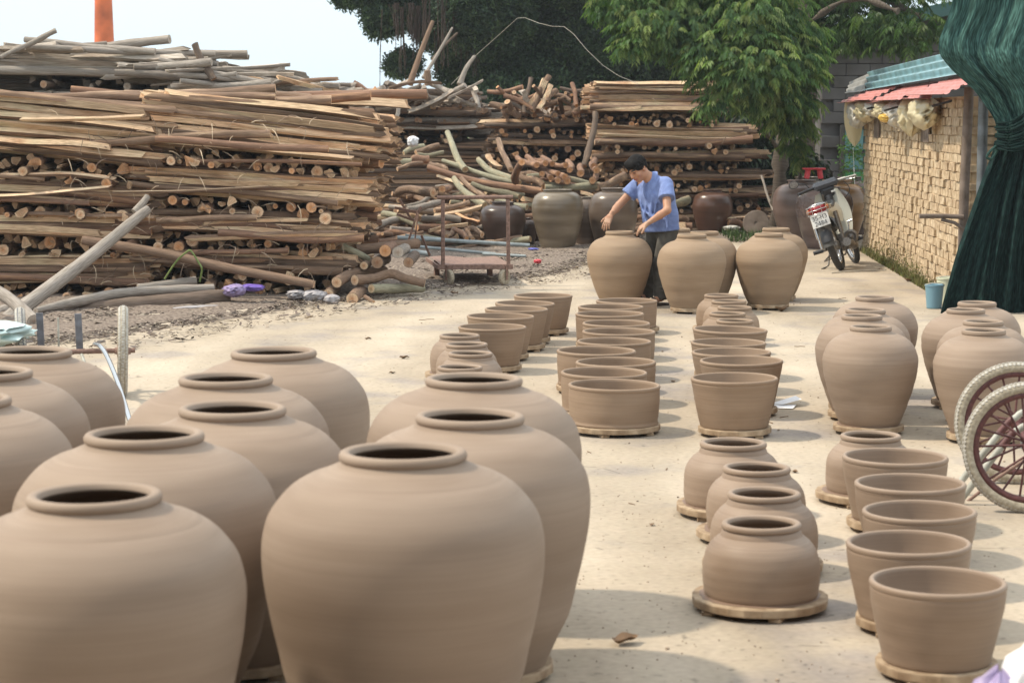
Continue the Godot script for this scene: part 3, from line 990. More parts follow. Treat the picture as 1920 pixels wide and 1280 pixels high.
# unit length along x, radius about 1; split pieces show a pale rough face, whole ones bark and ringed ends
func log_mesh(shape: String, pal: String, s: int, knots := true) -> ArrayMesh:
	var r := RandomNumberGenerator.new()
	r.seed = 900 + s * 31 + hash(shape + pal) % 5000
	var g := Geo.new()
	var bark: Color = PAL[pal][0]
	var pale: Color = PAL[pal][1]
	var heart: Color = PAL[pal][2]
	var n := 9
	var bend := [r.randf_range(-0.9, 0.9), r.randf_range(-0.7, 0.7), r.randf_range(0, 6), r.randf_range(-0.25, 0.25)]
	var cross := []   # [point, is face to the next point split]
	if shape == "round":
		for k in 10:
			var a := TAU * k / 10
			cross.append([Vector2(cos(a), sin(a)) * r.randf_range(0.93, 1.05), false])
	else:
		var t: int = [0, 1, 0, 1, 2, 1][s % 6]
		if t == 0:      # half log
			for k in 6:
				var a := lerpf(-1.75, 1.75, k / 5.0)
				cross.append([Vector2(cos(a), sin(a)) * r.randf_range(0.92, 1.05) - Vector2(0.25, 0), k == 5])
			cross.append([Vector2(-0.5, 0.15), true])
		elif t == 1:    # wedge
			for k in 4:
				var a := lerpf(-0.8, 0.8, k / 3.0)
				cross.append([Vector2(cos(a), sin(a)) * 1.15 - Vector2(0.2, 0), k == 3])
			cross.append([Vector2(-0.75, 0.25), true])
			cross.append([Vector2(-0.85, -0.15), true])
		else:           # slab
			for q in [[-1.0, -0.55, true], [0.1, -0.7, true], [0.95, -0.5, false], [1.1, 0.1, false], [0.9, 0.55, true], [-0.2, 0.62, true], [-0.95, 0.4, true]]:
				cross.append([Vector2(q[0], q[1]) * r.randf_range(0.9, 1.1), q[2]])
	var m := cross.size()
	var rows := []
	for k in n:
		var t := k / (n - 1.0)
		var sc := 1.0 + r.randf_range(-0.07, 0.07) + (0.14 * (t - 0.5))
		if shape == "round" and knots and r.randf() < 0.12:
			sc *= 1.12
		var off := Vector2(bend[0] * sin(t * PI) * 1.2 + 0.25 * sin(t * 7.0 + bend[2]), bend[1] * sin(t * PI) * 1.2 + 0.2 * cos(t * 5.0 + bend[2]))
		var tw: float = bend[3] * t
		var row := []
		for q in m:
			var p: Vector2 = cross[q][0] * sc
			if cross[q][1] or cross[(q + m - 1) % m][1]:
				p *= 1.0 + r.randf_range(-0.09, 0.09)
			p = p.rotated(tw) + off
			var xe := 0.0
			if (k == 0 or k == n - 1) and shape != "round":
				xe = r.randf_range(-0.03, 0.03)
			row.append(Vector3(t - 0.5 + xe, p.x, p.y))
		rows.append(row)
	for q in m:
		var q2 := (q + 1) % m
		var split: bool = cross[q][1]
		var v0 := r.randf()
		for k in n:
			pass
		var ids := []
		for k in n:
			var a: Vector3 = rows[k][q]
			var b: Vector3 = rows[k][q2]
			var dx: Vector3 = rows[mini(k + 1, n - 1)][q] - rows[maxi(k - 1, 0)][q]
			dx.x *= 12.0
			var nn := dx.cross(b - a).normalized()
			var na := nn
			var nb := nn
			if not split:
				if not cross[(q + m - 1) % m][1] or shape == "round":
					na = (dx.cross(b - rows[k][(q + m - 1) % m])).normalized()
				if not cross[q2][1] or shape == "round":
					nb = (dx.cross(rows[k][(q2 + 1) % m] - a)).normalized()
			var c := pale if split else bark
			c = c * r.randf_range(0.80, 1.16)
			if split and r.randf() < 0.16:
				c = c.lerp(heart, 0.45)
			if not split and r.randf() < 0.14:
				c = c.lerp(pale, 0.35)
			g.col = Color(c.r, c.g, c.b)
			var t := k * 0.5
			ids.append([g.vert(a, -na, Vector2(t, v0 + q * 0.13)), g.vert(b, -nb, Vector2(t, v0 + q * 0.13 + 0.13))])
		for k in n - 1:
			g.quad(ids[k][0], ids[k][1], ids[k + 1][1], ids[k + 1][0])
	for e in [0, n - 1]:
		var nn := Vector3(-1 if e == 0 else 1, 0, 0)
		var mid := Vector3.ZERO
		for p in rows[e]:
			mid += p / m
		mid.x = rows[e][0].x + nn.x * 0.002
		var rings := [0.0, 0.42, 0.86, 1.0] if shape == "round" else [0.0, 0.6, 1.0]
		var cols := [heart, heart.lerp(pale, 0.55), pale * 0.95, bark * 1.1] if shape == "round" else [pale * 0.9, pale.lerp(heart, 0.35), pale]
		var prev := []
		for j in rings.size():
			var ring := []
			for q in m:
				var c: Color = cols[j] * r.randf_range(0.82, 1.15)
				g.col = Color(c.r, c.g, c.b)
				var p: Vector3 = mid.lerp(rows[e][q], rings[j])
				ring.append(g.vert(p, nn, Vector2(p.y * 0.07, p.z * 0.3)))
			if j > 0:
				for q in m:
					var q2 := (q + 1) % m
					if e != 0:
						g.quad(prev[q], ring[q], ring[q2], prev[q2])
					else:
						g.quad(prev[q], prev[q2], ring[q2], ring[q])
			prev = ring
	return g.mesh()


func make_logs() -> void:
	for pal in PAL:
		for shape in ["split", "round"]:
			LOGS[pal + shape] = []
			for k in 6:
				LOGS[pal + shape].append(log_mesh(shape, pal, k))


func log_xf(a: Vector3, b: Vector3, rad: float, roll: float, flat := 1.0) -> Transform3D:
	return Transform3D(aim(a, b, roll) * Basis.from_scale(Vector3(a.distance_to(b), rad, rad * flat)), (a + b) / 2.0)


func log_at(called: String, a: Vector3, b: Vector3, rad: float, set_name: String, label: String, group: String, roll := -1.0) -> MeshInstance3D:
	var o := put(called, pick(LOGS[set_name]), M["wood_tone_%d" % [0, 0, 0, 0, 1, 2][rng.randi() % 6]])
	o.transform = log_xf(a, b, rad, roll_for(set_name) if roll < 0 else roll)
	tag(o, label, "log", group)
	return o


func nth(k: int) -> String:
	if k < 32:
		return ORD[k]
	var tens: String = ["", "", "twenty", "thirty", "forty", "fifty", "sixty"][(k + 1) / 10]
	return (tens.trim_suffix("y") + "ieth") if (k + 1) % 10 == 0 else tens + "-" + ORD[(k + 1) % 10 - 1]


func roll_for(set_name: String) -> float:  # most split pieces lie with their pale face up or outwards
	return R(PI - 0.5, PI * 1.5 - 0.35) if set_name.ends_with("split") and rng.randf() < 0.75 else R(0, TAU)


func tone_word(set_name: String) -> String:
	return {"freshsplit": "pale split", "freshround": "brown barked", "greysplit": "weathered grey split", "greyround": "weathered grey", "redsplit": "reddish split", "redround": "red-barked", "greensplit": "tan split", "greenround": "greenish barked", "darksplit": "dark split", "darkround": "dark barked"}[set_name]


# a squared stack: long layers run along x, cross layers point at the yard and show their ends
# layers from the bottom: [is_long, y low, y high, x left, x right]
func stack(nm: String, z: float, deep: float, layers: Array, sets_long: Array, sets_end: Array, rl: float, re: float, space: float, lean: float, group: String, fill_called: String, tops := 1.0) -> void:
	var fill := []
	var tints := []
	var tall: float = layers[-1][2]
	for li in layers.size():
		var l: Array = layers[li]
		var lo: float = l[1]
		var hi: float = l[2]
		var x0: float = l[3]
		var x1: float = l[4]
		var slope := -lean * clampf(hi / tall, 0.1, 1.0) + R(-0.022, 0.022)
		var xm := (x0 + x1) / 2.0
		var lname: String = ORD[li] + " layer"
		if l[0]:
			var rows := maxi(1, int(round((hi - lo) / (rl * 1.25))))
			for k in rows:
				var y := lerpf(lo + rl * 0.8, hi - rl * 0.6, (k + 0.5) / rows) + R(-0.015, 0.015)
				var cuts := [[x0 + R(-0.16, 0.10), x1 + R(-0.16, 0.14)]]
				if x1 - x0 > 1.0 and rng.randf() < 0.30:  # a shorter piece lies over it
					var m := R(x0 + 0.4, x1 - 0.4)
					cuts.append([m, x1 + R(-0.1, 0.25)] if rng.randf() < 0.6 else [x0 - R(0.0, 0.2), m])
				var sp := R(-0.035, 0.035) + slope
				if z < -33.0 and y < 1.35:  # behind the loose heap
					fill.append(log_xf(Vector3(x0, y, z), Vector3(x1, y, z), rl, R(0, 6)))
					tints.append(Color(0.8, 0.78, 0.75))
					cuts = []
				for c in cuts:
					var sn: String = pick(sets_long)
					var rr := rl * R(0.5, 1.35)
					var za := z + R(-0.10, 0.07) - 0.03 * k
					var zb := z + R(-0.10, 0.07) - 0.03 * k
					log_at("split_log" if sn.ends_with("split") else "barked_log", Vector3(c[0], y + sp * (c[0] - xm), za), Vector3(c[1], y + sp * (c[1] - xm), zb), rr, sn, ("%s log, %s up in the %s of %s" if c == cuts[0] else "%s short log, over row %s, %s of %s") % [tone_word(sn), nth(k), lname, nm], group)
				for j in range(0, int(deep / 0.12)):
					var n_here := 1
					for q in n_here:
						var e := R(-0.1, 0.26)
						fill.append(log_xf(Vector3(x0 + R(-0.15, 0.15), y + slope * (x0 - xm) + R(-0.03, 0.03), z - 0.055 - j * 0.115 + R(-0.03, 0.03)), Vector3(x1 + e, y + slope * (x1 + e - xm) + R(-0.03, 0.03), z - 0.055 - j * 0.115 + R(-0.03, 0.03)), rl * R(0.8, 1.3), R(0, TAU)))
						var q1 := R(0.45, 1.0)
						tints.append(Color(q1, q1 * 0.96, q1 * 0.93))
		else:
			var cnt := int((x1 - x0) / space)
			var xs := []
			for k in cnt:
				xs.append(lerpf(x0 + 0.04, x1 - 0.04, clampf((k + R(-0.6, 1.6)) / cnt + 0.03 * sin(k * 1.9 + li), 0.0, 1.0)))
			for k in cnt:
				var sn: String = pick(sets_end)
				var rr := re * R(0.5, 1.4)
				var tiers := maxi(1, int((hi - lo) / (re * 2.0)))
				var y: float = lo + rr * 0.8 + (k % tiers) * re * 1.9 * R(0.8, 1.05) + slope * (xs[k] - xm)
				var a := Vector3(xs[k], y, z + R(-0.10, 0.20))
				var b := Vector3(xs[k] + R(-0.25, 0.25), y + R(-0.03, 0.03), z - deep)
				log_at("cross_log", b, a, rr, sn, "%s log, %s along in the %s of %s" % [tone_word(sn), nth(k), lname, nm], group)
			for k in int(cnt * 2.6):
				var x := R(x0, x1)
				var y := lo + R(0.2, 0.9) * (hi - lo) + slope * (x - xm)
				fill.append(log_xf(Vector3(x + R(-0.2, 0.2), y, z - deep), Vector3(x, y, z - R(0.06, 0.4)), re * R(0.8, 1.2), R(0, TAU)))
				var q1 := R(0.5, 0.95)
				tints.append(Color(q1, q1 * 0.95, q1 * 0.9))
			for zz in [0.5, 0.85]:
				for k in int((hi - lo) / (rl * 1.5)) + 1:
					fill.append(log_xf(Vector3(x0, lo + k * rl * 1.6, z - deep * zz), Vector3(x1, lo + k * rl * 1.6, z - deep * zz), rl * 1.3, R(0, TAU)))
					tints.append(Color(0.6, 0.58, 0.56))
	if fill.size():
		var o := scatter(fill_called, LOGS[sets_long[0]][1], M.wood, fill, tints)
		tag(o, "mass of firewood inside " + nm + ", behind its outer logs", "firewood", "", "stuff")


func mess(called: String, group: String, nm: String, n: int, lo: Vector3, hi: Vector3, sets: Array, r0: float, r1: float, l0: float, l1: float, yaw: float, pitch: float) -> void:
	for k in n:
		var c := Vector3(lerpf(lo.x, hi.x, (k + R(0, 1)) / n), R(lo.y, hi.y), R(lo.z, hi.z))
		var ya := R(-yaw, yaw)
		var pi := R(-pitch, pitch)
		var d := Vector3(cos(ya) * cos(pi), sin(pi), sin(ya) * cos(pi)) * R(l0, l1) / 2.0
		var sn: String = pick(sets)
		log_at(("split_log" if sn.ends_with("split") else "barked_log") if called == "firewood_log" else called, c - d, c + d, R(r0, r1), sn, "%s piece, %s from the left %s" % [tone_word(sn), nth(k), nm], group)


func build_firewood() -> void:
	make_logs()
	var fl := ["freshsplit", "freshsplit", "freshsplit", "freshround", "redround", "redround"]
	var fe := ["freshsplit", "redsplit", "freshround", "redround", "freshsplit"]
	var za := -20.4
	# the big near stack, in two bays side by side
	stack("the near right woodpile", za, 2.0, [
		[false, 0.0, 0.292, -3.431, -1.718], [true, 0.281, 0.435, -3.507, -1.687],
		[false, 0.425, 0.609, -3.431, -1.677], [true, 0.588, 0.802, -3.685, -1.657],
		[false, 0.792, 0.965, -3.431, -1.576], [true, 0.955, 1.229, -3.548, -1.505],
		[false, 1.219, 1.381, -3.355, -1.464], [true, 1.371, 1.896, -3.431, -1.403]],
		fl, fe, 0.034, 0.042, 0.105, 0.11, "firewood in the big near woodpile", "near_firewood")
	stack("the near left woodpile", za + 0.05, 2.0, [
		[false, 0.0, 0.148, -5.591, -3.609], [true, 0.138, 0.414, -5.642, -3.609],
		[false, 0.404, 0.609, -5.591, -3.548], [true, 0.598, 0.792, -5.642, -3.548],
		[false, 0.782, 0.935, -5.591, -3.548], [true, 0.924, 1.128, -5.642, -3.507],
		[false, 1.118, 1.371, -5.591, -3.517], [true, 1.361, 1.946, -5.693, -3.446]],
		fl, fe, 0.034, 0.042, 0.105, 0.09, "firewood in the big near woodpile", "near_firewood")
	mess("firewood_log", "firewood in the big near woodpile", "on the near woodpile's top", 14, Vector3(-4.709, 1.942, -21.6), Vector3(-1.779, 1.869, -20.7), ["freshround", "freshsplit", "redround"], 0.03, 0.05, 1.6, 2.3, 0.10, 0.07)
	mess("firewood_log", "firewood in the big near woodpile", "across the near right woodpile's face", 10, Vector3(-3.186, 0.42, -20.33), Vector3(-2.023, 1.72, -20.22), ["freshsplit", "freshsplit", "freshround", "redround"], 0.016, 0.038, 0.9, 2.1, 0.04, 0.07)
	mess("firewood_log", "firewood in the big near woodpile", "across the near left woodpile's face", 8, Vector3(-5.159, 0.42, -20.30), Vector3(-3.895, 1.80, -20.20), ["freshsplit", "freshsplit", "freshround", "redround"], 0.016, 0.038, 0.9, 2.0, 0.04, 0.07)
	# stepped ends at its right corner
	for k in 26:
		var y := R(0.25, 1.66)
		var x := -1.674 + R(0.0, 0.42) * (0.45 + 0.4 * y)
		var sn: String = pick(fe)
		log_at("split_log" if sn.ends_with("split") else "barked_log", Vector3(x - 1.2, y + 0.07, za - R(0.3, 1.8)), Vector3(x + 0.05, y - 0.04, za - R(0.3, 1.8)), R(0.036, 0.055), sn, "%s log, %s of those jutting from the near right woodpile's corner" % [tone_word(sn), ORD[k]], "firewood in the big near woodpile")
	# the grey stack behind it
	var zb := -26.4
	var gl := ["greysplit", "greyround", "greysplit", "greyround"]
	var gset := "firewood in the weathered grey stack"
	stack("the grey woodpile", zb, 1.8, [
		[true, 0.0, 1.750, -7.170, -2.105], [true, 1.743, 2.030, -5.920, -2.006],
		[false, 1.913, 2.239, -7.104, -4.012], [true, 2.226, 2.524, -7.301, -3.999]],
		gl, ["greyround", "greysplit", "darkround"], 0.042, 0.045, 0.21, 0.02, gset, "grey_firewood")
	mess("firewood_log", gset, "on the grey woodpile's crown", 22, Vector3(-6.349, 2.436, -27.2), Vector3(-4.470, 2.589, -26.2), gl, 0.025, 0.055, 1.0, 2.4, 0.35, 0.12)
	# its shoulder falls away to the right: a dense slope of grey poles
	var under := []
	var shade := []
	var line := [[-4.308, 2.544], [-3.786, 2.415], [-3.199, 2.351], [-2.611, 2.196], [-2.024, 2.086]]
	for k in 330:
		var t := R(0.0, 3.999)
		var i := int(t)
		var x: float = lerpf(line[i][0], line[i + 1][0], t - i)
		var top: float = lerpf(line[i][1], line[i + 1][1], t - i)
		var one := k % 6 == 0
		var y := top - 0.03 - (R(0.0, 0.28) if one else R(0.03, 0.75))
		var z := R(-26.25, -25.95) if one else R(-27.8, -26.2)
		var ya := R(-0.35, 0.35)
		var d := Vector3(cos(ya), R(-0.22, 0.10), sin(ya)) * R(0.3, 0.75)
		if x + d.x > -1.880:
			d *= 0.5
		var sn: String = pick(["greysplit", "greyround", "greysplit", "greyround", "freshsplit"] if x > -2.850 else gl)
		if one:
			log_at("split_log" if sn.ends_with("split") else "barked_log", Vector3(x, y, z) - d, Vector3(x, y, z) + d, R(0.022, 0.048), sn, "%s pole, %s of those on the grey woodpile's falling shoulder" % [tone_word(sn), nth(k / 6)], gset)
		else:
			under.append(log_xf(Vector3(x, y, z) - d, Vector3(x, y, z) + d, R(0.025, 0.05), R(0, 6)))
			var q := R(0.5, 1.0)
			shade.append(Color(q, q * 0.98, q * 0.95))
	tag(scatter("grey_firewood", LOGS.greysplit[1], M.wood, under, shade), "mass of grey poles inside the grey woodpile's falling shoulder", "firewood")
	mess("firewood_log", gset, "at the grey woodpile's low right end", 12, Vector3(-2.980, 2.071, -26.6), Vector3(-2.073, 1.814, -26.0), ["freshsplit", "greyround", "freshround", "greysplit"], 0.03, 0.05, 0.6, 1.1, 0.35, 0.10)
	log_at("barked_log", Vector3(-6.175, 2.436, -26.000), Vector3(-5.504, 2.755, -26.000), 0.032, "greyround", "thin grey pole, poking up into the sky at the left end of the grey woodpile", gset)
	log_at("barked_log", Vector3(-3.839, 2.602, -26.000), Vector3(-3.599, 2.178, -25.900), 0.045, "darkround", "dark charred stick, standing up out of the grey woodpile", gset)
	log_at("barked_log", Vector3(-3.332, 1.998, -25.800), Vector3(-2.736, 2.193, -26.000), 0.022, "greyround", "slim pale stick, slanting up over the grey woodpile's shoulder", gset)
	log_at("barked_log", Vector3(-3.091, 1.871, -25.700), Vector3(-2.628, 2.026, -26.000), 0.024, "greysplit", "short grey stave, lying aslant at the foot of the grey woodpile's shoulder", gset)
	# three stacks along the trees
	var gc := "firewood in the dark middle stack"
	stack("the dark middle woodpile", -33.5, 1.6, [
		[true, 0.0, 1.310, -2.254, -0.167], [false, 1.310, 1.543, -1.878, -0.751], [true, 1.543, 1.659, -1.987, -0.668],
		[false, 1.642, 1.775, -2.170, -0.751], [true, 1.758, 1.858, -2.170, -0.626], [false, 1.825, 2.122, -2.295, -0.584]],
		["darksplit", "greysplit", "darkround"], ["darkround", "greysplit", "freshsplit", "darksplit"], 0.042, 0.042, 0.12, 0.0, gc, "middle_firewood")
	mess("branch", gc, "tangled on the dark middle woodpile", 30, Vector3(-2.220, 1.954, -33.6), Vector3(-0.576, 2.165, -33.0), ["greysplit", "greyround", "darkround", "greysplit"], 0.025, 0.055, 0.3, 0.8, 1.4, 0.5)
	log_at("branch", Vector3(-2.441, 2.231, -33.000), Vector3(-1.951, 2.019, -33.000), 0.05, "redround", "brown limb, sagging between the grey woodpile and the dark middle one", gc)
	log_at("branch", Vector3(-2.395, 1.832, -33.000), Vector3(-2.081, 2.149, -33.000), 0.04, "redsplit", "reddish limb, propped aslant at the dark middle woodpile's left end", gc)
	log_at("branch", Vector3(-1.901, 2.165, -33.000), Vector3(-1.081, 2.239, -33.000), 0.035, "freshsplit", "long pale stave, lying level on the dark middle woodpile's top", gc)
	log_at("branch", Vector3(-0.614, 2.154, -33.400), Vector3(-0.509, 1.832, -33.000), 0.04, "greyround", "grey stump, upright at the dark middle woodpile's right end", gc)
	log_at("branch", Vector3(-1.778, 1.693, -32.800), Vector3(-1.722, 1.970, -33.000), 0.035, "greysplit", "pale sliver, hanging down the face of the dark middle woodpile", gc)
	stack("the little stave woodpile", -34.6, 1.4, [[true, 0.0, 1.34, -0.690, 0.000], [true, 1.36, 1.579, -0.690, 0.000], [true, 1.579, 1.895, -0.759, -0.129]], ["greysplit", "darksplit", "greyround"], ["greysplit"], 0.035, 0.03, 0.2, 0.0, "short staves between the far stacks", "stave_firewood")
	var gd := "firewood in the ragged middle stack"
	stack("the ragged woodpile", -32.6, 1.5, [
		[true, 0.0, 1.047, -0.284, 1.300], [false, 1.047, 1.290, -0.447, 1.462], [true, 1.274, 1.419, -0.244, 1.381],
		[false, 1.403, 1.581, -0.244, 1.235], [true, 1.581, 1.653, -0.366, 1.235], [false, 1.645, 1.871, -0.146, 1.202]],
		["darksplit", "freshsplit", "darkround"], ["redround", "darkround", "freshround", "redsplit"], 0.038, 0.038, 0.11, 0.0, gd, "ragged_firewood")
	mess("branch", gd, "bristling on the ragged woodpile", 26, Vector3(-0.120, 1.805, -32.9), Vector3(1.156, 2.042, -32.3), ["freshround", "redround", "greysplit", "freshsplit"], 0.022, 0.05, 0.3, 0.6, 3.1, 0.75)
	for q in [[Vector3(0.201, 1.846, -32.300), Vector3(0.499, 2.270, -32.400), 0.06, "freshsplit", "broad pale splinter, standing tallest on the ragged woodpile"], [Vector3(0.304, 1.814, -32.200), Vector3(0.556, 2.335, -32.500), 0.045, "freshround", "barked pole, upright beside the pale splinter on the ragged woodpile"], [Vector3(0.400, 1.830, -32.200), Vector3(0.593, 2.204, -32.300), 0.04, "freshsplit", "second pale splinter, right of the tallest on the ragged woodpile"], [Vector3(0.528, 1.949, -32.200), Vector3(0.666, 2.125, -32.300), 0.045, "freshsplit", "short pale chunk, leaning right on the ragged woodpile"], [Vector3(0.184, 1.774, -32.200), Vector3(0.290, 2.303, -32.500), 0.03, "darkround", "thin dark stick, upright left of the pale splinters"], [Vector3(0.176, 2.124, -32.200), Vector3(0.241, 1.949, -32.300), 0.045, "greysplit", "white torn stump, left of the thin dark stick"], [Vector3(-0.064, 1.949, -32.200), Vector3(-0.016, 1.838, -32.300), 0.05, "freshround", "stubby knotted stump, at the ragged woodpile's left shoulder"], [Vector3(0.976, 1.885, -32.200), Vector3(0.922, 2.225, -32.600), 0.035, "redround", "brown bough, bent over at the ragged woodpile's right"], [Vector3(-0.375, 2.098, -32.800), Vector3(0.162, 2.160, -32.600), 0.035, "redround", "brown pole, jutting left from the ragged woodpile over the leaves"], [Vector3(0.742, 2.152, -33.200), Vector3(1.401, 2.152, -33.200), 0.035, "darkround", "dark pole, lying between the ragged and the tidy woodpile"]]:
		log_at("branch", q[0], q[1], q[2], q[3], q[4], gd)
	var ge := "firewood in the tidy far stack"
	stack("the tidy far woodpile", -31.7, 1.8, [
		[true, 0.0, 0.325, 2.133, 3.752], [false, 0.309, 0.515, 1.580, 3.712], [true, 0.507, 0.633, 1.580, 3.791],
		[false, 0.625, 0.815, 1.501, 3.475], [true, 0.799, 0.878, 1.501, 3.728], [false, 0.870, 1.067, 1.264, 3.412],
		[true, 1.059, 1.193, 1.303, 3.570], [false, 1.177, 1.350, 1.382, 3.357], [true, 1.334, 1.585, 1.264, 3.436],
		[false, 1.577, 1.774, 1.280, 3.080], [true, 1.766, 2.243, 1.201, 2.970]],
		["freshsplit", "freshround", "freshsplit", "redround"], ["redround", "freshround", "redsplit", "freshround"], 0.038, 0.036, 0.125, 0.0, ge, "tidy_firewood")
	heap()
	fallen_logs()
	# shreds of bark and splinters hanging out of the stacks
	var sg := Geo.new()
	sg.tube([Vector3(0, 0, 0), Vector3(0.25, 0.02, 0.06), Vector3(0.6, -0.08, 0.09), Vector3(1, -0.3, 0.05)], [0.022, 0.03, 0.022, 0.006], 4)
	var xf := []
	var tint := []
	for k in 420:
		var near := k % 3 != 0
		var z := -20.3 if near else -31.55
		var p := Vector3(R(-4.3, -1.55), R(0.05, 1.75), z + R(0.0, 0.08)) if near else Vector3(R(0.0, 3.4), R(0.4, 2.0), z + R(-1.0, 0.05))
		if not near and p.x < 1.2:
			p.z -= 0.9
		var l := R(0.05, 0.20) * (1.0 if near else 1.2)
		xf.append(Transform3D(Basis.from_euler(Vector3(R(-0.6, 0.6), R(-1.0, 1.0) + (PI if k % 2 else 0.0), R(-1.4, 0.9))) * Basis.from_scale(Vector3(l, l, l)), p))
		var q := R(0.5, 1.1)
		var b: Color = pick([Color(0.55, 0.42, 0.30), Color(0.35, 0.25, 0.18), Color(0.20, 0.14, 0.10), Color(0.68, 0.54, 0.38)])
		tint.append(Color(b.r * q, b.g * q, b.b * q))
	tag(scatter("bark_shreds", sg.mesh(), M.chip, xf, tint), "thin shreds of bark and splinters hanging out of the woodpiles", "bark")
	# a bent green creeper stem before the near stack
	var cs := Geo.new()
	cs.tube(curve([Vector3(-3.252, 0.222, -19.900), Vector3(-3.131, 0.391, -19.850), Vector3(-3.023, 0.484, -19.800), Vector3(-2.983, 0.488, -19.800), Vector3(-2.916, 0.384, -19.800), Vector3(-2.887, 0.320, -19.800), Vector3(-2.916, 0.201, -19.850)]), [0.009], 6)
	tag(put("creeper_stem", cs.mesh(), M.creeper), "bent green plant stem standing before the near woodpile's middle", "plant")


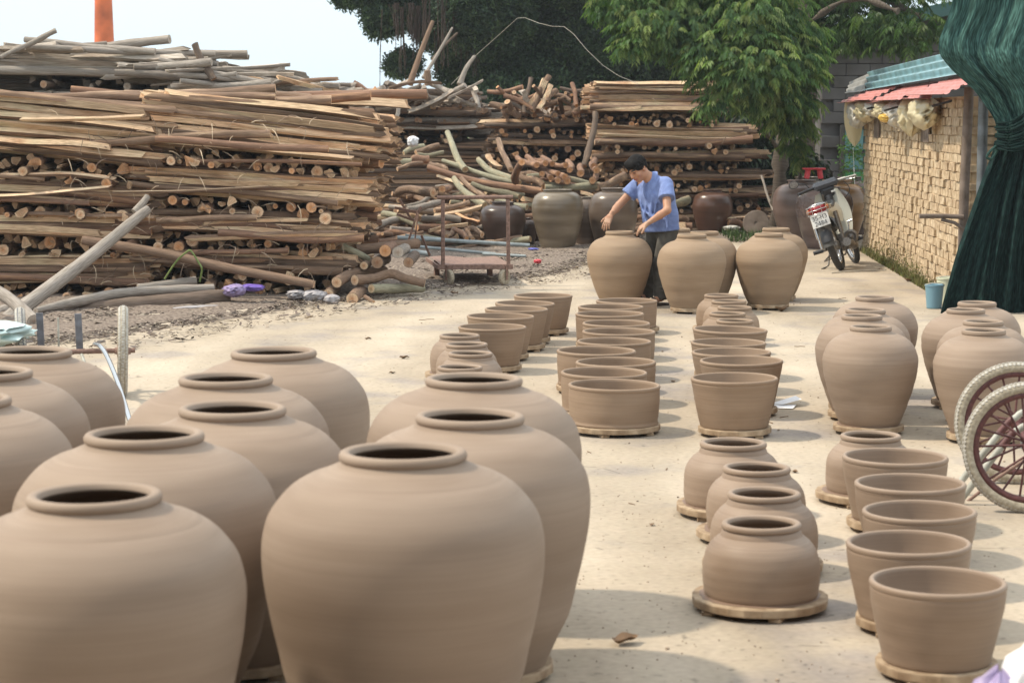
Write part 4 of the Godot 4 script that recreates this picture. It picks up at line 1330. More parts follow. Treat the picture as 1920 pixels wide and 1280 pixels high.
func heap() -> void:
	var g := "loose logs in the heap between the woodpiles"
	for q in [
		[Vector3(-0.929, 1.496, -31.119), Vector3(-0.657, 0.986, -29.929), 0.045, "greenround", "mossy green pole, standing tall out of the loose heap"],
		[Vector3(-0.208, 1.391, -30.881), Vector3(-0.015, 0.986, -29.929), 0.042, "freshround", "smooth tan pole, leaning up beside the loose heap's middle"],
		[Vector3(-1.181, 1.007, -29.980), Vector3(0.408, 0.699, -29.215), 0.052, "redround", "long red-barked trunk, lying right across the loose heap"],
		[Vector3(-0.979, 1.106, -30.218), Vector3(0.110, 0.813, -29.504), 0.036, "greenround", "bent greenish pole, just above the long red trunk"],
		[Vector3(-0.490, 1.120, -30.252), Vector3(0.000, 0.854, -29.606), 0.046, "greenround", "thick pale log, slanting down to the short dark stub"],
		[Vector3(0.121, 1.119, -28.600), Vector3(0.044, 0.842, -29.300), 0.05, "redround", "short dark stub, with a bright orange end facing the yard"],
		[Vector3(0.119, 0.895, -29.708), Vector3(0.440, 0.779, -29.419), 0.05, "freshround", "pale peeled log, right of the dark stub"],
		[Vector3(-0.814, 0.882, -29.674), Vector3(-0.374, 0.548, -28.824), 0.045, "greenround", "green mottled log, running down behind the trolley's bar"],
		[Vector3(-0.710, 0.875, -29.657), Vector3(-0.274, 0.567, -28.875), 0.036, "freshround", "pinkish peeled log, next to the green mottled one"],
		[Vector3(-0.558, 0.793, -29.453), Vector3(0.102, 0.639, -29.062), 0.042, "greenround", "greenish log, with a ringed end above the dark jar"],
		[Vector3(-0.217, 0.593, -28.943), Vector3(0.201, 0.515, -28.739), 0.048, "greenround", "log, with an orange ringed end at the dark jar's shoulder"],
		[Vector3(-1.510, 0.714, -28.400), Vector3(-1.034, 0.722, -28.000), 0.062, "freshround", "thickest log of the heap, its orange end to the right"],
		[Vector3(-1.670, 1.092, -30.184), Vector3(-1.413, 1.085, -30.167), 0.055, "greenround", "thick greenish block, at the upper left of the heap"],
		[Vector3(-1.430, 1.099, -30.201), Vector3(-1.167, 1.106, -30.218), 0.055, "redround", "thick brown block, with a wide orange end at upper left"],
		[Vector3(-1.605, 0.993, -29.946), Vector3(-1.262, 1.078, -30.150), 0.03, "freshround", "thin barked log, under the two thick blocks"],
		[Vector3(-0.830, 0.799, -28.200), Vector3(-0.912, 0.788, -27.700), 0.045, "redround", "dark hollow-looking log end, left of the green mottled log"],
		[Vector3(-1.404, 0.496, -28.688), Vector3(-0.952, 0.574, -28.892), 0.045, "greyround", "pale spotted log, low in the heap behind the trolley"],
		[Vector3(-1.435, 0.515, -28.739), Vector3(-1.125, 0.646, -29.079), 0.032, "greyround", "slim grey log, slanting above the pale spotted one"],
		[Vector3(-1.037, 0.470, -28.620), Vector3(-0.576, 0.561, -28.858), 0.04, "freshround", "brown log, behind the trolley's left post"],
		[Vector3(-1.045, 0.413, -28.467), Vector3(-0.416, 0.515, -28.739), 0.035, "freshsplit", "flat pale stave, slanting behind the trolley"],
		[Vector3(-1.204, 0.369, -28.348), Vector3(-0.679, 0.357, -28.314), 0.045, "greyround", "level grey-brown log, behind the trolley's left post"],
		[Vector3(-1.092, 0.246, -28.008), Vector3(-0.592, 0.313, -28.195), 0.03, "freshsplit", "flat pale stave, low behind the trolley's middle"],
		[Vector3(-0.862, 0.167, -27.787), Vector3(-0.764, 0.258, -28.042), 0.04, "freshround", "short log, low in the trolley's frame, pointing up right"],
		[Vector3(-0.756, 0.240, -27.991), Vector3(-0.582, 0.144, -27.719), 0.038, "redround", "short reddish log, low in the trolley's frame, pointing down right"],
		[Vector3(-0.575, 0.264, -28.059), Vector3(-0.397, 0.197, -27.872), 0.038, "freshround", "short tan log, low beside the dark jar"],
		[Vector3(-0.603, 0.252, -28.025), Vector3(-0.513, 0.144, -27.719), 0.03, "freshround", "thin short log, crossing low inside the trolley's frame"],
		[Vector3(-1.156, 1.063, -30.116), Vector3(-0.910, 0.986, -29.929), 0.04, "freshround", "short log, with a cream end near the heap's middle"],
		[Vector3(-1.548, 1.214, -30.473), Vector3(-1.260, 1.295, -30.660), 0.04, "greenround", "bright green log, at the heap's top left"],
		[Vector3(-1.366, 1.214, -30.473), Vector3(-1.048, 1.317, -30.711), 0.038, "freshround", "brown log, with a round end beside the bright green one"],
		[Vector3(-1.340, 1.178, -30.388), Vector3(-0.971, 1.207, -30.456), 0.036, "greenround", "greenish log, with an ochre end at the heap's top left"],
		[Vector3(-0.348, 1.185, -30.405), Vector3(-0.180, 1.021, -30.014), 0.045, "freshsplit", "split pale log, leaning beside the smooth tan pole"],
		[Vector3(1.202, 1.773, -31.000), Vector3(1.015, 1.019, -30.400), 0.045, "darkround", "dark pole, leaning against the tidy far woodpile"],
		[Vector3(0.454, 0.752, -29.351), Vector3(1.212, 0.786, -29.436), 0.045, "greenround", "level greenish log, lying over the tall olive-grey jar"],
		[Vector3(1.159, 0.773, -29.402), Vector3(1.558, 0.916, -29.759), 0.06, "freshround", "pale thick log, slanting up behind the potter's head"],
		[Vector3(0.325, 0.868, -29.640), Vector3(0.718, 0.752, -29.351), 0.04, "greenround", "grey log, dipping behind the tall olive-grey jar"],
		[Vector3(-0.748, 0.426, -28.501), Vector3(-0.423, 0.326, -28.229), 0.036, "redsplit", "torn orange log, pointing at the dark jar"],
		[Vector3(2.106, 0.537, -29.600), Vector3(2.478, 0.585, -29.900), 0.055, "greenround", "level log, just right of the potter's shoulder"]]:
		log_at("round_log", q[0], q[1], q[2], q[3], q[4], g)
	# a bundle whose ends face the yard
	var k := 0
	for q in [[1015, 326], [1032, 332], [1047, 324], [1046, 338], [1058, 331], [1063, 337], [1110, 338], [1060, 310], [1069, 319], [1022, 306], [1036, 305], [1007, 308], [1089, 323], [1114, 310], [1119, 319]]:
		var d: float = 29.2 + (340.0 - q[1]) * 0.012
		var a := Vector3((q[0] - 960.0) / 4000.0 * d, 1.75 - (q[1] - 215.0) / 4000.0 * d, -d)
		var b := a + Vector3(R(-0.35, 0.1), R(0.02, 0.1), -R(0.7, 0.9))
		log_at("round_log", b, a, R(0.036, 0.046), "redround", "red-barked log, %s of the orange-ended bundle behind the glazed jars" % ORD[k], "bundle of orange-ended logs behind the glazed jars")
		k += 1
	# the rest of the heap
	var sets := ["freshround", "greenround", "freshsplit", "greyround", "redround", "freshround"]
	k = 0
	for row in 6:
		for j in 17:
			var t := (j + R(0.1, 0.9)) / 17.0
			var x := lerpf(-1.85, 1.5, t) + row * 0.05
			var z := -27.9 - row * 0.55 + R(-0.2, 0.2)
			var y := 0.05 + row * 0.155 * (0.6 + 0.4 * sin(t * 3.1)) + R(-0.03, 0.05)
			if x > 0.0 and row < 2:
				continue
			var ya := R(-0.9, 0.9)
			var d := Vector3(cos(ya), R(-0.22, 0.22), sin(ya)) * R(0.22, 0.55)
			var sn: String = pick(sets)
			log_at("round_log", Vector3(x, y, z) - d, Vector3(x, y, z) + d, R(0.028, 0.052), sn, "%s log, %s along the heap's %s tier from below" % [tone_word(sn), ORD[j], ORD[row]], g)
			k += 1
	var fill := []
	var tints := []
	for j in 420:
		var t := R(0, 1)
		var x := lerpf(-2.0, 1.7, t)
		var zz := R(0, 1)
		var y := R(0.0, 1.0) * (0.05 + zz * 0.8 * (0.6 + 0.4 * sin(t * 3.1)))
		var ya := R(-1.2, 1.2)
		var d := Vector3(cos(ya), R(-0.2, 0.2), sin(ya)) * R(0.2, 0.5)
		var c := Vector3(x, y, -28.2 - zz * 3.0)
		if x > -0.1 and c.z > -29.0:
			continue
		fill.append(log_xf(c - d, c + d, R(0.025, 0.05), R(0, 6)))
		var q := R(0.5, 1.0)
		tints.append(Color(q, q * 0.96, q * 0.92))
	tag(scatter("heap_firewood", LOGS.freshround[2], M.wood, fill, tints), "underlying mass of loose logs in the heap", "firewood")
	# scrap wood round the far stack's foot
	for j in 22:
		var x: float = pick([R(2.05, 2.6), R(3.3, 3.95)])
		var d := Vector3(R(0.1, 0.25), R(-0.05, 0.05), R(-0.1, 0.1))
		var c := Vector3(x, R(0.04, 0.25), R(-31.5, -31.1))
		var sn: String = pick(["freshround", "redround", "freshsplit"])
		log_at("round_log", c - d, c + d, R(0.035, 0.06), sn, "%s short log, %s of those strewn at the tidy woodpile's foot" % [tone_word(sn), ORD[j]], "short logs at the far stack's foot")


func long_log(called: String, pts: Array, rads: Array, pal: String, label: String, group := "") -> Node3D:
	var g := Geo.new()
	var c: Color = PAL[pal][0]
	var p := curve(pts, 7)
	var rr := []
	for k in p.size():
		var t := k / (p.size() - 1.0) * (rads.size() - 1)
		rr.append(lerpf(rads[int(t)], rads[mini(int(t) + 1, rads.size() - 1)], t - int(t)) * R(0.95, 1.05))
	g.col = c
	g.tube(p, rr, 12, false)
	for k in g.c.size():
		g.uv[k] = Vector2(g.uv[k].y * 1.9, g.uv[k].x * 1.3)
		var q := R(0.82, 1.14)
		g.c[k] = Color(c.r * q, c.g * q, c.b * q)
	var o := thing(called, label, "log", Vector3.ZERO, 0.0, group)
	put("bark", g.mesh(), M.wood, o)
	for e in [0, 1]:
		var a: Vector3 = p[0] if e == 0 else p[-1]
		var dir: Vector3 = ((p[0] - p[1]) if e == 0 else (p[-1] - p[-2])).normalized()
		var cut := Geo.new()
		var f := aim(Vector3.ZERO, dir)
		var rad: float = rr[0] if e == 0 else rr[-1]
		var prev := []
		var cols := [PAL[pal][2], Color(PAL[pal][2]).lerp(PAL[pal][1], 0.6), PAL[pal][1], c]
		for j in 4:
			var ring := []
			for s in 12:
				var q: Color = cols[j] * R(0.85, 1.1)
				cut.col = Color(q.r, q.g, q.b)
				var an := TAU * s / 12
				var rj: float = rad * [0.0, 0.4, 0.88, 1.0][j]
				ring.append(cut.vert(a + dir * (0.004 if j < 3 else 0.0) + (f.y * cos(an) + f.z * sin(an)) * rj, dir, Vector2(cos(an) * 0.05 * j, sin(an) * 0.3 * j)))
			if j > 0:
				for s in 12:
					cut.quad(prev[s], ring[s], ring[(s + 1) % 12], prev[(s + 1) % 12])
			prev = ring
		put("cut_end", cut.mesh(), M.wood, o)
	return o


func fallen_logs() -> void:
	long_log("fallen_log", [Vector3(-4.412, -0.082, -18.100), Vector3(-4.248, 0.098, -18.600), Vector3(-3.866, 0.438, -19.300), Vector3(-3.400, 0.875, -19.900)], [0.075, 0.068, 0.06, 0.045], "grey", "weathered grey trunk, leaning against the near woodpile")
	long_log("branch", [Vector3(-3.511, 0.848, -19.850), Vector3(-3.448, 0.925, -19.900), Vector3(-3.406, 0.992, -19.950)], [0.04, 0.035, 0.03], "grey", "short fork stub, at the leaning grey trunk's upper end")
	long_log("fallen_log", [Vector3(-4.512, 0.359, -18.000), Vector3(-4.174, 0.213, -17.700), Vector3(-3.913, 0.073, -17.350)], [0.05, 0.052, 0.058], "grey", "brown trunk, its dark sawn end pointing down at the cart's left wheel")
	long_log("fallen_log", [Vector3(-4.118, 0.069, -18.350), Vector3(-3.889, 0.095, -18.900), Vector3(-3.503, 0.139, -19.400), Vector3(-2.766, 0.154, -19.700)], [0.025, 0.045, 0.045, 0.04], "grey", "forked pale limb, lying on the big dark log")
	long_log("fallen_log", [Vector3(-4.007, -0.005, -19.000), Vector3(-3.342, 0.031, -19.300), Vector3(-2.616, 0.083, -19.600)], [0.075, 0.08, 0.075], "dark", "big dark-barked log, flat on the ground before the near woodpile")
	long_log("fallen_log", [Vector3(-3.503, 0.137, -19.900), Vector3(-2.988, 0.192, -20.100)], [0.04, 0.042], "grey", "short pale log, lying behind the big dark log")
	long_log("fallen_log", [Vector3(-4.052, 0.575, -20.100), Vector3(-3.312, 0.457, -20.050), Vector3(-2.705, 0.325, -20.000), Vector3(-1.856, 0.172, -19.900)], [0.045, 0.046, 0.045, 0.04], "fresh", "long slim trunk, slanting down across the near woodpile's face")
	long_log("fallen_log", [Vector3(-4.596, -0.010, -18.300), Vector3(-4.469, 0.032, -18.700)], [0.055, 0.06], "grey", "stub of trunk, in the corner left of the leaning grey trunk")
	var g := "short logs dumped at the near woodpile's right corner"
	long_log("round_log", [Vector3(-1.658, 0.177, -20.100), Vector3(-1.515, 0.233, -20.500), Vector3(-1.263, 0.217, -21.000)], [0.055, 0.052, 0.05], "fresh", "round log, with a big brown end, leftmost of the dumped upper ones", g)
	long_log("round_log", [Vector3(-1.494, 0.189, -20.200), Vector3(-1.329, 0.189, -20.400), Vector3(-1.171, 0.228, -20.500), Vector3(-1.028, 0.182, -20.500), Vector3(-0.843, 0.135, -20.500)], [0.05, 0.047, 0.045, 0.042, 0.04], "fresh", "wavy log, with a grey sawn end, beside the trolley", g)
	long_log("round_log", [Vector3(-1.337, 0.108, -20.200), Vector3(-1.131, 0.084, -20.500), Vector3(-0.876, 0.064, -20.800)], [0.042, 0.046, 0.04], "green", "straight log, with an ochre ringed end, nearest the pale yard", g)
	long_log("round_log", [Vector3(-1.731, 0.069, -20.000), Vector3(-1.732, 0.064, -20.800)], [0.055, 0.055], "fresh", "round log end, low at the woodpile's very corner", g)
	long_log("round_log", [Vector3(-1.498, 0.037, -19.900), Vector3(-1.453, 0.071, -20.400)], [0.062, 0.06], "fresh", "wide brown log end, lowest of the dumped logs", g)
	long_log("round_log", [Vector3(-1.639, 0.484, -20.600), Vector3(-1.506, 0.422, -20.600), Vector3(-1.399, 0.353, -20.700)], [0.036, 0.035, 0.035], "green", "log, with a bright orange end, high among the dumped ones", g)
	long_log("round_log", [Vector3(-1.548, 0.434, -20.900), Vector3(-1.267, 0.443, -21.100), Vector3(-0.938, 0.473, -21.300)], [0.05, 0.055, 0.05], "fresh", "thick level log, at the back of the dumped ones", g)
	long_log("round_log", [Vector3(-1.221, 0.449, -20.500), Vector3(-1.182, 0.459, -21.000)], [0.058, 0.058], "red", "rust-coloured stump end, among the dumped logs", g)
	long_log("round_log", [Vector3(-1.098, 0.434, -20.500), Vector3(-1.051, 0.438, -21.000)], [0.056, 0.056], "grey", "grey stump end, right of the rust-coloured one", g)
	long_log("round_log", [Vector3(-1.299, 0.336, -20.500), Vector3(-1.251, 0.344, -21.000)], [0.06, 0.06], "dark", "dark stump end, in the middle of the dumped logs", g)
	long_log("round_log", [Vector3(-1.427, 0.305, -20.500), Vector3(-1.399, 0.312, -21.000)], [0.042, 0.042], "fresh", "small brown log end, left of the dark stump", g)
	long_log("round_log", [Vector3(-0.996, 0.336, -20.500), Vector3(-0.957, 0.375, -21.000)], [0.05, 0.05], "dark", "dark log end, rightmost of the dumped logs, near the trolley", g)
	long_log("round_log", [Vector3(-1.385, 0.049, -20.000), Vector3(-1.298, 0.007, -19.900)], [0.02, 0.018], "fresh", "little pale offcut, lying before the dumped logs", g)
	long_log("branch", [Vector3(-0.583, 2.661, -33.600), Vector3(-0.715, 2.469, -33.500), Vector3(-0.813, 2.220, -33.400)], [0.025, 0.035, 0.05], "grey", "pale pole, tied to the rope above the dark middle woodpile")
	long_log("branch", [Vector3(-1.246, 3.206, -33.800), Vector3(-1.416, 2.744, -33.600), Vector3(-1.592, 2.220, -33.400)], [0.03, 0.04, 0.055], "fresh", "tallest bare pole, standing behind the dark middle woodpile")
	long_log("branch", [Vector3(-0.937, 3.106, -33.800), Vector3(-1.166, 2.686, -33.600), Vector3(-1.384, 2.319, -33.400)], [0.018, 0.026, 0.03], "grey", "thin whitish pole, right of the tallest bare pole")
	long_log("branch", [Vector3(-0.867, 3.031, -34.000), Vector3(-1.075, 2.827, -33.900), Vector3(-1.257, 2.608, -33.800)], [0.018, 0.02, 0.024], "dark", "dark twig, crossing behind the thin whitish pole")
	long_log("branch", [Vector3(-1.313, 2.432, -33.300), Vector3(-1.298, 2.202, -33.300)], [0.05, 0.06], "fresh", "short stub post, on the dark middle woodpile's top")


# ---------------------------------------------------------------- the yard, soil, buildings, trees
func soil_edge(z: float) -> float:  # how far right the dark litter reaches at this depth
	var t := [[-10.0, -6.0], [-14.7, -4.3], [-16.5, -3.4], [-18.6, -2.4], [-20.6, -1.3], [-21.6, -0.75], [-23.0, 0.25], [-25.3, 0.95], [-26.6, 1.35], [-28.6, 1.6], [-29.6, 3.2], [-30.6, 4.6], [-34.0, 5.4], [-60.0, 6.0]]
	for k in t.size() - 1:
		if z <= t[k][0] and z >= t[k + 1][0]:
			return lerpf(t[k][1], t[k + 1][1], (t[k][0] - z) / (t[k][0] - t[k + 1][0]))
	return -8.0


func build_ground() -> void:
	var g := Geo.new()
	var y := 0.0
	for q in [[-14.0, 16.0, 6.0, -46.0]]:
		var a := Vector3(q[0], y, q[2])
		var b := Vector3(q[1], y, q[2])
		var c := Vector3(q[1], y, q[3])
		var d := Vector3(q[0], y, q[3])
		g.face([a, b, c, d], [Vector2(a.x, a.z), Vector2(b.x, b.z), Vector2(c.x, c.z), Vector2(d.x, d.z)])
	var m := g.mesh()
	var arr := m.surface_get_arrays(0)
	arr[Mesh.ARRAY_TEX_UV2] = arr[Mesh.ARRAY_TEX_UV]
	var m2 := ArrayMesh.new()
	m2.add_surface_from_arrays(Mesh.PRIMITIVE_TRIANGLES, arr)
	struct("ground", m2, M.yard)
	var f := Geo.new()
	f.face([Vector3(-700, -0.06, 60), Vector3(700, -0.06, 60), Vector3(700, -0.06, -800), Vector3(-700, -0.06, -800)])
	struct("field", f.mesh(), M.field)
	# rough soil with an uneven border that dips under the cement
	var fn := FastNoiseLite.new()
	fn.seed = 71
	fn.frequency = 0.9
	fn.fractal_octaves = 4
	var rows := []
	var nz := 170
	var nx := 120
	for j in nz + 1:
		var z := -11.0 - 25.0 * j / nz
		var row := []
		for k in nx + 1:
			var x := -9.0 + 14.5 * k / nx
			var edge := soil_edge(z) + 0.30 * fn.get_noise_2d(x * 0.7, z * 0.7)
			var into := edge - x
			var h := 0.012 + 0.03 * fn.get_noise_2d(x, z) + 0.022 * fn.get_noise_2d(x * 4.0, z * 4.0)
			h = clampf(into * 0.10, -0.05, 0.03) + h * clampf(into * 2.0, 0.15, 1.0) - 0.006
			row.append(Vector3(x, h, z))
		rows.append(row)
	var s := Geo.new()
	s.sheet(rows, 14.5, 25.0)
	struct("soil", s.mesh(), M.soil)
	# crumbs of dry clay and grit on the cement
	var cg := Geo.new()
	cg.box(Transform3D(Basis.from_euler(Vector3(0.3, 0.2, 0.1)), Vector3.ZERO), Vector3(1, 0.6, 0.8), 0.25)
	var cx := []
	var ct := []
	for k in 4200:
		var z := -5.0 - 24.0 * pow(R(0, 1), 1.6)
		var x := R(-0.2, 0.19) * -z * 1.25
		var l := R(0.0025, 0.007) * (2.4 if k % 23 == 0 else 1.0)
		cx.append(Transform3D(Basis(Vector3.UP, R(0, TAU)) * Basis.from_scale(Vector3(l, l, l)), Vector3(x, l * 0.25, z)))
		var q := R(0.5, 1.1)
		ct.append(Color(0.36 * q, 0.28 * q, 0.21 * q))
	tag(scatter("clay_crumbs", cg.mesh(), M.chip, cx, ct), "crumbs of dry clay and grit on the cement", "grit")
	# bark, splinters and chips lying on it
	var c := Geo.new()
	c.box(Transform3D(Basis(), Vector3(-0.25, 0, 0)), Vector3(0.52, 0.18, 0.9), 0.0)
	c.box(Transform3D(Basis(Vector3.BACK, 0.35), Vector3(0.22, 0.07, 0.04)), Vector3(0.5, 0.16, 0.8), 0.0)
	var chip := c.mesh()
	var xf := []
	var tint := []
	for k in 38000:
		var z := R(-13.5, -31.0)
		var into := absf(rng.randfn(0, 1.0)) * 1.1
		var x := soil_edge(z) - into + R(-0.12, 0.18)
		if k % 14 == 0:
			x = soil_edge(z) + R(-0.1, 0.9)
		var l := R(0.012, 0.06) * (1.8 if k % 9 == 0 else 1.0)
		xf.append(Transform3D(Basis.from_euler(Vector3(R(-0.5, 0.5), R(0, TAU), R(-0.4, 0.4))) * Basis.from_scale(Vector3(l, R(0.006, 0.02), l * R(0.12, 0.5))), Vector3(x, 0.012 + R(0, 0.02), z)))
		var q := R(0.4, 1.0)
		var base: Color = pick([Color(0.24, 0.19, 0.16), Color(0.17, 0.125, 0.10), Color(0.30, 0.25, 0.20), Color(0.12, 0.09, 0.075), Color(0.38, 0.31, 0.24), Color(0.50, 0.42, 0.33)])
		tint.append(Color(base.r * q, base.g * q, base.b * q))
	tag(scatter("bark_litter", chip, M.chip, xf, tint), "brown bark litter and splinters strewn along the woodpiles", "litter")


func corrugated(a: Vector3, b: Vector3, c: Vector3, d: Vector3, waves: int, amp: float, thick := 0.004) -> ArrayMesh:
	# a-b one edge along the ribs' direction, d-c the other; ribs run a to b, waves from a to d
	var rows := []
	var n := waves * 8
	var nn := (b - a).cross(d - a).normalized()
	for k in n + 1:
		var t := float(k) / n
		var ph := fposmod(t * waves, 1.0)
		var w := amp * clampf(absf(ph - 0.5) * 6.0 - 1.2, -0.0, 1.0)
		var row := []
		for s in 13:
			var u := s / 12.0
			row.append(a.lerp(d, t).lerp(b.lerp(c, t), u) + nn * w)
		rows.append(row)
	var g := Geo.new()
	g.sheet(rows)
	return g.mesh()


func build_shed() -> void:
	# the adobe shed: its long side wall runs back beside the yard
	var far := Vector3(4.68, 0, -28.2)
	var near := Vector3(4.22, 0, -19.9)
	var o := thing("brick_shed", "low shed of rough tan mud bricks with a rusty red and teal tin roof", "shed", far)
	var dir := (near - far).normalized()
	var out := dir.cross(Vector3.UP).normalized()
	if out.x > 0:
		out = -out
	var len := far.distance_to(near)
	var bas := Basis(dir, Vector3.UP, out)
	if bas.determinant() < 0:
		bas = Basis(dir, Vector3.UP, -out)
	var w := Geo.new()
	var mid := dir * len / 2.0
	w.box(Transform3D(Basis(dir, Vector3.UP, dir.cross(Vector3.UP)), mid - out * 0.129 + Vector3.UP * 0.96), Vector3(len - 0.02, 1.92, 0.30))
	put("core_wall", w.mesh(), M.mortar, o)
	var variants := []
	for k in 5:
		var g := Geo.new()
		g.box(Transform3D(Basis.from_euler(Vector3(R(-0.02, 0.02), R(-0.02, 0.02), R(-0.015, 0.015))), Vector3.ZERO), Vector3(1, 1, 1), 0.035)
		for q in g.v.size():
			var p := g.v[q]
			g.v[q] = p * Vector3(1, 1, 1) + Vector3(sin(p.y * 5.0 + k), sin(p.x * 6.0 + k * 2.0), 0.6 * sin(p.x * 4.0 + p.y * 3.0 + k * 1.3)) * 0.022
		variants.append(g.mesh())
	var courses := 22
	var ch := 1.9 / courses
	var wall_b := Basis(dir, Vector3.UP, dir.cross(Vector3.UP))
	var rest := []
	var laid := []
	for c in courses:
		var x := -0.12 if c % 2 else 0.0
		while x < len - 0.05:
			var bl := 0.20 + R(-0.045, 0.06)
			if c > 17:
				bl = 0.22 + R(-0.07, 0.10)
			var x1 := minf(x + bl, len)
			var x0 := maxf(x, 0.0)
			var bh := ch - 0.006 + R(-0.008, 0.003)
			var t := Transform3D(wall_b * Basis.from_euler(Vector3(R(-0.03, 0.03), R(-0.04, 0.04), R(-0.02, 0.02))) * Basis.from_scale(Vector3(x1 - x0 - 0.008, bh, 0.11)), dir * (x0 + x1) / 2.0 + Vector3.UP * (c + 0.5) * ch + out * (R(-0.012, 0.018) - 0.02))
			var hole := ((c == 17 or c == 18) and ((x > 1.2 and x < 1.7) or (x > 5.6 and x < 6.2)))
			if not hole:
				laid.append([x, t])
			x = x1
	laid.sort_custom(func(a, b): return a[0] > b[0])
	for k in laid.size():
		if k < 296:
			var b := put("brick", pick(variants), M[pick(["adobe", "adobe", "adobe_pale", "adobe_brown"])], o)
			b.transform = laid[k][1]
		else:
			rest.append(laid[k][1])
	if rest.size():
		scatter("brickwork", variants[0], M.adobe, rest, [], o)
	for q in [[1.45, 0.5], [5.9, 0.6]]:  # boarded vents
		for k in 4:
			var g := Geo.new()
			g.box(Transform3D(wall_b * Basis(Vector3.BACK, R(-0.02, 0.02)), dir * (q[0] - q[1] / 2.0 + (k + 0.5) * q[1] / 4.0) + Vector3.UP * 1.60 + out * 0.045), Vector3(q[1] / 4.0 - 0.012, 0.27, 0.02), 0.003)
			put("vent_board", g.mesh(), M.post_brown, o)
	# the shaded front wall
	var fw := Geo.new()
	fw.box(Transform3D(Basis(), Vector3(near.x + 2.05 - far.x, 0.95, near.z - far.z - 0.10)), Vector3(3.96, 1.9, 0.2))
	put("front_wall", fw.mesh(), M.mortar, o)
	for c in courses:
		for k in 5:
			var x := near.x - far.x + 0.02 + k * 0.36 + (0.12 if c % 2 else 0.0)
			var b := put("front_brick", pick(variants), M[pick(["adobe", "adobe_brown"])], o)
			b.transform = Transform3D(Basis.from_euler(Vector3(R(-0.03, 0.03), R(-0.03, 0.03), 0)) * Basis.from_scale(Vector3(0.335, ch - 0.018, 0.09)), Vector3(x + 0.18, (c + 0.5) * ch, near.z - far.z + R(0.0, 0.02)))
	# roof sheets: teal above, broken red ones below along the eaves
	var P := far
	put("teal_roof_sheet", corrugated(Vector3(4.64, 2.035, -28.1) - P, Vector3(4.20, 2.10, -19.6) - P, Vector3(4.66, 2.40, -21.6) - P, Vector3(5.0, 2.31, -30.0) - P, 3, 0.05), M.tin_teal, o)
	put("roof_deck", corrugated(Vector3(5.0, 2.30, -30.0) - P, Vector3(4.66, 2.39, -21.6) - P, Vector3(8.0, 2.6, -19.6) - P, Vector3(8.0, 2.5, -30.0) - P, 12, 0.03), M.tin_grey, o)
	put("grey_roof_sheet", corrugated(Vector3(4.60, 2.02, -29.6) - P, Vector3(4.64, 2.03, -28.3) - P, Vector3(5.0, 2.30, -30.0) - P, Vector3(4.98, 2.20, -31.6) - P, 3, 0.03), M.tin_grey, o)
	# red sheets: eave left and low, tucked under the teal one
	var cuts := [[-28.9, -26.6, 0.0, 1.93], [-27.3, -25.0, 0.02, 1.945], [-25.6, -23.6, -0.015, 1.92], [-24.4, -22.2, 0.03, 1.925], [-22.7, -20.6, -0.02, 1.93], [-21.4, -18.9, 0.03, 1.955]]
	for k in cuts.size():
		var q: Array = cuts[k]
		var xa: float = 4.68 + (q[0] + 28.2) * -0.0554
		var xb: float = 4.68 + (q[1] + 28.2) * -0.0554
		var sag := R(-0.015, 0.015)
		var e: float = 0.34 + q[2] * 2.0
		put("red_roof_sheet", corrugated(Vector3(xa - e, q[3] - 0.035 + sag, q[0]) - P, Vector3(xb - e * 0.92, q[3] - 0.03 - sag, q[1]) - P, Vector3(xb + 0.12, q[3] + 0.165, q[1] - 0.3) - P, Vector3(xa + 0.12, q[3] + 0.15, q[0] - 0.3) - P, 5, 0.018), M.tin_red, o)
	# purlin ends and rods under the eaves
	for q in [[0.9, 0.3], [2.4, 0.4], [3.6, 0.35], [5.0, 0.5], [6.6, 0.3], [7.6, 0.35]]:
		var g := Geo.new()
		var a: Vector3 = dir * q[0] + Vector3.UP * 1.92 - out * 0.1
		g.tube([a, a + out * q[1] + Vector3(0, -0.10 * q[1] / 0.4, 0) + dir * 0.25], [0.012], 7)
		put("rafter_end", g.mesh(), M.timber_dark, o)
	# moss and fine grass along its foot
	var blade := Geo.new()
	blade.face([Vector3(-0.5, 0, 0), Vector3(0.5, 0, 0), Vector3(0.25, 0.6, 0.06), Vector3(-0.25, 0.6, 0.06)])
	blade.face([Vector3(-0.25, 0.6, 0.06), Vector3(0.25, 0.6, 0.06), Vector3(0.02, 1.0, 0.22)])
	var xf := []
	var tint := []
	for k in 5200:
		var t := pow(R(0, 1), 0.75)
		var on_wall := k % 3 == 0
		var x := lerpf(0.5, len - 1.0, t)
		var top := 0.30 * (0.35 + 0.65 * sin(PI * clampf(t * 1.05, 0, 1)))
		var p := far + dir * x + out * (0.05 if on_wall else R(0.04, 0.16)) + Vector3.UP * (R(0.0, 1.0) * R(0.2, 1.0) * top if on_wall else 0.0)
		var hh := R(0.015, 0.03) if on_wall else R(0.02, 0.09)
		xf.append(Transform3D(Basis(Vector3.UP, R(0, TAU)) * Basis(Vector3.RIGHT, R(-0.5, 0.5)) * Basis.from_scale(Vector3(R(0.006, 0.012), hh, 0.05)), p))
		var q := R(0.6, 1.2)
		var base: Color = pick([Color(0.13, 0.15, 0.035), Color(0.17, 0.17, 0.05), Color(0.09, 0.11, 0.03), Color(0.16, 0.12, 0.05)])
		tint.append(Color(base.r * q, base.g * q, base.b * q))
	tag(scatter("moss", blade.mesh(), M.moss, xf, tint), "green moss and fine grass along the foot of the mud brick wall", "moss")
	eave_bags(far, dir, out)
	# two posts that carry the awning by the shed's corner
	var p1 := thing("wooden_post", "weathered brown round post with a short bar, before the mud brick wall", "post", Vector3(4.12, 0, -19.5))
	var g1 := Geo.new()
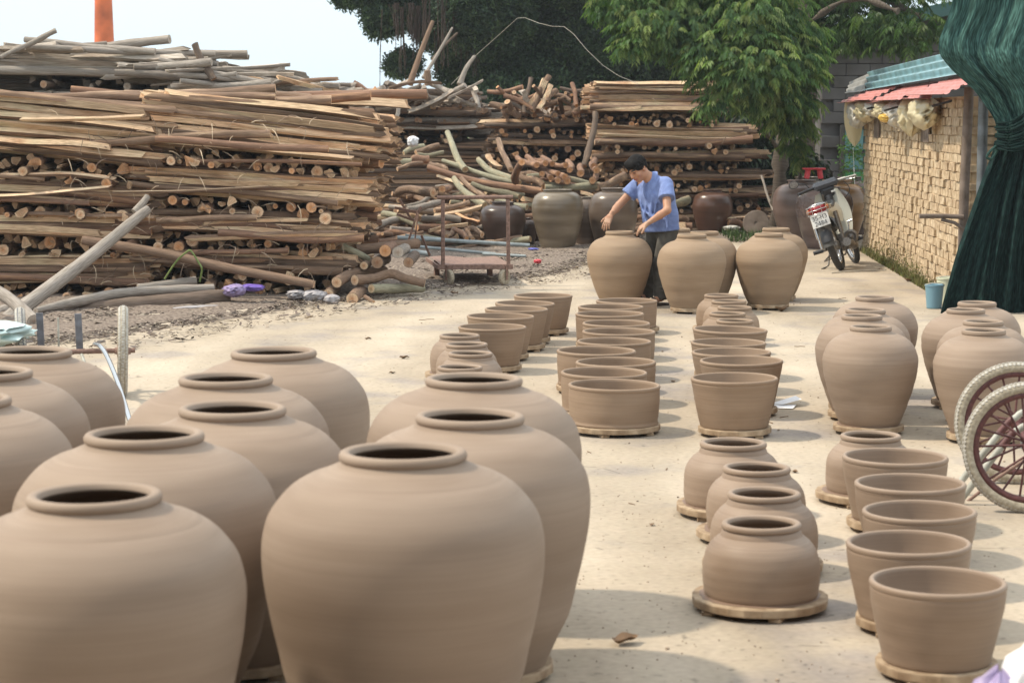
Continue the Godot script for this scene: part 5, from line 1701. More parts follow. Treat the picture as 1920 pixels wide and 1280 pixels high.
	g1.tube([Vector3(0, 0, 0), Vector3(0.01, 1.0, 0), Vector3(0.035, 2.0, 0)], [0.045], 12)
	put("pole", g1.mesh(), M.post_brown, p1)
	var g2 := Geo.new()
	g2.tube([Vector3(-0.40, 0.83, 0.03), Vector3(-0.2, 0.832, 0.03), Vector3(0.0, 0.825, 0.05)], [0.022], 9)
	g2.tube([Vector3(-0.20, 0.80, 0.03), Vector3(-0.08, 0.77, 0.04), Vector3(0.02, 0.70, 0.05)], [0.016], 8)
	put("bar", g2.mesh(), M.post_brown, p1)
	var p2 := thing("steel_post", "blue-grey steel post between the brown post and the green net", "post", Vector3(4.22, 0, -19.2))
	var g3 := Geo.new()
	g3.tube([Vector3(0, 0, 0), Vector3(0.0, 2.2, 0)], [0.045], 14)
	put("pole", g3.mesh(), M.post_grey, p2)
	var g4 := Geo.new()
	g4.box(Transform3D(Basis(), Vector3(0, 0.006, 0)), Vector3(0.16, 0.012, 0.16), 0.003)
	put("base_plate", g4.mesh(), M.post_grey, p2)


# crumpled plastic hung or stuffed under the eaves
func crumpled(w: float, h: float, depth: float, s: int, taper := 0.5, n := 12) -> ArrayMesh:
	var fn := FastNoiseLite.new()
	fn.seed = s
	fn.frequency = 1.3
	fn.fractal_octaves = 4
	fn.fractal_type = FastNoiseLite.FRACTAL_RIDGED
	var g := Geo.new()
	var rows := []
	for j in n + 1:
		var t := float(j) / n
		var rr := (1.0 - taper) + taper * sin(PI * clampf(t * 0.9 + 0.1, 0, 1))
		var row := []
		for k in n * 2 + 1:
			var a := TAU * k / (n * 2)
			var cx := cos(a)
			var cz := sin(a)
			var e := 1.0 + 0.55 * fn.get_noise_3d(cx * 2.0, t * 3.0, cz * 2.0) + 0.12 * sin(a * 7.0 + t * 5.0 + s)
			var close := sqrt(clampf(minf(t, 1.0 - t) * 7.0, 0.02, 1.0))
			row.append(Vector3(cx * w * 0.5 * rr * e * close, -t * h + 0.1 * h * fn.get_noise_2d(cx * 3.0, cz * 3.0 + 9.0), cz * depth * 0.5 * rr * e * close))
		rows.append(row)
	g.sheet(rows)
	return g.mesh()


func eave_bags(far: Vector3, dir: Vector3, out: Vector3) -> void:
	var grp := "plastic bags under the shed eaves"
	var turn := atan2(-dir.z, dir.x)
	for q in [[0.35, 1.93, 0.6, 0.36, "bag_clear", "whitish see-through bag, second from the far end under the shed eaves"], [1.3, 1.93, 0.9, 0.28, "bag", "cream bag, with folds, third from the far end under the eaves"], [2.3, 1.92, 0.6, 0.20, "bag_clear", "small clear bag, above the first boarded vent under the eaves"], [3.3, 1.90, 0.7, 0.22, "bag", "cream bag, holding something yellow, middle of the shed eaves"], [4.5, 1.90, 0.8, 0.30, "bag_clear", "wide whitish bag, behind the slanting rod under the eaves"], [6.6, 1.93, 1.0, 0.34, "bag", "biggest cream bag, hanging nearest the brown post"], [5.6, 1.94, 0.3, 0.42, "bag", "twisted cream bag, hanging lowest with a knotted tail"]]:
		var b := put("plastic_bag", crumpled(q[2], q[3], 0.22, int(q[0] * 10) + 3), M[q[4]])
		b.position = far + dir * q[0] + out * 0.16 + Vector3.UP * q[1]
		b.rotation.y = turn
		tag(b, q[5], "bag", grp)
	var y := put("plastic_bag", crumpled(0.28, 0.10, 0.14, 77), M.bag_yellow)
	y.position = far + dir * 4.35 + out * 0.27 + Vector3.UP * 1.76
	y.rotation.y = turn
	tag(y, "small bright yellow bag bottom showing under the shed eaves", "bag", grp)
	# a pale pennant of plastic at the far corner
	var g := Geo.new()
	var rows := []
	for j in 9:
		var t := j / 8.0
		var w := 0.12 * sqrt(sin(PI * clampf(0.12 + t * 0.88, 0, 1)) + 0.001)
		var row := []
		for k in 5:
			var s := k / 4.0 - 0.5
			row.append(Vector3(s * w * 2.0 + 0.06 * t, -0.62 * t, 0.03 * sin(t * 4.0) + 0.02 * cos(s * 6.0)))
		rows.append(row)
	g.sheet(rows)
	var pn := put("plastic_sheet", g.mesh(), M.bag)
	pn.position = far + dir * -0.15 + out * 0.20 + Vector3.UP * 1.95
	tag(pn, "pointed pale yellow plastic strip, hanging at the shed's far corner", "plastic sheet", grp)


func build_hall() -> void:
	# the grey block building behind
	var z := -36.0
	var o := thing("block_building", "dark grey concrete block building with a green roof behind the shed", "building", Vector3(5.2, 0, z))
	var g := Geo.new()
	g.box(Transform3D(Basis(), Vector3(4.0, 1.55, -2.1)), Vector3(8.0, 3.1, 4.0))
	put("wall", g.mesh(), M.block, o)
	var variants := []
	for k in 3:
		var b := Geo.new()
		b.box(Transform3D(), Vector3(0.395, 0.192, 0.1), 0.008)
		variants.append(b.mesh())
	var n := 0
	for c in 18:
		for k in 11:
			var x := 0.2 + k * 0.4 - (0.2 if c % 2 else 0.0)
			var y := 0.1 + c * 0.2
			if x < 0.1 or x > 4.2 or y > 2.88 + x * 0.19:
				continue
			if x > 0.30 and x < 1.15 and y > 0.75 and y < 1.58:
				continue
			var b := put("block", pick(variants), M.block, o)
			b.transform = Transform3D(Basis.from_euler(Vector3(R(-0.006, 0.006), R(-0.006, 0.006), 0)), Vector3(x, y, -0.05 + R(-0.006, 0.006)))
			n += 1
	for k in 3:  # gable infill above the block courses
		pass
	var gb := Geo.new()
	gb.face([Vector3(0, 3.0, -0.12), Vector3(8, 3.0, -0.12), Vector3(8, 4.55, -0.12), Vector3(0, 3.02, -0.12)])
	put("gable", gb.mesh(), M.block, o)
	var r := Geo.new()
	r.box(Transform3D(Basis(Vector3.BACK, 0.19), Vector3(4.0, 3.87, -1.9)), Vector3(8.9, 0.22, 4.8), 0.01)
	put("roof", r.mesh(), M.roof_green, o)
	# window with a board below
	var w := Node3D.new()
	w.name = "window"
	o.add_child(w)
	w.position = Vector3(0.72, 1.18, 0.0)
	var f := Geo.new()
	for s in [-1.0, 1.0]:
		f.box(Transform3D(Basis(), Vector3(s * 0.37, 0, 0.0)), Vector3(0.07, 0.80, 0.08), 0.004)
		f.box(Transform3D(Basis(), Vector3(0, s * 0.37, 0.002)), Vector3(0.67, 0.06, 0.08), 0.004)
	f.box(Transform3D(Basis(), Vector3(0, -0.06, 0.0)), Vector3(0.67, 0.04, 0.06), 0.004)
	put("frame", f.mesh(), M.timber_dark, w)
	for s in [[-0.165, 0.15, 0.30], [0.165, 0.15, 0.30], [-0.165, -0.215, 0.22], [0.165, -0.215, 0.22]]:
		var p := Geo.new()
		p.box(Transform3D(Basis(), Vector3(s[0], s[1], -0.01)), Vector3(0.31, s[2] + 0.05, 0.012))
		put("pane", p.mesh(), M.window_teal, w)
	var bo := thing("green_board", "bright green board leaning below the dark window", "board", Vector3(5.98, 0, z + 0.4))
	var bb := Geo.new()
	bb.box(Transform3D(Basis(Vector3.RIGHT, -0.12), Vector3(0, 0.62, 0)), Vector3(0.85, 0.36, 0.03), 0.004)
	put("panel", bb.mesh(), M.green_paint, bo)
	var lg := Geo.new()
	for s in [-0.38, 0.38]:
		lg.box(Transform3D(Basis(Vector3.RIGHT, -0.12), Vector3(s, 0.24, 0.03)), Vector3(0.05, 0.48, 0.03), 0.003)
	put("support", lg.mesh(), M.timber_dark, bo)
	# a tall orange stack far off
	var ch := thing("orange_chimney", "tall tapering orange chimney rising behind the grey woodpile", "chimney", Vector3(-13.46, 0, -71.0))
	var cg := Geo.new()
	cg.lathe([Vector2(0.46, 0), Vector2(0.40, 2.0), Vector2(0.34, 3.6), Vector2(0.285, 5.6), Vector2(0.22, 9.0), Vector2(0.22, 9.1), Vector2(0.17, 9.1)], 20)
	put("shaft", cg.mesh(), M.orange, ch)
	var cr := Geo.new()
	cr.lathe([Vector2(0.22, 9.0), Vector2(0.25, 9.02), Vector2(0.25, 9.14), Vector2(0.22, 9.16)], 20)
	put("collar", cr.mesh(), M.orange, ch)


# ---------------------------------------------------------------- trees
func sprig_mesh(n: int, ln: float, wd: float, s: int) -> ArrayMesh:  # a twig tuft of small pointed leaves
	var r := RandomNumberGenerator.new()
	r.seed = s
	var g := Geo.new()
	for k in n:
		var d := Vector3(r.randf_range(-1, 1), r.randf_range(-0.9, 0.55), r.randf_range(-1, 1)).normalized()
		var side := d.cross(Vector3(r.randf_range(-0.4, 0.4), 1, r.randf_range(-0.4, 0.4))).normalized() * wd
		var o := Vector3(r.randf_range(-1, 1), r.randf_range(-1, 1), r.randf_range(-1, 1)) * ln * 1.2
		var q := r.randf_range(0.75, 1.2)
		g.col = Color(q, q, q)
		var drop := Vector3(0, -ln * 0.22, 0)
		g.face([o, o + d * ln * 0.5 + side, o + d * ln + drop])
		g.face([o, o + d * ln + drop, o + d * ln * 0.5 - side])
	return g.mesh()


func pinnate_mesh(s: int) -> ArrayMesh:  # a drooping compound leaf with long narrow leaflets
	var r := RandomNumberGenerator.new()
	r.seed = s
	var g := Geo.new()
	var pts := []
	for k in 9:
		var t := k / 8.0
		pts.append(Vector3(t * 0.30, 0.05 * sin(t * 2.2) - 0.16 * t * t, 0))
	g.col = Color(0.9, 0.9, 0.7)
	g.tube(pts, [0.0035], 3, false)
	for k in 7:
		for side in [-1.0, 1.0]:
			var o: Vector3 = pts[k + 1]
			var d := Vector3(0.55 + r.randf_range(-0.15, 0.2), -0.55 + r.randf_range(-0.25, 0.2), side * (0.85 - 0.05 * k)).normalized()
			var ln := r.randf_range(0.11, 0.16) * (1.0 if k < 5 else 0.85)
			var wv := d.cross(Vector3.UP).normalized() * ln * 0.13
			var q := r.randf_range(0.78, 1.2)
			g.col = Color(q, q, q * 0.95)
			var m := o + d * ln * 0.45 + Vector3(0, 0.008, 0)
			var e := o + d * ln + Vector3(0, -0.03, 0)
			g.face([o, m + wv, e])
			g.face([o, e, m - wv])
	return g.mesh()


func lobes_fill(lobes: Array, n: int, sz0: float, sz1: float, base: Array, face_out: bool) -> Array:
	var xf := []
	var tint := []
	var total := 0.0
	for l in lobes:
		total += pow(l[1], 1.5)
	for l in lobes:
		var cnt := int(n * pow(l[1], 1.5) / total)
		for k in cnt:
			var d := Vector3(rng.randfn(0, 1), rng.randfn(0, 1), rng.randfn(0, 1)).normalized()
			var e: Vector3 = d * l[1] * (pow(R(0, 1), 0.30)) * Vector3(1, 0.85, 1)
			var p: Vector3 = l[0] + e
			var bs: Basis
			if face_out:
				bs = Basis(Vector3.UP, atan2(-d.z, d.x) + R(-0.8, 0.8)) * Basis(Vector3.BACK, R(-0.75, 0.15))
			else:
				bs = Basis.from_euler(Vector3(R(-0.6, 0.6), R(0, TAU), R(-0.6, 0.6)))
			xf.append(Transform3D(bs * Basis.from_scale(Vector3.ONE * R(sz0, sz1)), p))
			var b: Color = pick(base)
			var q: float = R(0.7, 1.25) * (l[2] if l.size() > 2 else 1.0)
			tint.append(Color(b.r * q, b.g * q, b.b * q))
	return [xf, tint]


func build_trees() -> void:
	# the banyan: a broad dark crown with hanging roots
	var o := thing("banyan_tree", "huge dark banyan tree with hanging brown roots behind the woodpiles", "tree", Vector3(-0.8, 0, -47.0))
	var dz := 47.0
	var lobes := []
	for q in [[690, -25, 50, 0], [655, -10, 30, 0], [735, 20, 55, 0], [715, 45, 30, 0.4], [800, -20, 85, 0], [762, 118, 28, 0.5], [745, 122, 20, 0.4], [840, 45, 70, 0.5], [905, 20, 105, 0.5], [870, 128, 55, 0.2], [960, 90, 105, 0], [1000, 165, 75, 0.8], [935, 185, 45, 0.8], [1080, 70, 120, 0], [1060, 175, 70, 0.4], [1150, 110, 115, 0], [1230, 60, 150, 0], [1360, 60, 150, 0.3], [700, -90, 120, 0], [850, -140, 170, 0.5], [1050, -140, 200, 0.4], [1250, -140, 200, 0.3], [1420, -60, 150, 0], [1460, 120, 110, -0.8], [1400, 200, 90, -0.8], [1330, 190, 90, -0.8]]:
		var d: float = dz - q[3] * 2.0 + R(-0.8, 0.8)
		lobes.append([Vector3((q[0] - 960.0) / 4000.0 * d, 1.75 - (q[1] - 215.0) / 4000.0 * d, -d) - o.position, q[2] / 4000.0 * d, 1.0])
	var f := lobes_fill(lobes, 60000, 0.75, 1.35, [Color(0.042, 0.078, 0.036), Color(0.033, 0.062, 0.036), Color(0.065, 0.105, 0.045), Color(0.030, 0.052, 0.033)], false)
	scatter("crown", sprig_mesh(13, 0.085, 0.022, 5), M.leaf_dark, f[0], f[1], o)
	var tr := Geo.new()
	for q in [[905, 0.42, 1.0], [1010, 0.35, 1.2], [1120, 0.4, 0.8]]:
		var x: float = (q[0] - 960.0) / 4000.0 * 48.0 - o.position.x
		tr.tube(curve([Vector3(x - 0.15, -0.1, -q[2]), Vector3(x, 1.5, -q[2]), Vector3(x + 0.1, 3.0, -q[2]), Vector3(x - 0.3, 5.0, -q[2])]), [q[1], q[1] * 0.8, q[1] * 0.7], 12)
	put("trunk", tr.mesh(), M.bark, o)
	var lm := Geo.new()
	for q in [[-0.6, 3.4, -1.6, 4.0], [0.3, 3.2, 3.2, 4.4], [1.9, 3.0, 4.0, 4.0]]:
		lm.tube(curve([Vector3(q[0], q[1] - 0.6, -0.8), Vector3((q[0] + q[2]) / 2.0, (q[1] + q[3]) / 2.0, -0.4), Vector3(q[2], q[3], 0.2)]), [0.16, 0.11, 0.05], 8)
	put("limb", lm.mesh(), M.bark, o)
	# roots: curtains of thin strands, and thicker ropes of them
	for q in [[757, 48, 150, 0.02, 5], [770, 40, 92, 0.05, 12], [785, 45, 125, 0.05, 12], [798, 30, 100, 0.05, 10], [746, 40, 100, 0.03, 6], [736, 44, 86, 0.03, 4], [718, 52, 165, 0.004, 1], [755, 120, 156, 0.01, 2], [820, 10, 150, 0.05, 6], [832, 20, 130, 0.06, 7], [848, 0, 110, 0.05, 5], [874, 20, 140, 0.08, 7], [890, 10, 150, 0.07, 6]]:
		var g := Geo.new()
		var zz: float = R(1.8, 3.2)
		for k in q[4]:
			var d: float = 47.0 - zz
			var x: float = (q[0] - 960.0) / 4000.0 * d - o.position.x + R(-1, 1) * q[3] * 1.6
			var y0: float = 1.75 - (q[1] - 215.0) / 4000.0 * d + 0.35
			var y1: float = 1.75 - (q[2] - 215.0) / 4000.0 * d + R(0.0, 0.45) * (0.0 if q[4] == 1 else 1.0)
			var a := Vector3(x + R(-0.05, 0.05), y0, zz)
			var b := Vector3(x + R(-0.08, 0.08), y1, zz + R(-0.1, 0.1))
			g.tube(curve([a, a.lerp(b, 0.5) + Vector3(R(-0.03, 0.03), 0, 0), b], 4), [0.012, 0.010, 0.008, 0.006], 5)
		put("aerial_root", g.mesh(), M.root, o)
	# the feathery tree in front on the right
	var t := thing("leafy_tree", "bright green tree with drooping feathery leaves beside the tidy woodpile", "tree", Vector3(3.85, 0, -30.6))
	lobes = []
	for q in [[1150, 10, 42, 28.6, 1.0], [1205, 50, 55, 28.4, 1.1], [1185, 85, 30, 28.3, 1.1], [1270, 60, 62, 28.4, 1.0], [1300, 10, 75, 28.8, 1.1], [1340, 110, 70, 28.2, 1.1], [1400, 40, 80, 28.3, 1.1], [1420, 120, 70, 28.0, 1.15], [1385, 150, 42, 28.0, 1.1], [1345, 185, 20, 28.0, 1.15], [1322, 205, 10, 27.9, 1.1], [1395, 195, 22, 28.1, 0.95], [1450, 180, 46, 28.2, 0.95], [1480, 120, 60, 28.4, 1.2], [1490, 70, 46, 28.6, 1.1], [1500, 130, 38, 28.5, 1.25], [1490, 190, 36, 28.4, 1.0], [1490, 230, 30, 28.6, 0.9], [1488, 270, 18, 28.9, 0.8], [1500, 300, 12, 29.0, 0.7], [1450, 225, 12, 28.4, 0.9], [1230, -20, 70, 28.8, 1.0], [1430, -40, 110, 28.8, 1.1], [1320, -60, 100, 29.0, 1.1], [1530, 105, 14, 28.5, 1.2]]:
		var d: float = q[3]
		lobes.append([Vector3((q[0] - 960.0) / 4000.0 * d, 1.75 - (q[1] - 215.0) / 4000.0 * d, -d) - t.position, q[2] / 4000.0 * d, q[4]])
	f = lobes_fill(lobes, 4600, 0.36, 0.78, [Color(0.135, 0.215, 0.08), Color(0.10, 0.175, 0.068), Color(0.19, 0.265, 0.095), Color(0.075, 0.135, 0.06), Color(0.26, 0.31, 0.115)], true)
	scatter("crown", pinnate_mesh(3), M.leaf_bright, f[0], f[1], t)
	var tk := Geo.new()
	tk.tube(curve([Vector3(-0.1, -0.05, 0), Vector3(-0.02, 0.6, 0), Vector3(0.02, 1.3, -0.1), Vector3(0.30, 2.4, -0.6), Vector3(0.42, 3.6, -0.8)]), [0.13, 0.11, 0.10, 0.10, 0.08], 12)
	put("trunk", tk.mesh(), M.bark, t)
	var bl := Geo.new()
	for q in [[Vector3(0.02, 1.2, 0), Vector3(-0.7, 1.9, 1.2), Vector3(-1.1, 2.2, 2.3)], [Vector3(0.2, 2.0, -0.4), Vector3(-0.8, 2.8, 0.8), Vector3(-1.9, 3.0, 1.9)], [Vector3(-0.05, 0.55, 0.1), Vector3(0.15, 0.8, 0.8), Vector3(0.1, 1.2, 1.2)], [Vector3(0.25, 2.2, -0.5), Vector3(0.4, 2.6, 0.6), Vector3(0.1, 2.9, 1.8)], [Vector3(0.35, 3.0, -0.7), Vector3(1.0, 3.4, -0.3), Vector3(1.6, 3.2, 0.2)]]:
		bl.tube(curve(q), [0.055, 0.04, 0.02], 8)
	put("limb", bl.mesh(), M.bark, t)
	# sprays reaching in over the grey building
	var u := thing("overhanging_tree", "dark green tree whose sprays hang over the grey block building's roof", "tree", Vector3(5.4, 0, -33.2))
	lobes = []
	for q in [[1590, 62, 38, 32.4, 0.9], [1635, 45, 42, 32.2, 1.0], [1655, 75, 30, 32.0, 1.0], [1690, 70, 40, 31.8, 1.0], [1735, 50, 34, 31.8, 0.9], [1600, 20, 45, 32.6, 0.7], [1560, 25, 38, 33.0, 0.45], [1545, 45, 30, 33.2, 0.4], [1620, -30, 60, 32.6, 0.9], [1700, -20, 70, 32.4, 0.9], [1540, -20, 60, 33.2, 0.5], [1580, 85, 20, 32.2, 0.8]]:
		var d: float = q[3]
		lobes.append([Vector3((q[0] - 960.0) / 4000.0 * d, 1.75 - (q[1] - 215.0) / 4000.0 * d, -d) - u.position, q[2] / 4000.0 * d, q[4]])
	f = lobes_fill(lobes, 850, 0.55, 0.95, [Color(0.075, 0.135, 0.042), Color(0.052, 0.10, 0.036), Color(0.11, 0.165, 0.05)], true)
	scatter("crown", pinnate_mesh(8), M.leaf_bright, f[0], f[1], u)
	var ut := Geo.new()
	ut.tube(curve([Vector3(-0.75, -0.05, -0.6), Vector3(-0.72, 1.5, -0.6), Vector3(-0.68, 3.2, -0.6), Vector3(-0.4, 4.6, -0.4)]), [0.13, 0.115, 0.11, 0.09], 12)
	put("trunk", ut.mesh(), M.bark, u)
	var ul := Geo.new()
	for q in [[Vector3(-0.68, 3.0, -0.6), Vector3(0.0, 3.5, 0.4), Vector3(0.7, 3.2, 1.2)], [Vector3(-0.6, 3.4, -0.6), Vector3(-0.3, 3.4, 0.4), Vector3(-0.1, 3.0, 1.0)]]:
		ul.tube(curve(q), [0.06, 0.04, 0.02], 8)
	put("limb", ul.mesh(), M.bark, u)
	# undergrowth between trunk and woodpile, shade put into its near-black leaves; weeds by the wall
	var h := thing("shrub", "shrub with near-black leaf colour standing for the shade under the feathery tree's trunk", "shrub", Vector3(3.9, 0, -33.6))
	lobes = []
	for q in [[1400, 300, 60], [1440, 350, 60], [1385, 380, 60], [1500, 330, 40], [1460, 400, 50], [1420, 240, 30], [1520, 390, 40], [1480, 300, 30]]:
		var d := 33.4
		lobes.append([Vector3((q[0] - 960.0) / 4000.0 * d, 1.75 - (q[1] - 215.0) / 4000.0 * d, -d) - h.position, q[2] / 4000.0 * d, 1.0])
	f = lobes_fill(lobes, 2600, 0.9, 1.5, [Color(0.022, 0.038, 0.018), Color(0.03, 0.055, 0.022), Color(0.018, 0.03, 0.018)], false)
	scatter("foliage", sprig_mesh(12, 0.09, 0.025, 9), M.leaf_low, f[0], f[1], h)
	for q in [[4.90, -30.6, 1.0, 110, "green leafy bush, between the shed's corner and the dark window"]]:
		var w := thing("weed", q[4], "plant", Vector3(q[0], 0, q[1]))
		lobes = [[Vector3(0, q[2] * 0.55, 0), q[2] * 0.35, 1.0], [Vector3(0.05, q[2], 0), q[2] * 0.28, 1.2], [Vector3(-0.05, q[2] * 1.3, 0.0), q[2] * 0.2, 1.2]]
		f = lobes_fill(lobes, q[3], 0.5, 0.9, [Color(0.08, 0.17, 0.045), Color(0.11, 0.2, 0.06)], false)
		scatter("leaves", sprig_mesh(9, 0.07, 0.022, 12), M.leaf_bright, f[0], f[1], w)
		var st := Geo.new()
		st.tube([Vector3(0, 0, 0), Vector3(0.02, q[2] * 0.6, 0), Vector3(-0.03, q[2] * 1.4, 0)], [0.01, 0.007, 0.004], 5)
		put("stem", st.mesh(), M.leaf_low, w)
	var xf := []
	var tint := []
	for k in 900:
		var p := Vector3(R(3.0, 3.95), R(0.0, 0.02), R(-31.0, -29.4))
		xf.append(Transform3D(Basis(Vector3.UP, R(0, TAU)) * Basis(Vector3.RIGHT, R(-0.6, 0.6)) * Basis.from_scale(Vector3(0.02, R(0.04, 0.16), 0.05)), p))
		var q := R(0.6, 1.2)
		tint.append(Color(0.07 * q, 0.12 * q, 0.035 * q))
	var blade := Geo.new()
	blade.face([Vector3(-0.5, 0, 0), Vector3(0.5, 0, 0), Vector3(0.02, 1.0, 0.3)])
	tag(scatter("grass", blade.mesh(), M.leaf_low, xf, tint), "green grass patch left of the glazed jars", "grass")


# ---------------------------------------------------------------- the shade net
func build_net() -> void:
	var o := thing("shade_net", "dark green shade net, hung from above and tied in at its middle", "net", Vector3(4.2, 0, -18.9))
	var fn := FastNoiseLite.new()
	fn.seed = 81
	fn.frequency = 0.6
	fn.fractal_octaves = 3
	# outlines left and right, from the top down: [y, left x, right x] about the tie
	var left := curve([Vector2(3.45, -0.30), Vector2(2.75, -0.34), Vector2(2.37, -0.45), Vector2(2.18, -0.36), Vector2(1.95, -0.12), Vector2(1.72, 0.03), Vector2(1.57, 0.07), Vector2(1.50, 0.06)], 6)
	var right := curve([Vector2(3.45, 1.6), Vector2(2.75, 1.5), Vector2(2.37, 1.35), Vector2(2.18, 1.2), Vector2(1.95, 1.10), Vector2(1.72, 0.95), Vector2(1.57, 0.85), Vector2(1.50, 0.80)], 6)
	var rows := []
	var nx := 120
	for j in left.size():
		var t := j / (left.size() - 1.0)
		var row := []
		for k in nx + 1:
			var s := float(k) / nx
			var x := lerpf(left[j].x if false else left[j].y, right[j].y, s)
			var y := lerpf(left[j].x, right[j].x, s)
			var bulge := sin(PI * clampf(s, 0, 1)) * 0.42 * (0.4 + 0.6 * sin(PI * clampf(t, 0.05, 0.95)))
			var swag := 0.075 * sin((t * 26.0 - s * 9.0 + fn.get_noise_2d(s * 4.0, t * 2.0) * 3.0)) * clampf((s - 0.45) * 4.0, 0.0, 1.0)
			var pleat := 0.16 * fn.get_noise_2d(s * 14.0 + 0.8 * fn.get_noise_2d(s * 2.0, t * 2.0), t * 1.1) + 0.05 * fn.get_noise_2d(s * 44.0 + t * 1.5, t * 1.4 + 9.0) + 0.12 * fn.get_noise_2d(s * 3.0, t * 2.4 + 4.0)
			row.append(Vector3(x, y, bulge + pleat * (1.0 - 0.4 * t) + swag))
		rows.append(row)
	var g := Geo.new()
	rows.reverse()
	g.sheet(rows, 1.0, 1.0)
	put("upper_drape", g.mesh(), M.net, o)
	# below the tie it fans out to the ground
	left = curve([Vector2(1.52, 0.06), Vector2(1.40, 0.04), Vector2(1.18, -0.04), Vector2(0.85, -0.15), Vector2(0.5, -0.26), Vector2(0.15, -0.36), Vector2(0.0, -0.40)], 6)
	right = curve([Vector2(1.56, 0.82), Vector2(1.42, 0.88), Vector2(1.18, 0.95), Vector2(0.85, 1.05), Vector2(0.5, 1.2), Vector2(0.15, 1.35), Vector2(0.0, 1.4)], 6)
	rows = []
	for j in left.size():
		var t := j / (left.size() - 1.0)
		var row := []
		for k in nx + 1:
			var s := float(k) / nx
			var x := lerpf(left[j].y, right[j].y, s)
			var y := lerpf(left[j].x, right[j].x, s)
			var amp := 0.02 + 0.05 * t
			var z := amp * 3.0 * fn.get_noise_2d(s * 16.0 + 0.5 * t, t * 0.7 + 3.0) + amp * 1.3 * fn.get_noise_2d(s * 48.0, t * 0.8 + 7.0) + 0.14 * sin(PI * s) * (1.0 - 0.4 * t)
			row.append(Vector3(x, y, z))
		rows.append(row)
	var g2 := Geo.new()
	rows.reverse()
	g2.sheet(rows, 1.0, 1.0)
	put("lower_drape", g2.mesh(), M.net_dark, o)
	# the gathered knot and a loose end
	var kn := Geo.new()
	for k in 12:
		var u := k / 11.0
		kn.tube(curve([Vector3(0.05 + 0.02 * sin(k * 2.0), 1.46 + 0.020 * k, 0.10), Vector3(0.16, 1.44 + 0.024 * k, 0.30 + 0.02 * sin(k * 1.7)), Vector3(0.36, 1.50 + 0.034 * k, 0.36), Vector3(0.60 + 0.1 * u, 1.62 + 0.05 * k, 0.32), Vector3(0.85 + 0.1 * u, 1.85 + 0.075 * k, 0.10)]), [0.006, 0.013, 0.016, 0.012, 0.005], 6)
	put("gathered_swag", kn.mesh(), M.net_dark, o)
	var lp := Geo.new()
	lp.tube(curve([Vector3(0.08, 1.50, 0.12), Vector3(0.0, 1.44, 0.14), Vector3(-0.03, 1.38, 0.12), Vector3(0.02, 1.37, 0.1), Vector3(0.07, 1.45, 0.1)]), [0.012], 6)
	put("loose_loop", lp.mesh(), M.net, o)
	# the bar that carries it
	var b := thing("net_rail", "horizontal steel rail holding the green net from above", "rail", Vector3(4.9, 3.45, -18.9))
	var bg := Geo.new()
	bg.tube([Vector3(-1.2, 0, 0), Vector3(1.3, 0, 0)], [0.03], 10)
	put("bar", bg.mesh(), M.post_grey, b)
	for s in [-1.1, 1.2]:
		var u := Geo.new()
		u.tube([Vector3(s, -3.45, -0.1), Vector3(s, 0, -0.1)], [0.03], 10)
		if s > 0:
			put("upright", u.mesh(), M.post_grey, b)


# ---------------------------------------------------------------- wheels, carts, motorcycle
func torus(big: float, small: float, seg := 48, sides := 12, flat := 1.0) -> Array:  # a closed profile to lathe round y
	var p := []
	for k in sides + 1:
		var a := TAU * k / sides
		p.append(Vector2(big + cos(a) * small, sin(a) * small * flat))
	return p


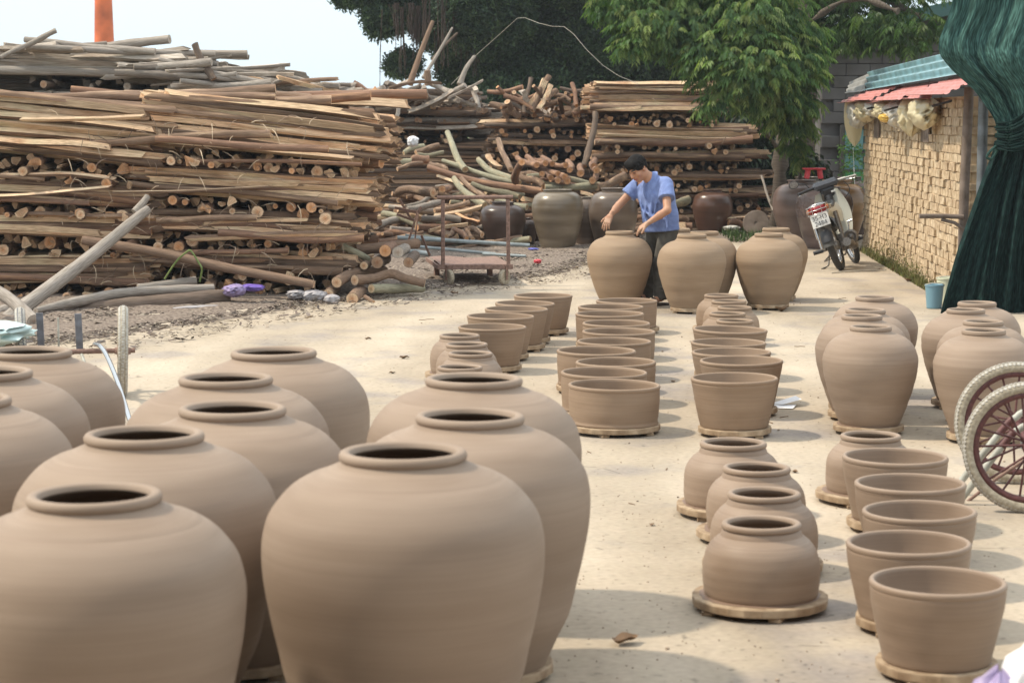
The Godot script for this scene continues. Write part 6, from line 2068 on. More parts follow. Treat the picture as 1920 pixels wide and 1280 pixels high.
func wheel_parts(o: Node3D, at: Transform3D, rad: float, tyre_r: float, spokes: int, tyre_m: StandardMaterial3D, rim_m: StandardMaterial3D, tread_m: StandardMaterial3D, spoke_r := 0.0045) -> void:
	# axis along local y
	var w := Node3D.new()
	w.name = "wheel"
	o.add_child(w, true)
	w.transform = at
	var t := Geo.new()
	t.lathe(torus(rad - tyre_r, tyre_r, 64, 14), 64)
	put("tyre", t.mesh(), tyre_m, w)
	var tr := Geo.new()  # tread blocks round the running face
	var nb := 92
	for k in nb:
		var a := TAU * k / nb
		for s in [-1.0, 0.0, 1.0]:
			var e: float = s * 0.75
			var b := Basis(Vector3.UP, a + (0.5 * TAU / nb if s == 0.0 else 0.0)) * Basis(Vector3.BACK, e)
			var c := b * Vector3(1, 0, 0)
			var ctr := Basis(Vector3.UP, a + (0.5 * TAU / nb if s == 0.0 else 0.0)) * Vector3(rad - tyre_r, 0, 0)
			tr.box(Transform3D(b * Basis(Vector3.RIGHT, 0.5 * s), ctr + c * (tyre_r + 0.0005)), Vector3(0.003, tyre_r * 0.60, TAU * rad / nb * 0.74), 0.001)
	put("tread", tr.mesh(), tread_m, w)
	var r := Geo.new()
	var rr := rad - tyre_r * 2.0
	r.lathe([Vector2(rr - 0.016, -0.012), Vector2(rr - 0.006, -0.017), Vector2(rr + 0.008, -0.02), Vector2(rr + 0.010, 0.0), Vector2(rr + 0.008, 0.02), Vector2(rr - 0.006, 0.017), Vector2(rr - 0.016, 0.012), Vector2(rr - 0.018, 0.0), Vector2(rr - 0.016, -0.012)], 56)
	put("rim", r.mesh(), rim_m, w)
	var h := Geo.new()
	h.lathe([Vector2(0, -0.05), Vector2(0.02, -0.05), Vector2(0.022, -0.036), Vector2(0.034, -0.034), Vector2(0.034, -0.028), Vector2(0.02, -0.024), Vector2(0.02, 0.024), Vector2(0.034, 0.028), Vector2(0.034, 0.034), Vector2(0.022, 0.036), Vector2(0.02, 0.05), Vector2(0, 0.05)], 20)
	put("hub", h.mesh(), rim_m, w)
	for k in spokes:
		var s := Geo.new()
		var a := TAU * k / spokes
		var side := 0.03 if k % 2 else -0.03
		var off := 0.5 if (k / 2) % 2 else -0.5
		s.tube([Vector3(cos(a + off) * 0.03, side, sin(a + off) * 0.03), Vector3(cos(a) * (rr - 0.012), side * 0.1, sin(a) * (rr - 0.012))], [spoke_r], 6, false)
		put("spoke", s.mesh(), rim_m, w)


func build_carts() -> void:
	# the cart on the right, its two dusty wheels
	var a := Vector3(2.285, 0.292, -9.30)
	var b := Vector3(2.405, 0.292, -10.05)
	var ax := (b - a).normalized()
	var up := Vector3.UP
	var bas := Basis(up.cross(ax).normalized(), ax, up.cross(ax).normalized().cross(ax))
	var o := thing("handcart", "two-wheeled handcart with dusty tyres, maroon spokes and pale tube handles", "cart", Vector3(a.x, 0, a.z))
	var P := o.position
	wheel_parts(o, Transform3D(bas, a - P), 0.292, 0.027, 18, M.dusty_rubber, M.maroon, M.dusty_tread, 0.0052)
	wheel_parts(o, Transform3D(bas.rotated(ax, 0.2), b - P), 0.292, 0.027, 18, M.dusty_rubber, M.maroon, M.dusty_tread, 0.0052)
	var g := Geo.new()
	g.tube([a - ax * 0.09 - P, b + ax * 0.09 - P], [0.012], 10)
	put("axle", g.mesh(), M.maroon, o)
	var pts := [[Vector3(2.002, -0.044, -9.750), Vector3(2.090, 0.076, -9.750), Vector3(2.275, 0.315, -9.750), Vector3(2.325, 0.360, -9.750), Vector3(2.398, 0.397, -9.750), Vector3(2.752, 0.479, -9.750)], [Vector3(1.971, -0.054, -9.500), Vector3(2.050, 0.053, -9.500), Vector3(2.230, 0.294, -9.500), Vector3(2.279, 0.340, -9.500), Vector3(2.350, 0.369, -9.500), Vector3(2.684, 0.439, -9.500)]]
	for q in pts:
		var h := Geo.new()
		var c := curve(q, 6).map(func(p): return p - P)
		h.tube(c, [0.0165], 12)
		put("handle", h.mesh(), M.cart_paint, o)
		var j := Geo.new()
		j.tube(c.slice(11, 17), [0.0175], 12, false)
		put("worn_joint", j.mesh(), M.maroon, o)
	var br := Geo.new()
	br.tube([Vector3(2.056, -0.024, -9.600) - P, Vector3(2.211, 0.102, -9.600) - P, Vector3(2.426, 0.247, -9.600) - P], [0.008], 8)
	put("brace", br.mesh(), M.rust, o)
	var bed := Geo.new()
	for k in 4:
		bed.box(Transform3D(bas, (a + b) / 2.0 - P + Vector3(0.55, 0.20, -0.1) + Vector3(0.12 * k, 0, 0.0)), Vector3(0.11, 0.62, 0.02), 0.003)
	put("bed", bed.mesh(), M.cart_paint, o)
	# the cart on the left, seen from behind its big jars
	var c := thing("handcart", "handcart with two worn tyres and upright flat bars, behind the leftmost jars", "cart", Vector3(-2.74, 0, -13.25))
	var Q := c.position
	var side := Basis(Vector3(0, 1, 0), Vector3(-1, 0, 0), Vector3(0, 0, 1))
	wheel_parts(c, Transform3D(side.rotated(Vector3.BACK, -0.03).rotated(Vector3.UP, 0.185), Vector3(-2.435, 0.283, -13.25) - Q), 0.283, 0.033, 16, M.dusty_rubber, M.rust, M.dusty_tread)
	wheel_parts(c, Transform3D(side.rotated(Vector3.BACK, 0.02).rotated(Vector3.UP, 0.225), Vector3(-3.04, 0.283, -13.13) - Q), 0.283, 0.033, 16, M.blue_steel, M.rust, M.dusty_tread)
	var axl := Geo.new()
	axl.tube([Vector3(-3.12, 0.285, -13.115) - Q, Vector3(-2.36, 0.285, -13.265) - Q], [0.016], 10)
	put("axle", axl.mesh(), M.rust, c)
	for q in [[-2.94, 0.043, 0.225], [-2.70, 0.043, 0.22]]:
		var u := Geo.new()
		u.box(Transform3D(Basis(Vector3.BACK, 0.03), Vector3(q[0], 0.285 + q[2] / 2.0, -13.22) - Q), Vector3(q[1], q[2] + 0.03, 0.008), 0.002)
		put("upright_bar", u.mesh(), M.blue_steel, c)
	var rod := Geo.new()
	rod.tube([Vector3(-2.828, 0.26, -13.22) - Q, Vector3(-2.828, 0.495, -13.22) - Q], [0.006], 8)
	put("rod", rod.mesh(), M.cart_paint, c)
	for s in [0.0, -0.46]:
		var hd := Geo.new()
		hd.tube(curve([Vector3(-2.62 + s, 0.30, -13.6) - Q, Vector3(-2.60 + s, 0.33, -13.2) - Q, Vector3(-2.511, 0.353, -12.900) + Vector3(s, 0, 0) - Q, Vector3(-2.409, 0.322, -12.600) + Vector3(s, 0, 0) - Q, Vector3(-2.213, 0.238, -11.900) + Vector3(s, 0, 0) - Q, Vector3(-2.045, 0.119, -11.300) + Vector3(s, 0, 0) - Q], 6), [0.014], 12)
		put("handle", hd.mesh(), M.chrome, c)
	var fr := Geo.new()
	fr.tube([Vector3(-3.02, 0.20, -13.0) - Q, Vector3(-2.56, 0.20, -13.0) - Q], [0.012], 8)
	fr.tube([Vector3(-2.70, 0.28, -13.25) - Q, Vector3(-2.52, 0.14, -12.7) - Q], [0.011], 8)
	put("lower_frame", fr.mesh(), M.cart_paint, c)
	var sh := put("plastic_sheet", crumpled(0.55, 0.16, 0.5, 19, 0.3), M.sheet_mint)
	sh.position = Vector3(-3.28, 0.50, -12.9)
	tag(sh, "pale mint plastic sheet, bundled on the handcart at the left edge", "plastic sheet")
	var cr := thing("crate", "plain wooden crate under the pale mint sheet at the left edge", "crate", Vector3(-3.30, 0, -12.9))
	var cg := Geo.new()
	cg.box(Transform3D(Basis(), Vector3(0, 0.185, 0)), Vector3(0.42, 0.36, 0.42), 0.006)
	put("box", cg.mesh(), M.board, cr)
	# the flat trolley by the woodpile
	var t := thing("trolley", "rusty flat iron trolley with an upright push frame by the log heap", "trolley", Vector3(-0.37, 0, -22.0))
	var T := t.position
	var fl := Vector3(-0.74, 0.215, -21.9)
	var fr2 := Vector3(-0.02, 0.215, -21.95)
	var back := Vector3(-0.17, 0.0, -1.25)
	var pl := Geo.new()
	var rows := []
	for j in 9:
		var row := []
		for k in 13:
			var s := k / 12.0
			var u := j / 8.0
			var p := fl.lerp(fr2, s) + back * (1.0 - u)
			row.append(p - T + Vector3(0, 0.012 * sin(s * 7.0 + u * 3.0) - 0.018 * exp(-pow((s - 0.72) * 5.0, 2.0)) * u, 0))
		rows.append(row)
	rows.reverse()
	pl.sheet(rows)
	put("deck", pl.mesh(), M.rust, t)
	var rail := Geo.new()
	rail.box(Transform3D(Basis(Vector3.UP, 0.07), (fl + fr2) / 2.0 - T + Vector3(0, -0.022, 0.012)), Vector3(0.78, 0.05, 0.022), 0.003)
	rail.box(Transform3D(aim(Vector3.ZERO, back), fl + back / 2.0 - T + Vector3(-0.02, -0.024, 0)), Vector3(1.24, 0.045, 0.02), 0.003)
	rail.box(Transform3D(aim(Vector3.ZERO, back), fr2 + back / 2.0 - T + Vector3(0.02, -0.024, 0)), Vector3(1.24, 0.045, 0.02), 0.003)
	put("deck_frame", rail.mesh(), M.rust, t)
	for q in [[fl, 0.0], [fr2, 0.01]]:
		var p := Geo.new()
		p.box(Transform3D(Basis(Vector3.BACK, q[1]), q[0] - T + Vector3(0.03 if q[0] == fl else -0.02, 0.33, 0.0)), Vector3(0.040, 0.68, 0.036), 0.005)
		put("push_post", p.mesh(), M.rust, t)
	var pb := Geo.new()
	pb.tube([fl - T + Vector3(-0.03, 0.69, 0), fr2 - T + Vector3(0.03, 0.695, 0)], [0.021], 10)
	put("push_bar", pb.mesh(), M.rust, t)
	for q in [fl + Vector3(0.09, -0.13, 0.0), fr2 + Vector3(-0.06, -0.13, 0.0)]:
		var wn := Node3D.new()
		wn.name = "caster"
		t.add_child(wn, true)
		wn.position = q - T
		wn.rotation.y = 0.55 if q.x < -0.4 else -0.6
		var w := Geo.new()
		w.lathe([Vector2(0, -0.022), Vector2(0.03, -0.022), Vector2(0.055, -0.018), Vector2(0.06, -0.024), Vector2(0.078, -0.022), Vector2(0.085, -0.010), Vector2(0.085, 0.010), Vector2(0.078, 0.022), Vector2(0.06, 0.024), Vector2(0.055, 0.018), Vector2(0.03, 0.022), Vector2(0, 0.022)], 28, 0, 0, Transform3D(Basis(Vector3.BACK, PI / 2), Vector3.ZERO))
		put("wheel", w.mesh(), M.dusty_rubber, wn)
		var fk := Geo.new()
		for s in [-1.0, 1.0]:
			fk.box(Transform3D(Basis(), Vector3(s * 0.034, 0.05, 0)), Vector3(0.008, 0.15, 0.035), 0.002)
		fk.box(Transform3D(Basis(), Vector3(0, 0.118, 0)), Vector3(0.076, 0.010, 0.05), 0.002)
		put("fork", fk.mesh(), M.rust, wn)
	for q in [fl + back * 0.75 + Vector3(0.06, 0, 0), fr2 + back * 0.7 + Vector3(-0.10, 0, 0)]:
		var lg := Geo.new()
		lg.box(Transform3D(Basis(Vector3.UP, 0.2), q - T + Vector3(0, -0.115, 0)), Vector3(0.055, 0.20, 0.06), 0.004)
		put("rear_leg", lg.mesh(), M.rust, t)
	# grey pipes on the ground behind it
	for q in [[Vector3(-1.447, 0.211, -26.900), Vector3(0.223, 0.104, -27.000), 0.026, "longest grey plastic pipe, crossing behind the trolley to the jars"], [Vector3(-1.365, 0.216, -27.300), Vector3(-0.373, 0.125, -27.100), 0.017, "thin pale grey pipe, just above the longest one"], [Vector3(-1.246, 0.146, -26.200), Vector3(-0.195, 0.061, -26.000), 0.019, "grey pipe, passing under the trolley's deck line"], [Vector3(-0.352, 0.087, -25.600), Vector3(0.165, 0.074, -25.400), 0.018, "short grey pipe, lowest and rightmost behind the trolley"], [Vector3(-1.264, 0.106, -25.900), Vector3(-0.995, 0.074, -25.800), 0.03, "stub of grey pipe, at the trolley's left"]]:
		var g2 := Geo.new()
		g2.tube([q[0], q[1]], [q[2]], 14, false)
		g2.tube([q[0].lerp(q[1], 0.001), q[1].lerp(q[0], 0.001)], [q[2] * 0.85], 14, true)
		tag(put("pipe", g2.mesh(), M.pvc), q[3], "pipe", "grey pipes behind the trolley")
	var ir := thing("iron_frame", "bent rusty angle-iron frame standing at the near woodpile's right end", "frame", Vector3(-1.059, 0.345, -22.500))
	var I := ir.position
	for q in [[[764,455], [782,400]], [[782,400], [790,386]], [[740,388], [786,398]], [[748,372], [772,412]], [[744,400], [776,412]], [[776,462], [784,398]], [[790,440], [806,478]]]:
		var g3 := Geo.new()
		var p0 := Vector3((q[0][0] - 960.0) / 4000.0 * 22.5, 1.75 - (q[0][1] - 215.0) / 4000.0 * 22.5, -22.5 + R(-0.05, 0.05))
		var p1 := Vector3((q[1][0] - 960.0) / 4000.0 * 22.5, 1.75 - (q[1][1] - 215.0) / 4000.0 * 22.5, -22.5 + R(-0.05, 0.05))
		g3.box(Transform3D(aim(p0, p1, 0.4), (p0 + p1) / 2.0 - I), Vector3(p0.distance_to(p1), 0.03, 0.008), 0.002)
		put("angle_bar", g3.mesh(), M.rust, ir)


func text_mesh(s: String, size: float, depth: float) -> TextMesh:
	var t := TextMesh.new()
	var f := SystemFont.new()
	f.font_names = PackedStringArray(["Droid Sans"])
	t.font = f
	t.text = s
	t.font_size = 64
	t.pixel_size = size / 64.0
	t.depth = depth
	return t


func build_motorcycle() -> void:
	var o := thing("motorcycle", "small cream and black motorcycle leaning on its stand, seen from behind", "motorcycle", Vector3(3.74, 0, -24.10))
	o.basis = Basis(Vector3.UP, -0.30) * Basis(Vector3.BACK, 0.345)
	var side := Basis(Vector3(0, 1, 0), Vector3(-1, 0, 0), Vector3(0, 0, 1))
	# wheels
	for q in [["rear_wheel", Vector3(0, 0.285, 0), 0.0, 0.040], ["front_wheel", Vector3(0, 0.285, -1.20), 0.35, 0.034]]:
		var w := Node3D.new()
		w.name = q[0]
		o.add_child(w)
		w.position = q[1]
		w.basis = Basis(Vector3.UP, q[2]) * side
		var t := Geo.new()
		t.lathe(torus(0.285 - q[3], q[3], 48, 12), 48)
		put("tyre", t.mesh(), M.rubber, w)
		var r := Geo.new()
		var rr: float = 0.285 - 2.0 * q[3]
		r.lathe([Vector2(rr - 0.012, -0.02), Vector2(rr + 0.008, -0.026), Vector2(rr + 0.010, 0.0), Vector2(rr + 0.008, 0.026), Vector2(rr - 0.012, 0.02), Vector2(rr - 0.018, 0), Vector2(rr - 0.012, -0.02)], 40)
		put("rim", r.mesh(), M.chrome, w)
		var h := Geo.new()
		h.lathe([Vector2(0, -0.07), Vector2(0.05, -0.065), Vector2(0.055, -0.03), Vector2(0.04, 0.0), Vector2(0.055, 0.03), Vector2(0.05, 0.065), Vector2(0, 0.07)], 20)
		put("hub", h.mesh(), M.alloy, w)
		for k in 18:
			var s := Geo.new()
			var a := TAU * k / 18
			s.tube([Vector3(cos(a + 0.5) * 0.045, 0.03 if k % 2 else -0.03, sin(a + 0.5) * 0.045), Vector3(cos(a) * rr, 0, sin(a) * rr)], [0.002], 4, false)
			put("spoke", s.mesh(), M.chrome, w)
	# rear guard and flap
	var mg := Geo.new()
	var rows := []
	for j in 15:
		var a := lerpf(-0.9, 1.35, j / 14.0)
		var row := []
		for k in 9:
			var s := k / 8.0 * 2.0 - 1.0
			var rad := 0.335 - 0.03 * s * s
			row.append(Vector3(s * 0.065, 0.285 + cos(a) * rad, sin(a) * rad))
		rows.append(row)
	rows.reverse()
	mg.sheet(rows)
	put("rear_mudguard", mg.mesh(), M.black_plastic, o)
	var fl := Geo.new()
	rows = []
	for j in 7:
		var t := j / 6.0
		var row := []
		for k in 7:
			var s := k / 6.0 * 2.0 - 1.0
			row.append(Vector3(s * lerpf(0.075, 0.068, t), lerpf(0.56, 0.30, t), 0.235 + 0.10 * t - 0.03 * s * s))
		rows.append(row)
	fl.sheet(rows)
	put("mud_flap", fl.mesh(), M.mud_flap, o)
	# number plate
	var np := Node3D.new()
	np.name = "number_plate"
	o.add_child(np)
	np.transform = Transform3D(Basis(Vector3.RIGHT, -0.12), Vector3(0.0, 0.615, 0.305))
	var pg := Geo.new()
	pg.box(Transform3D(), Vector3(0.205, 0.150, 0.004), 0.002)
	put("plate", pg.mesh(), M.plate_white, np)
	for q in [["35-H3", 0.030], ["2484", -0.036]]:
		var tm := put("plate_text", text_mesh(q[0], 0.066, 0.003), M.plate_ink, np)
		tm.position = Vector3(0, q[1], 0.0032)
	# tail lamp and its wire guard
	var tl := Node3D.new()
	tl.name = "tail_lamp"
	o.add_child(tl)
	tl.position = Vector3(0, 0.735, 0.28)
	var lg := Geo.new()
	rows = []
	for j in 7:
		var t := j / 6.0
		var row := []
		for k in 13:
			var a := lerpf(-1.45, 1.45, k / 12.0)
			row.append(Vector3(sin(a) * 0.098 * (1.0 - 0.12 * absf(t - 0.5)), (0.5 - t) * 0.080, cos(a) * 0.055 * (1.0 - 1.4 * pow(absf(t - 0.5), 2.0)) - 0.02))
		rows.append(row)
	lg.sheet(rows)
	put("lens", lg.mesh(), M.tail_red, tl)
	for s in [-1.0, 1.0]:
		var am := Geo.new()
		am.lathe([Vector2(0, -0.03), Vector2(0.022, -0.022), Vector2(0.028, 0.0), Vector2(0.022, 0.022), Vector2(0, 0.03)], 12, 0, 0, Transform3D(Basis(), Vector3(s * 0.105, 0.0, -0.035)))
		put("indicator", am.mesh(), M.amber, tl)
	for q in [0.046, 0.0, -0.044]:
		var gd := Geo.new()
		var pts := []
		for k in 13:
			var a := lerpf(-1.6, 1.6, k / 12.0)
			pts.append(Vector3(sin(a) * 0.125, q, cos(a) * 0.075 - 0.015))
		gd.tube(pts, [0.0045], 6)
		put("guard_wire", gd.mesh(), M.chrome, tl)
	for a in [-1.1, -0.45, 0.45, 1.1]:
		var gd := Geo.new()
		gd.tube([Vector3(sin(a) * 0.125, 0.046, cos(a) * 0.075 - 0.015), Vector3(sin(a) * 0.125, -0.044, cos(a) * 0.075 - 0.015)], [0.004], 6)
		put("guard_wire", gd.mesh(), M.chrome, tl)
	# seat, side covers
	var st := Geo.new()
	rows = []
	for j in 13:
		var t := j / 12.0
		var z := lerpf(0.27, -0.45, t)
		var hw := lerpf(0.105, 0.125, sin(t * PI))
		var row := []
		for k in 13:
			var a := lerpf(-0.25, PI + 0.25, k / 12.0)
			row.append(Vector3(cos(a) * hw, 0.775 - 0.05 * sin(t * PI) + sin(a) * lerpf(0.05, 0.035, t) * (0.4 if j == 0 else 1.0), z))
		rows.append(row)
	st.sheet(rows)
	put("seat", st.mesh(), M.seat_vinyl, o)
	var gr := Geo.new()
	var gp := []
	for k in 17:
		var a := lerpf(-0.4, PI + 0.4, k / 16.0)
		gp.append(Vector3(cos(a) * 0.135, 0.755 + sin(a) * 0.06 - 0.02, 0.18 + sin(a) * 0.08))
	gr.tube(gp, [0.011], 8)
	put("grab_rail", gr.mesh(), M.chrome, o)
	for s in [-1.0, 1.0]:
		var sc := Geo.new()
		rows = []
		for j in 7:
			var t := j / 6.0
			var row := []
			for k in 9:
				var u := k / 8.0
				row.append(Vector3(s * (0.105 + 0.03 * sin(t * PI) - 0.02 * (1.0 - u)), lerpf(0.76, 0.52 + 0.12 * (1.0 - u), t), lerpf(0.24, -0.55, u)))
			rows.append(row)
		if s > 0:
			rows.reverse()
		sc.sheet(rows)
		put("side_cover", sc.mesh(), M.cream_paint, o)
		var sk := Geo.new()   # shock absorber
		sk.tube([Vector3(s * 0.135, 0.30, 0.02), Vector3(s * 0.135, 0.42, 0.0)], [0.016], 10)
		sk.tube([Vector3(s * 0.135, 0.42, 0.0), Vector3(s * 0.135, 0.66, -0.03)], [0.027], 12)
		put("shock_absorber", sk.mesh(), M.chrome if s < 0 else M.alloy, o)
		var sa := Geo.new()
		sa.box(Transform3D(Basis(), Vector3(s * 0.105, 0.285, -0.25)), Vector3(0.025, 0.045, 0.56), 0.006)
		put("swing_arm", sa.mesh(), M.alloy, o)
		# the broad leg shield
		var ls := Geo.new()
		rows = []
		for j in 15:
			var t := j / 14.0
			var y := lerpf(0.93, 0.25, t)
			var outw := 0.09 + 0.125 * sin(PI * clampf(t * 0.86 + 0.12, 0, 1))
			var row := []
			for k in 9:
				var u := k / 8.0
				row.append(Vector3(s * lerpf(0.03, outw, u), y - 0.02 * u * u, lerpf(-0.86 + 0.10 * t, -0.74 + 0.20 * t, u * u)))
			rows.append(row)
		if s < 0:
			for q in rows:
				q.reverse()
		ls.sheet(rows)
		put("leg_shield", ls.mesh(), M.cream_paint, o)
		var fp := Geo.new()
		fp.tube([Vector3(s * 0.10, 0.27, -0.32), Vector3(s * 0.19, 0.27, -0.32)], [0.012], 8)
		fp.tube([Vector3(s * 0.19, 0.275, -0.32), Vector3(s * 0.30, 0.28, -0.31)], [0.024], 10)
		put("foot_peg", fp.mesh(), M.black_plastic, o)
	# engine, silencer, levers
	var en := Geo.new()
	en.box(Transform3D(Basis(), Vector3(0, 0.30, -0.52)), Vector3(0.24, 0.20, 0.34), 0.04)
	put("engine", en.mesh(), M.alloy, o)
	var cc := Geo.new()
	cc.lathe([Vector2(0.085, 0), Vector2(0.085, 0.03), Vector2(0.07, 0.045), Vector2(0.055, 0.045), Vector2(0.05, 0.03), Vector2(0.03, 0.03), Vector2(0.025, 0.05), Vector2(0.0, 0.052)], 24, 0, 0, Transform3D(Basis(Vector3.RIGHT, PI / 2), Vector3(0.175, 0.325, -0.30)))
	put("engine_cover", cc.mesh(), M.alloy, o)
	var ex := Geo.new()
	ex.tube(curve([Vector3(0.10, 0.24, -0.75), Vector3(0.15, 0.22, -0.5), Vector3(0.17, 0.25, -0.2), Vector3(0.175, 0.29, 0.12)]), [0.022, 0.03, 0.045, 0.05, 0.045], 14)
	put("silencer", ex.mesh(), M.alloy, o)
	var ki := Geo.new()
	ki.tube([Vector3(0.17, 0.36, -0.28), Vector3(0.20, 0.50, -0.30)], [0.010], 8)
	ki.tube([Vector3(0.185, 0.50, -0.30), Vector3(0.25, 0.505, -0.30)], [0.013], 8)
	put("kick_lever", ki.mesh(), M.chrome, o)
	var ks := Geo.new()
	ks.tube([Vector3(-0.09, 0.27, -0.22), Vector3(-0.155, 0.10, -0.17), Vector3(-0.20, 0.085, -0.14)], [0.010], 8)
	ks.tube([Vector3(-0.20, 0.085, -0.17), Vector3(-0.23, 0.08, -0.08)], [0.012], 8)
	put("side_stand", ks.mesh(), M.alloy, o)
	var ct := Geo.new()
	ct.tube([Vector3(-0.09, 0.22, -0.30), Vector3(-0.15, 0.16, 0.02), Vector3(0.10, 0.16, 0.02), Vector3(0.09, 0.22, -0.30)], [0.010], 8)
	put("centre_stand", ct.mesh(), M.alloy, o)
	var bb := Geo.new()
	bb.tube(curve([Vector3(0, 0.86, -0.82), Vector3(0, 0.6, -0.72), Vector3(0, 0.48, -0.4), Vector3(0, 0.62, -0.1)]), [0.045], 10)
	put("frame_tube", bb.mesh(), M.black_plastic, o)
	# front end turns with the bars
	var fe := Node3D.new()
	fe.name = "front_end"
	o.add_child(fe)
	fe.transform = Transform3D(Basis(Vector3.UP, 0.35), Vector3(0, 0, -0.86))
	var fk := Geo.new()
	for s in [-1.0, 1.0]:
		fk.tube([Vector3(s * 0.075, 0.90, 0.04), Vector3(s * 0.08, 0.30, -0.30)], [0.020], 10)
	put("fork", fk.mesh(), M.alloy, fe)
	var hc := Geo.new()
	hc.box(Transform3D(Basis(Vector3.RIGHT, 0.25), Vector3(0, 1.0, 0.0)), Vector3(0.30, 0.09, 0.13), 0.035)
	put("bar_cover", hc.mesh(), M.slate_plastic, fe)
	var sp := Geo.new()
	sp.box(Transform3D(Basis(Vector3.RIGHT, 0.15), Vector3(0, 0.905, 0.0)), Vector3(0.18, 0.13, 0.12), 0.03)
	put("steering_cowl", sp.mesh(), M.black_plastic, fe)
	var bd := Geo.new()
	bd.box(Transform3D(Basis(Vector3.RIGHT, 0.15), Vector3(0.05, 0.895, 0.064)), Vector3(0.05, 0.022, 0.006), 0.002)
	put("badge", bd.mesh(), M.plate_white, fe)
	for s in [-1.0, 1.0]:
		var gp2 := Geo.new()
		gp2.tube([Vector3(s * 0.14, 1.0, 0.0), Vector3(s * 0.24, 0.995, 0.04)], [0.020], 10)
		gp2.tube([Vector3(s * 0.24, 0.995, 0.04), Vector3(s * 0.36, 0.985, 0.09)], [0.019 if s < 0 else 0.014], 10)
		put("grip", gp2.mesh(), M.black_plastic if s < 0 else M.steel, fe)
		var lv := Geo.new()
		lv.tube(curve([Vector3(s * 0.19, 0.985, -0.03), Vector3(s * 0.28, 0.975, -0.02), Vector3(s * 0.35, 0.96, 0.03)]), [0.006], 6)
		put("lever", lv.mesh(), M.chrome, fe)
	var cb := Geo.new()
	cb.tube(curve([Vector3(0.22, 0.97, -0.02), Vector3(0.25, 0.86, 0.02), Vector3(0.16, 0.78, 0.02), Vector3(0.06, 0.80, 0.0)]), [0.005], 6)
	put("cable", cb.mesh(), M.black_plastic, fe)
	var mi := Node3D.new()
	mi.name = "mirror"
	fe.add_child(mi)
	mi.position = Vector3(-0.36, 1.11, 0.02)
	var ms := Geo.new()
	ms.tube(curve([Vector3(0.17, -0.11, -0.01), Vector3(0.12, -0.03, 0.0), Vector3(0.05, -0.01, 0.0)]), [0.006], 6)
	put("stalk", ms.mesh(), M.black_plastic, mi)
	var mh := Geo.new()
	mh.lathe([Vector2(0, -0.02), Vector2(0.04, -0.018), Vector2(0.058, -0.004), Vector2(0.058, 0.004), Vector2(0.053, 0.006), Vector2(0.052, 0.003), Vector2(0, 0.003)], 24, 0, 0, Transform3D(Basis(Vector3.UP, 0.2) * Basis(Vector3.RIGHT, PI / 2 - 0.1) * Basis.from_scale(Vector3(1.1, 1, 0.8)), Vector3.ZERO))
	put("housing", mh.mesh(), M.black_plastic, mi)
	var mgz := Geo.new()
	mgz.lathe([Vector2(0.050, 0.0), Vector2(0.0, 0.001)], 24, 0, 0, Transform3D(Basis(Vector3.UP, 0.2) * Basis(Vector3.RIGHT, PI / 2 - 0.1) * Basis.from_scale(Vector3(1.1, 1, 0.8)), Vector3(0, 0, 0.006)))
	put("glass", mgz.mesh(), M.alloy, mi)
	var ff := Geo.new()
	rows = []
	for j in 13:
		var a := lerpf(-1.3, 1.2, j / 12.0)
		var row := []
		for k in 9:
			var s := k / 8.0 * 2.0 - 1.0
			var rad := 0.325 - 0.03 * s * s
			row.append(Vector3(s * 0.06, 0.285 + cos(a) * rad, -0.34 + sin(a) * rad))
		rows.append(row)
	rows.reverse()
	ff.sheet(rows)
	put("front_mudguard", ff.mesh(), M.cream_paint, fe)


